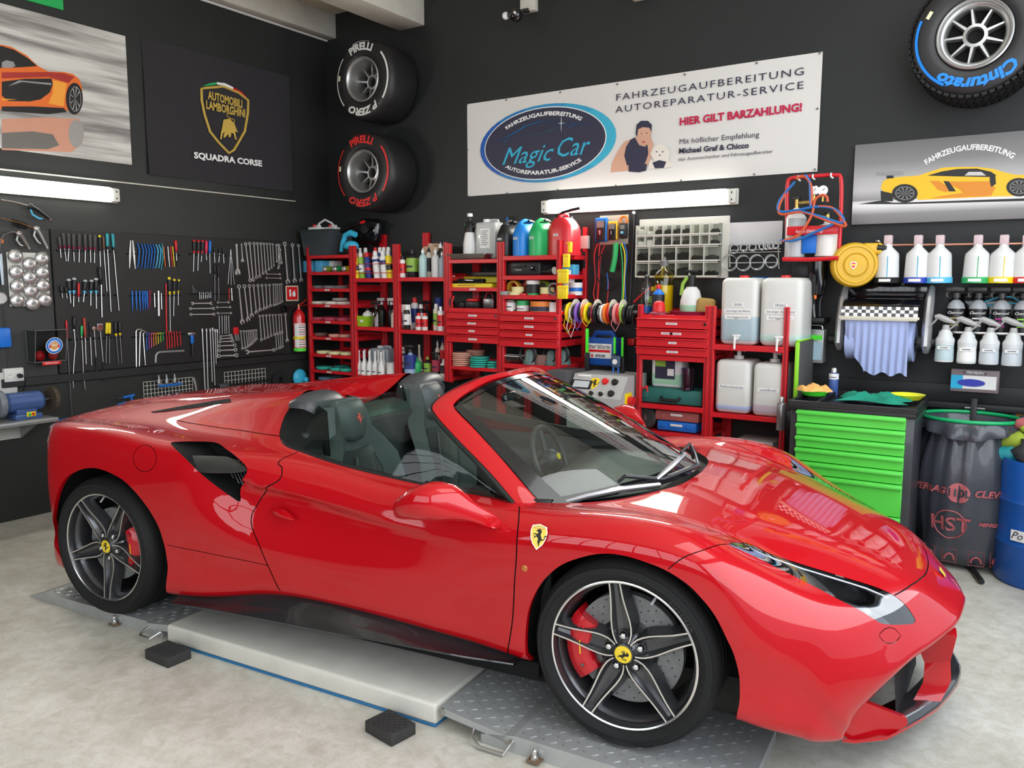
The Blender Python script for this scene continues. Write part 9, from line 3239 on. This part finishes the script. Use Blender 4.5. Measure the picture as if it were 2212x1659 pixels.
xa,xb=BW(*cK(255,640),.22).x,BW(*cK(905,640),.22).x
o=thing('towel_dispenser','wall roll holder with a chequered cutting edge and pale blue paper','roll dispenser',(xa,WY,0))
W_=xb-xa
z1,zc,zr=BW(*cK(600,650),.26).z,BW(*cK(560,805),.30).z,BW(*cK(560,980),.20).z
for s_,x_ in((0,-.03),(1,W_+.04)):
 mb=MB();zt_=BW(*cK(980,560),.15).z;zl_=BW(*cK(940,1110),.2).z
 mb.tube([(x_,-.06,zt_),(x_,-.12,zt_-.08),(x_,-.16,(zt_+zl_)/2),(x_,-.17,zl_+.04),(x_,-.15,zl_)],[.02,.028,.03,.032,.02],n=10,m=mat('silver_grey_arm',(.52,.52,.52),.3,.6),flat=(1,1.3));mb.build('side_arm',o)
mb=MB();mb.box((W_/2,-.03,z1+.05),(W_+.04,.04,.10),.01,m=BLKG)
rows=[[Vector((x_,-.10-.20*math.sin(q),zc+.0+(z1-zc)*math.cos(q*.98)))for q in np.linspace(0,PI/2,9)]for x_ in(0,W_)]
mb.grid(rows,m=BLKG);mb.build('black_hood',o)
mb=MB();nq=18;sq=W_/nq
zq=zc+.0
for r_ in range(3):
 for k in range(nq):
  mb.box((sq*(k+.5),-.303,zq+.052-.0205*r_+.0),(sq,.004,.0205),0,m=WHTM if(k+r_)%2 else BLKG)
mb.build('chequered_band',o)
mb=MB();mb.box((W_/2,-.305,zq-.008),(W_+.02,.012,.016),.002,m=CREAM)
for k in range(52):
 mb.prism([(-.006,0),(.006,0),(0,-.016)],.003,T=Matrix.Translation((W_*(k+.5)/52,-.309,zq-.014))@TB,m=CREAM)
mb.build('cutting_edge',o)
PBL=mat('pale_blue_paper',(.40,.48,.78),.85,bump=.4,bscale=40)
z_l=BW(*cK(560,1275),.22).z
mb=MB();mb.cyl((.02,-.14,zr-.03),(W_-.03,-.14,zr-.03),.125,n=40,m=PBL);mb.cyl((-.02,-.14,zr-.03),(W_+.09,-.14,zr-.03),.018,n=10,m=BLK);mb.cyl((W_-.01,-.14,zr-.03),(W_+.02,-.14,zr-.03),.055,n=20,m=BLK);mb.cyl((W_+.07,-.14,zr-.03),(W_+.12,-.14,zr-.03),.04,.03,n=12,m=BLK);mb.cyl((-.10,-.14,zr-.03),(-.05,-.14,zr-.03),.03,.035,n=12,m=BLK);mb.build('paper_roll',o)
mb=MB();rows=[]
for i in range(61):
 t=i/60;x_=.025+(W_-.075)*t
 zb_=z_l+(.17*max(0,1-t*3.2)**.6 if t<.32 else 0)+.012*math.sin(t*23)+(0 if t<.75 else.0)
 rows.append([Vector((x_,-.296+.05*(j/8.)+.007*math.sin(t*55+j*.25)*(j/8.)**.4,zq-.012+(zb_-zq)*j/8.))for j in range(9)])
mb.grid(rows,m=PBL,flip=True);mb.build('paper_sheet',o,ang=80)
DP=wbox('display_panel',cK(1145,610),(2260,720),.012,.012,BLKG,'black panel with light blue curves behind the dark spray bottles','panel')
for pts in([(1450,680),(1560,645),(1680,640),(1790,700)],[(1440,720),(1600,690),(1790,700)],[(1450,860),(1540,770),(1600,755)]):
 wtube('blue_curve',[cK(*p)for p in pts],.016,.006,INKC,None,None,parent=DP,n=5)
wbox('steel_ledge',cK(1060,925),(2270,727),.14,.13,STEEL,'narrow steel ledge carrying the dark spray bottles','ledge',.002)
zL=BW(*cK(1300,925),.08).z
for i,(x,c_)in enumerate(((1222,mat('gold_ink',(.5,.38,.15),.5)),(1412,WHTM),(1612,mat('magenta_ink',(.55,.03,.35),.5)),(1800,mat('lime_ink',(.3,.7,.05),.5)))):
 o=bottle(cK(x,0)[0],zL,.08,.052,.285,mat('dark_spray_label',(.012,.012,.014),.35),mat('dark_grey_trigger',(.05,.05,.052),.35),ordw(i,4)+' dark spray bottle on the steel ledge','spray bottle','spray_bottle','trigger',grp='dark spray bottles on the ledge')
 mb=MB();mb.lathe([(.0525,.137),(.043,.168),(.020,.190)],n=22,m=mat('smoke_grey_shoulder',(.34,.36,.38),.2),cap=False)
 addtext(mb,'Cleamool',at(TB,(0,-.0535,.112)),.024,WHTM,width=.085,shear=.3)
 for k in range(3):
  mb.box((0,-.0535,.078-.022*k),(.05-.012*(k%2),.001,.008),0,m=c_)
 mb.build('printed_label',o)
GT=mat('light_grey_trigger',(.42,.42,.41),.4)
for i,(x,y0,y1,lq)in enumerate(((1100,805,1188,mat('aqua_liquid',(.45,.58,.60),.35)),(1290,825,1202,WHT),(1480,830,1210,mat('frost_liquid',(.55,.60,.64),.35)),(1675,830,1222,mat('frost_liquid',(.55,.60,.64),.35)))):
 a,b=BW(*cK(x,y0),.19),BW(*cK(x,y1),.19)
 H_=a.z-b.z
 o=thing('spray_bottle',ordw(i,4)+' white spray bottle hanging from the steel ledge','spray bottle',(b.x,b.y,b.z),group='hanging white spray bottles')
 mb=MB();mb.lathe([(1e-5,0),(.052,0),(.054,.01),(.052,H_*.28),(.050,H_*.30),(.054,H_*.45),(.054,H_*.50),(.040,H_*.58),(.040,H_*.62),(.022,H_*.72)],n=22,m=mat('frosted_bottle',(.66,.68,.68),.35));mb.lathe([(.0545,.012),(.0525,H_*.28),(.0508,H_*.30),(.0530,H_*.38)],n=22,m=lq,cap=False);mb.build('bottle_body',o)
 mb=MB();mb.box((0,-.0545,H_*.32),(.07,.002,.018),0,m=PAPER);mb.box((0,-.0558,H_*.32),(.045,.0006,.004),0,m=INK);mb.build('paper_tag',o)
 mb=MB();mb.cyl((0,0,H_*.70),(0,0,H_*.82),.024,.018,n=14,m=GT);mb.tube([(.05,0,H_*.86),(.0,0,H_*.93),(-.045,0,H_*1.0),(-.065,0,H_*.99)],[.008,.020,.018,.012],n=8,m=GT);mb.tube([(-.05,0,H_*.96),(-.07,0,H_*.86),(-.10,0,H_*.76)],.009,n=6,m=GT,flat=(1.5,.7));mb.build('trigger_head',o)
GBX=wbox('glove_box',cK(1165,1250),cK(1565,1465),.14,.13,mat('mauve_grey_holder',(.22,.17,.18),.4),'glove dispenser box labelled Handschuhe','glove box',.004)
wbox('box_front',cK(1165,1300),cK(1545,1435),.1415,.002,WHTM,None,None,0,parent=GBX);wbox('blue_side',cK(1165,1300),cK(1258,1420),.143,.002,mat('sky_blue_print',(.02,.42,.70),.4),None,None,0,parent=GBX)
wbox('title_tag',cK(1290,1272),cK(1445,1302),.1432,.002,PAPER,None,None,0,parent=GBX)
mb=MB();a=BW(*cK(1367,1287),.144);addtext(mb,'Handschuhe',at(TB,(a.x,WY-.146,a.z)),.030,INK,width=.125)
a=BW(*cK(1335,1370),.144);w_=BW(*cK(1455,1370),.144).x-a.x
mb.prism([(w_*math.cos(q),w_*.30*math.sin(q))for q in np.linspace(0,2*PI,33)[:-1]],.003,T=at(TB,(a.x,WY-.144,a.z)),m=mat('blue_nitrile',(.04,.05,.42),.6));mb.build('glove_opening',GBX,smooth=False)
a,b=BW(1800,850,.0),BW(2212,874,.0)
mb=MB();mb.box((3.7,WY-.04,.925),(2.58,.08,.04),.004,m=mat('black_painted_batten',(.018,.018,.019),.5,var=.2));mb.box((3.7,WY-.012,1.0),(2.58,.024,.11),.002,m=_M['black_painted_batten']);struct(mb.build('trim_9'))
ca,cb=FL(1716,860,1.0),FL(1978,883,1.0)
an=math.radians(1.5)
CW_=(cb-ca).length
ca=cb-Vector((math.cos(an),math.sin(an),0))*CW_
ca.z=0
TC=thing('tool_cabinet','black roller cabinet with lime green drawers behind the car nose','tool cabinet',(ca.x,ca.y,0),an)
CAB=mat('charcoal_cabinet_paint',(.035,.037,.042),.38,coat=.2)
mb=MB();mb.box((CW_/2,.31,.52),(CW_,.60,.86),.008,2,m=CAB);mb.build('cabinet_body',TC)
mb=MB();mb.box((CW_/2,.30,.955),(CW_+.015,.63,.03),.006,2,m=BLK)
for bx_ in((CW_/2,-.008,CW_+.015,.018),(CW_/2,.61,CW_+.015,.018),(0,.30,.018,.63),(CW_,.30,.018,.63),(CW_*.22,.30,.014,.60)):
 mb.box((bx_[0],bx_[1],.982),(bx_[2],bx_[3],.036),.004,1,m=BLK)
mb.build('top_tray',TC)
zs=[BW(0,0).z]*0
tops=[883,911,938,964,993,1021,1088,1118]
def cz(py):
 d_=ray(1727,py);n_=Vector((-math.sin(an),math.cos(an),0));t_=(ca-Vector(CAM)).dot(n_)/d_.dot(n_)
 return(Vector(CAM)+d_*t_).z
ez=[cz(y)for y in tops]
for k in range(7):
 z1_,z0_=ez[k],ez[k+1]
 mb=MB();mb.box((CW_*.50,-.004,(z0_+z1_)/2),(CW_*.87,.03,z1_-z0_-.005),.003,1,m=GREEN);d_=mb.build('drawer',TC)
 mb=MB();mb.box((CW_*.50,-.026,z1_-.016),(CW_*.88,.026,.022),.006,2,m=GREEN);mb.build('drawer_grip',d_)
mb=MB();mb.cyl((CW_*.93,-.001,ez[0]+.03),(CW_*.93,-.014,ez[0]+.03),.013,n=14,m=CHR);addtext(mb,'Jonny Cars',at(TB,(CW_*.46,-.004,ez[0]+.032)),.040,mat('lime_ink',(.3,.7,.05),.5),width=.115,shear=.3,bold=.002);mb.build('lock_and_script',TC)
for s_ in(.08,CW_-.08):
 for y_ in(.1,.6):
  mb=MB();mb.lathe([(.0,-.018),(.045,-.018),(.05,0),(.045,.018),(.0,.018)],axis='X',c=(s_,y_,.05),n=18,m=RUB);mb.build('caster',TC)
CI=Matrix.Translation((ca.x,ca.y,0))@Matrix.Rotation(an,4,'Z')
def onc(u_,v_,z_):
 return CI@Vector((u_*CW_,v_,z_))
for i,(u_,v_,r,m_,lb)in enumerate(((.11,.30,.085,mat('neon_green',(.08,.85,.04),.4),'green dish under the orange cloth on the cabinet'),(.86,.42,.10,mat('yellow_dish',(.75,.75,.03),.4),'yellow-green dish at the right back of the cabinet'))):
 mb=MB();mb.lathe([(1e-5,.004),(r*.7,.004),(r,.03),(r+.004,.03),(r*.74,0),(1e-5,0)],n=28,m=m_);tag(mb.build('dish',None,onc(u_,v_,.998)),lb,'dish')
def cloth(u_,v_,z_,w,d,m_,lab,seed,h=.035):
 rnd_=random.Random(seed);mb=MB();rows=[]
 for i in range(26):
  row=[]
  for j in range(16):
   x=(i/25-.5)*w*(1+.15*math.sin(j*.5+seed));y=(j/15-.5)*d*(1+.35*math.sin(i*.3+seed))
   e_=max(0,1-(abs(i/12.5-1))**4)*max(0,1-(abs(j/7.5-1))**4)
   row.append(Vector((x,y,.006+h*e_*(.5+.16*math.sin(i*.55+j*.35+seed)+.14*math.sin(j*.8-i*.3)+.06*math.sin(i*1.7+j)))))
  rows.append(row)
 mb.grid(rows,m=m_);return tag(mb.build('cloth',None,onc(u_,v_,z_),(0,0,an),ang=80),lab,'cloth')
cloth(.62,.28,.99,.36,.22,mat('green_cloth',(.01,.26,.17),.9,bump=.3,bscale=300),'crumpled dark green cloth on the tool cabinet',2,.07)
cloth(.10,.32,1.02,.20,.16,mat('orange_cloth',(.85,.45,.14),.9,bump=.3,bscale=300),'crumpled orange cloth in the green dish',5,.06)
_sc=[q_ for q_ in COL.objects if q_.get('label','').startswith('blue and white aerosol')][0]
_sc.location=onc(.20,.55,.972)
a=FL(2078,1240,.0)
bxc,byc=a.x+.0,a.y+.20
bxc,byc=BW(2082,1100,.36).x,WY-.36
zr_=BW(2095,905,.36).z
RB=thing('bin_bag_stand','black rubbish bag with pink print hanging from a green ring','bin bag',(bxc,byc,0))
BAG=mat('black_bag_film',(.050,.055,.068),.28,coat=.3,bump=.5,bscale=9)
mb=MB();rows=[]
for i in range(73):
 q=2*PI*i/72;row=[]
 for j in range(27):
  t=j/26;zz=zr_-.06-(zr_-.09)*t
  r=.235+.055*math.sin(PI*min(1,t*1.15))+(.02*t)
  if t>.93:
   r*=1-(t-.93)*3.5
  fold=.010*math.sin(q*17+1.5*math.sin(q*3))*(1-t)**.7+.012*math.sin(q*5+t*7)*t+.004*math.sin(q*31+t*9)
  row.append(Vector(((r+fold)*math.cos(q),(r+fold)*.82*math.sin(q),zz)))
 rows.append(row)
mb.grid(rows,m=BAG,flip=True);mb.build('bag',RB,ang=80)
mb=MB();rows=[]
for i in range(73):
 q=2*PI*i/72;w1=.008*math.sin(q*13)
 rows.append([Vector(((.235+w1)*math.cos(q),(.235+w1)*.85*math.sin(q),zr_-.16)),Vector((.243*math.cos(q),.21*math.sin(q),zr_-.02)),Vector((.262*math.cos(q),.225*math.sin(q),zr_+.004)),Vector(((.285+w1)*math.cos(q),(.25+w1)*math.sin(q),zr_-.02)),Vector(((.285+w1*2)*math.cos(q),(.25+w1*2)*math.sin(q),zr_-.075-.02*math.sin(q*3)))])
mb.grid(rows,m=BAG);mb.build('bag_fold',RB,ang=80)
mb=MB();mb.tube([(.262*math.cos(q),.225*math.sin(q),zr_+.012)for q in np.linspace(0,2*PI,49)[:-1]],.011,n=8,m=mat('ring_green',(.01,.42,.14),.4),closed=True);mb.build('green_ring',RB)
mb=MB();mb.cyl((-.05,.23,zr_+.035),(.06,.23,zr_+.035),.012,n=8,m=STEELD);mb.box((0,.22,zr_/2+.1),(.035,.03,zr_),.003,m=BLK);mb.cyl((.06,-.1,.02),(.14,-.36,.018),.016,n=10,m=BLK);mb.cyl((-.1,.1,.02),(.06,-.1,.02),.016,n=10,m=BLK);mb.build('stand',RB)
PKP=mat('pink_bag_print',(.42,.10,.11),.5)
def bagtext(txt,q0,zz,size,**k):
 vs_,fs_=textmesh(txt,size,1.,k.get('shear',0),k.get('bold',.001))
 out=[]
 for v in vs_:
  q=q0+v[0]/.29;t=(zr_-.06-(zz+v[1]))/(zr_-.09)
  r=.235+.055*math.sin(PI*min(1,t*1.15))+.02*t
  r+=.010*math.sin(q*17+1.5*math.sin(q*3))*(1-t)**.7+.012*math.sin(q*5+t*7)*t+.004*math.sin(q*31+t*9)+.010
  out.append((r*math.cos(q),r*.82*math.sin(q),zz+v[1]))
 return out,fs_
mb=MB()
for t_,q0,zz,s_ in(('CLEVERBAG',-2.35,zr_-.40,.055),('CLEVERBAG',-.85,zr_-.40,.055),('HST',-1.75,zr_-.60,.12),('MENGE',-1.05,zr_-.58,.03),('110L',-1.62,zr_-.405,.06)):
 v_,f_=bagtext(t_,q0,zz,s_,shear=.2 if len(t_)>4 else 0,bold=.002);mb.add(v_,f_,m=PKP if t_!='110L' else BAG)
def bagpt(q,zz,e=.004):
 t=(zr_-.06-zz)/(zr_-.09);r=.235+.055*math.sin(PI*min(1,t*1.15))+.02*t
 r+=.010*math.sin(q*17+1.5*math.sin(q*3))*(1-t)**.7+.012*math.sin(q*5+t*7)*t+.004*math.sin(q*31+t*9)+e
 return Vector((r*math.cos(q),r*.82*math.sin(q),zz))
mb.tube([bagpt(-1.75+.30*math.cos(w_),zr_-.60+.085*math.sin(w_))for w_ in np.linspace(0,2*PI,33)[:-1]],.004,n=4,m=PKP,closed=True)
mb.grid([[bagpt(-1.62+.20*k*math.cos(w_),zr_-.405+.058*k*math.sin(w_),.002)for k in(.01,.35,.7,1)]for w_ in np.linspace(0,2*PI,25)],m=mat('bright_pink_print',(.50,.13,.14),.5))
for q0 in(-2.2,-1.75,-1.2,-.75):
 mb.tube([bagpt(q0+dx,zr_-.80+dz)for dx,dz in((-.15,-.035),(.15,-.035),(.15,.045),(-.15,.045))],.002,n=4,m=PKP,closed=True)
 mb.tube([bagpt(q0+.10*math.cos(w_),zr_-.82+.035*max(0,math.sin(w_)))for w_ in np.linspace(0,PI,9)],.006,n=4,m=PKP)
mb.build('bag_print',RB)
bc=BW(2212,1100,.42)
BR=thing('blue_barrel','blue plastic barrel cut off at the right edge','barrel',(bc.x+.13,WY-.45,0))
mb=MB();mb.lathe([(.25,0),(.265,.02),(.265,.22),(.272,.24),(.265,.26),(.265,.46),(.272,.48),(.265,.50),(.265,.68),(.255,.71),(.248,.71),(.242,.62)],n=44,m=mat('royal_blue_barrel',(.012,.10,.42),.35));mb.build('barrel_body',BR)
mb=MB();mb.box((-.12,-.240,.30),(.13,.006,.06),0,rot=(0,0,-.46),m=PAPER);addtext(mb,'Po',Matrix.Translation((-.152,-.230,.30))@Matrix.Rotation(-.46,4,'Z')@TB,.06,INK,shear=.4);mb.build('name_plate',BR)
for i,(dx,dz,r,c_,nm)in enumerate(((-.20,.72,.08,TEAL,'teal'),(-.17,.80,.07,mat('olive_rag',(.30,.40,.04),.9),'olive'),(-.06,.90,.08,mat('lime_rag',(.45,.65,.05),.9),'lime'),(-.13,.90,.05,mat('rose_rag',(.45,.12,.12),.9),'rose'),(-.04,.74,.12,mat('anthracite_rag',(.05,.055,.06),.9),'dark grey'))):
 mb=MB();mb.sphere((0,0,0),r,n=18,m=c_,sc=(1.1,.8,.8))
 mb.v=[(x*(1+.16*math.sin(z*70+x*40)),y*(1+.14*math.sin(x*60)),z*(1+.2*math.sin(x*50+y*30)))for x,y,z in mb.v]
 tag(mb.build('rag',None,(bc.x+.10+dx,WY-.47-.06*(i==4),dz),ang=80),nm+' rag heaped on the blue barrel','rag','rags on the barrel')
SG=wbox('retro_sign',(2187,884),(2262,978),.012,.01,mat('petrol_sign',(.04,.16,.22),.5),'petrol blue retro tin sign cut off at the right edge','sign',.001)
mb=MB();a=BW(2200,908,.014);addtext(mb,'Ga',at(TB,(a.x+.04,WY-.014,a.z)),.12,mat('retro_orange',(.72,.30,.06),.5),bold=.004);a=BW(2200,930,.014);addtext(mb,'ORIGINAL',at(TB,(a.x+.02,WY-.014,a.z)),.02,CREAM);addtext(mb,'CUSTOM PARTS',at(TB,(a.x+.03,WY-.014,a.z-.03)),.02,CREAM);mb.build('sign_lettering',SG,smooth=False)
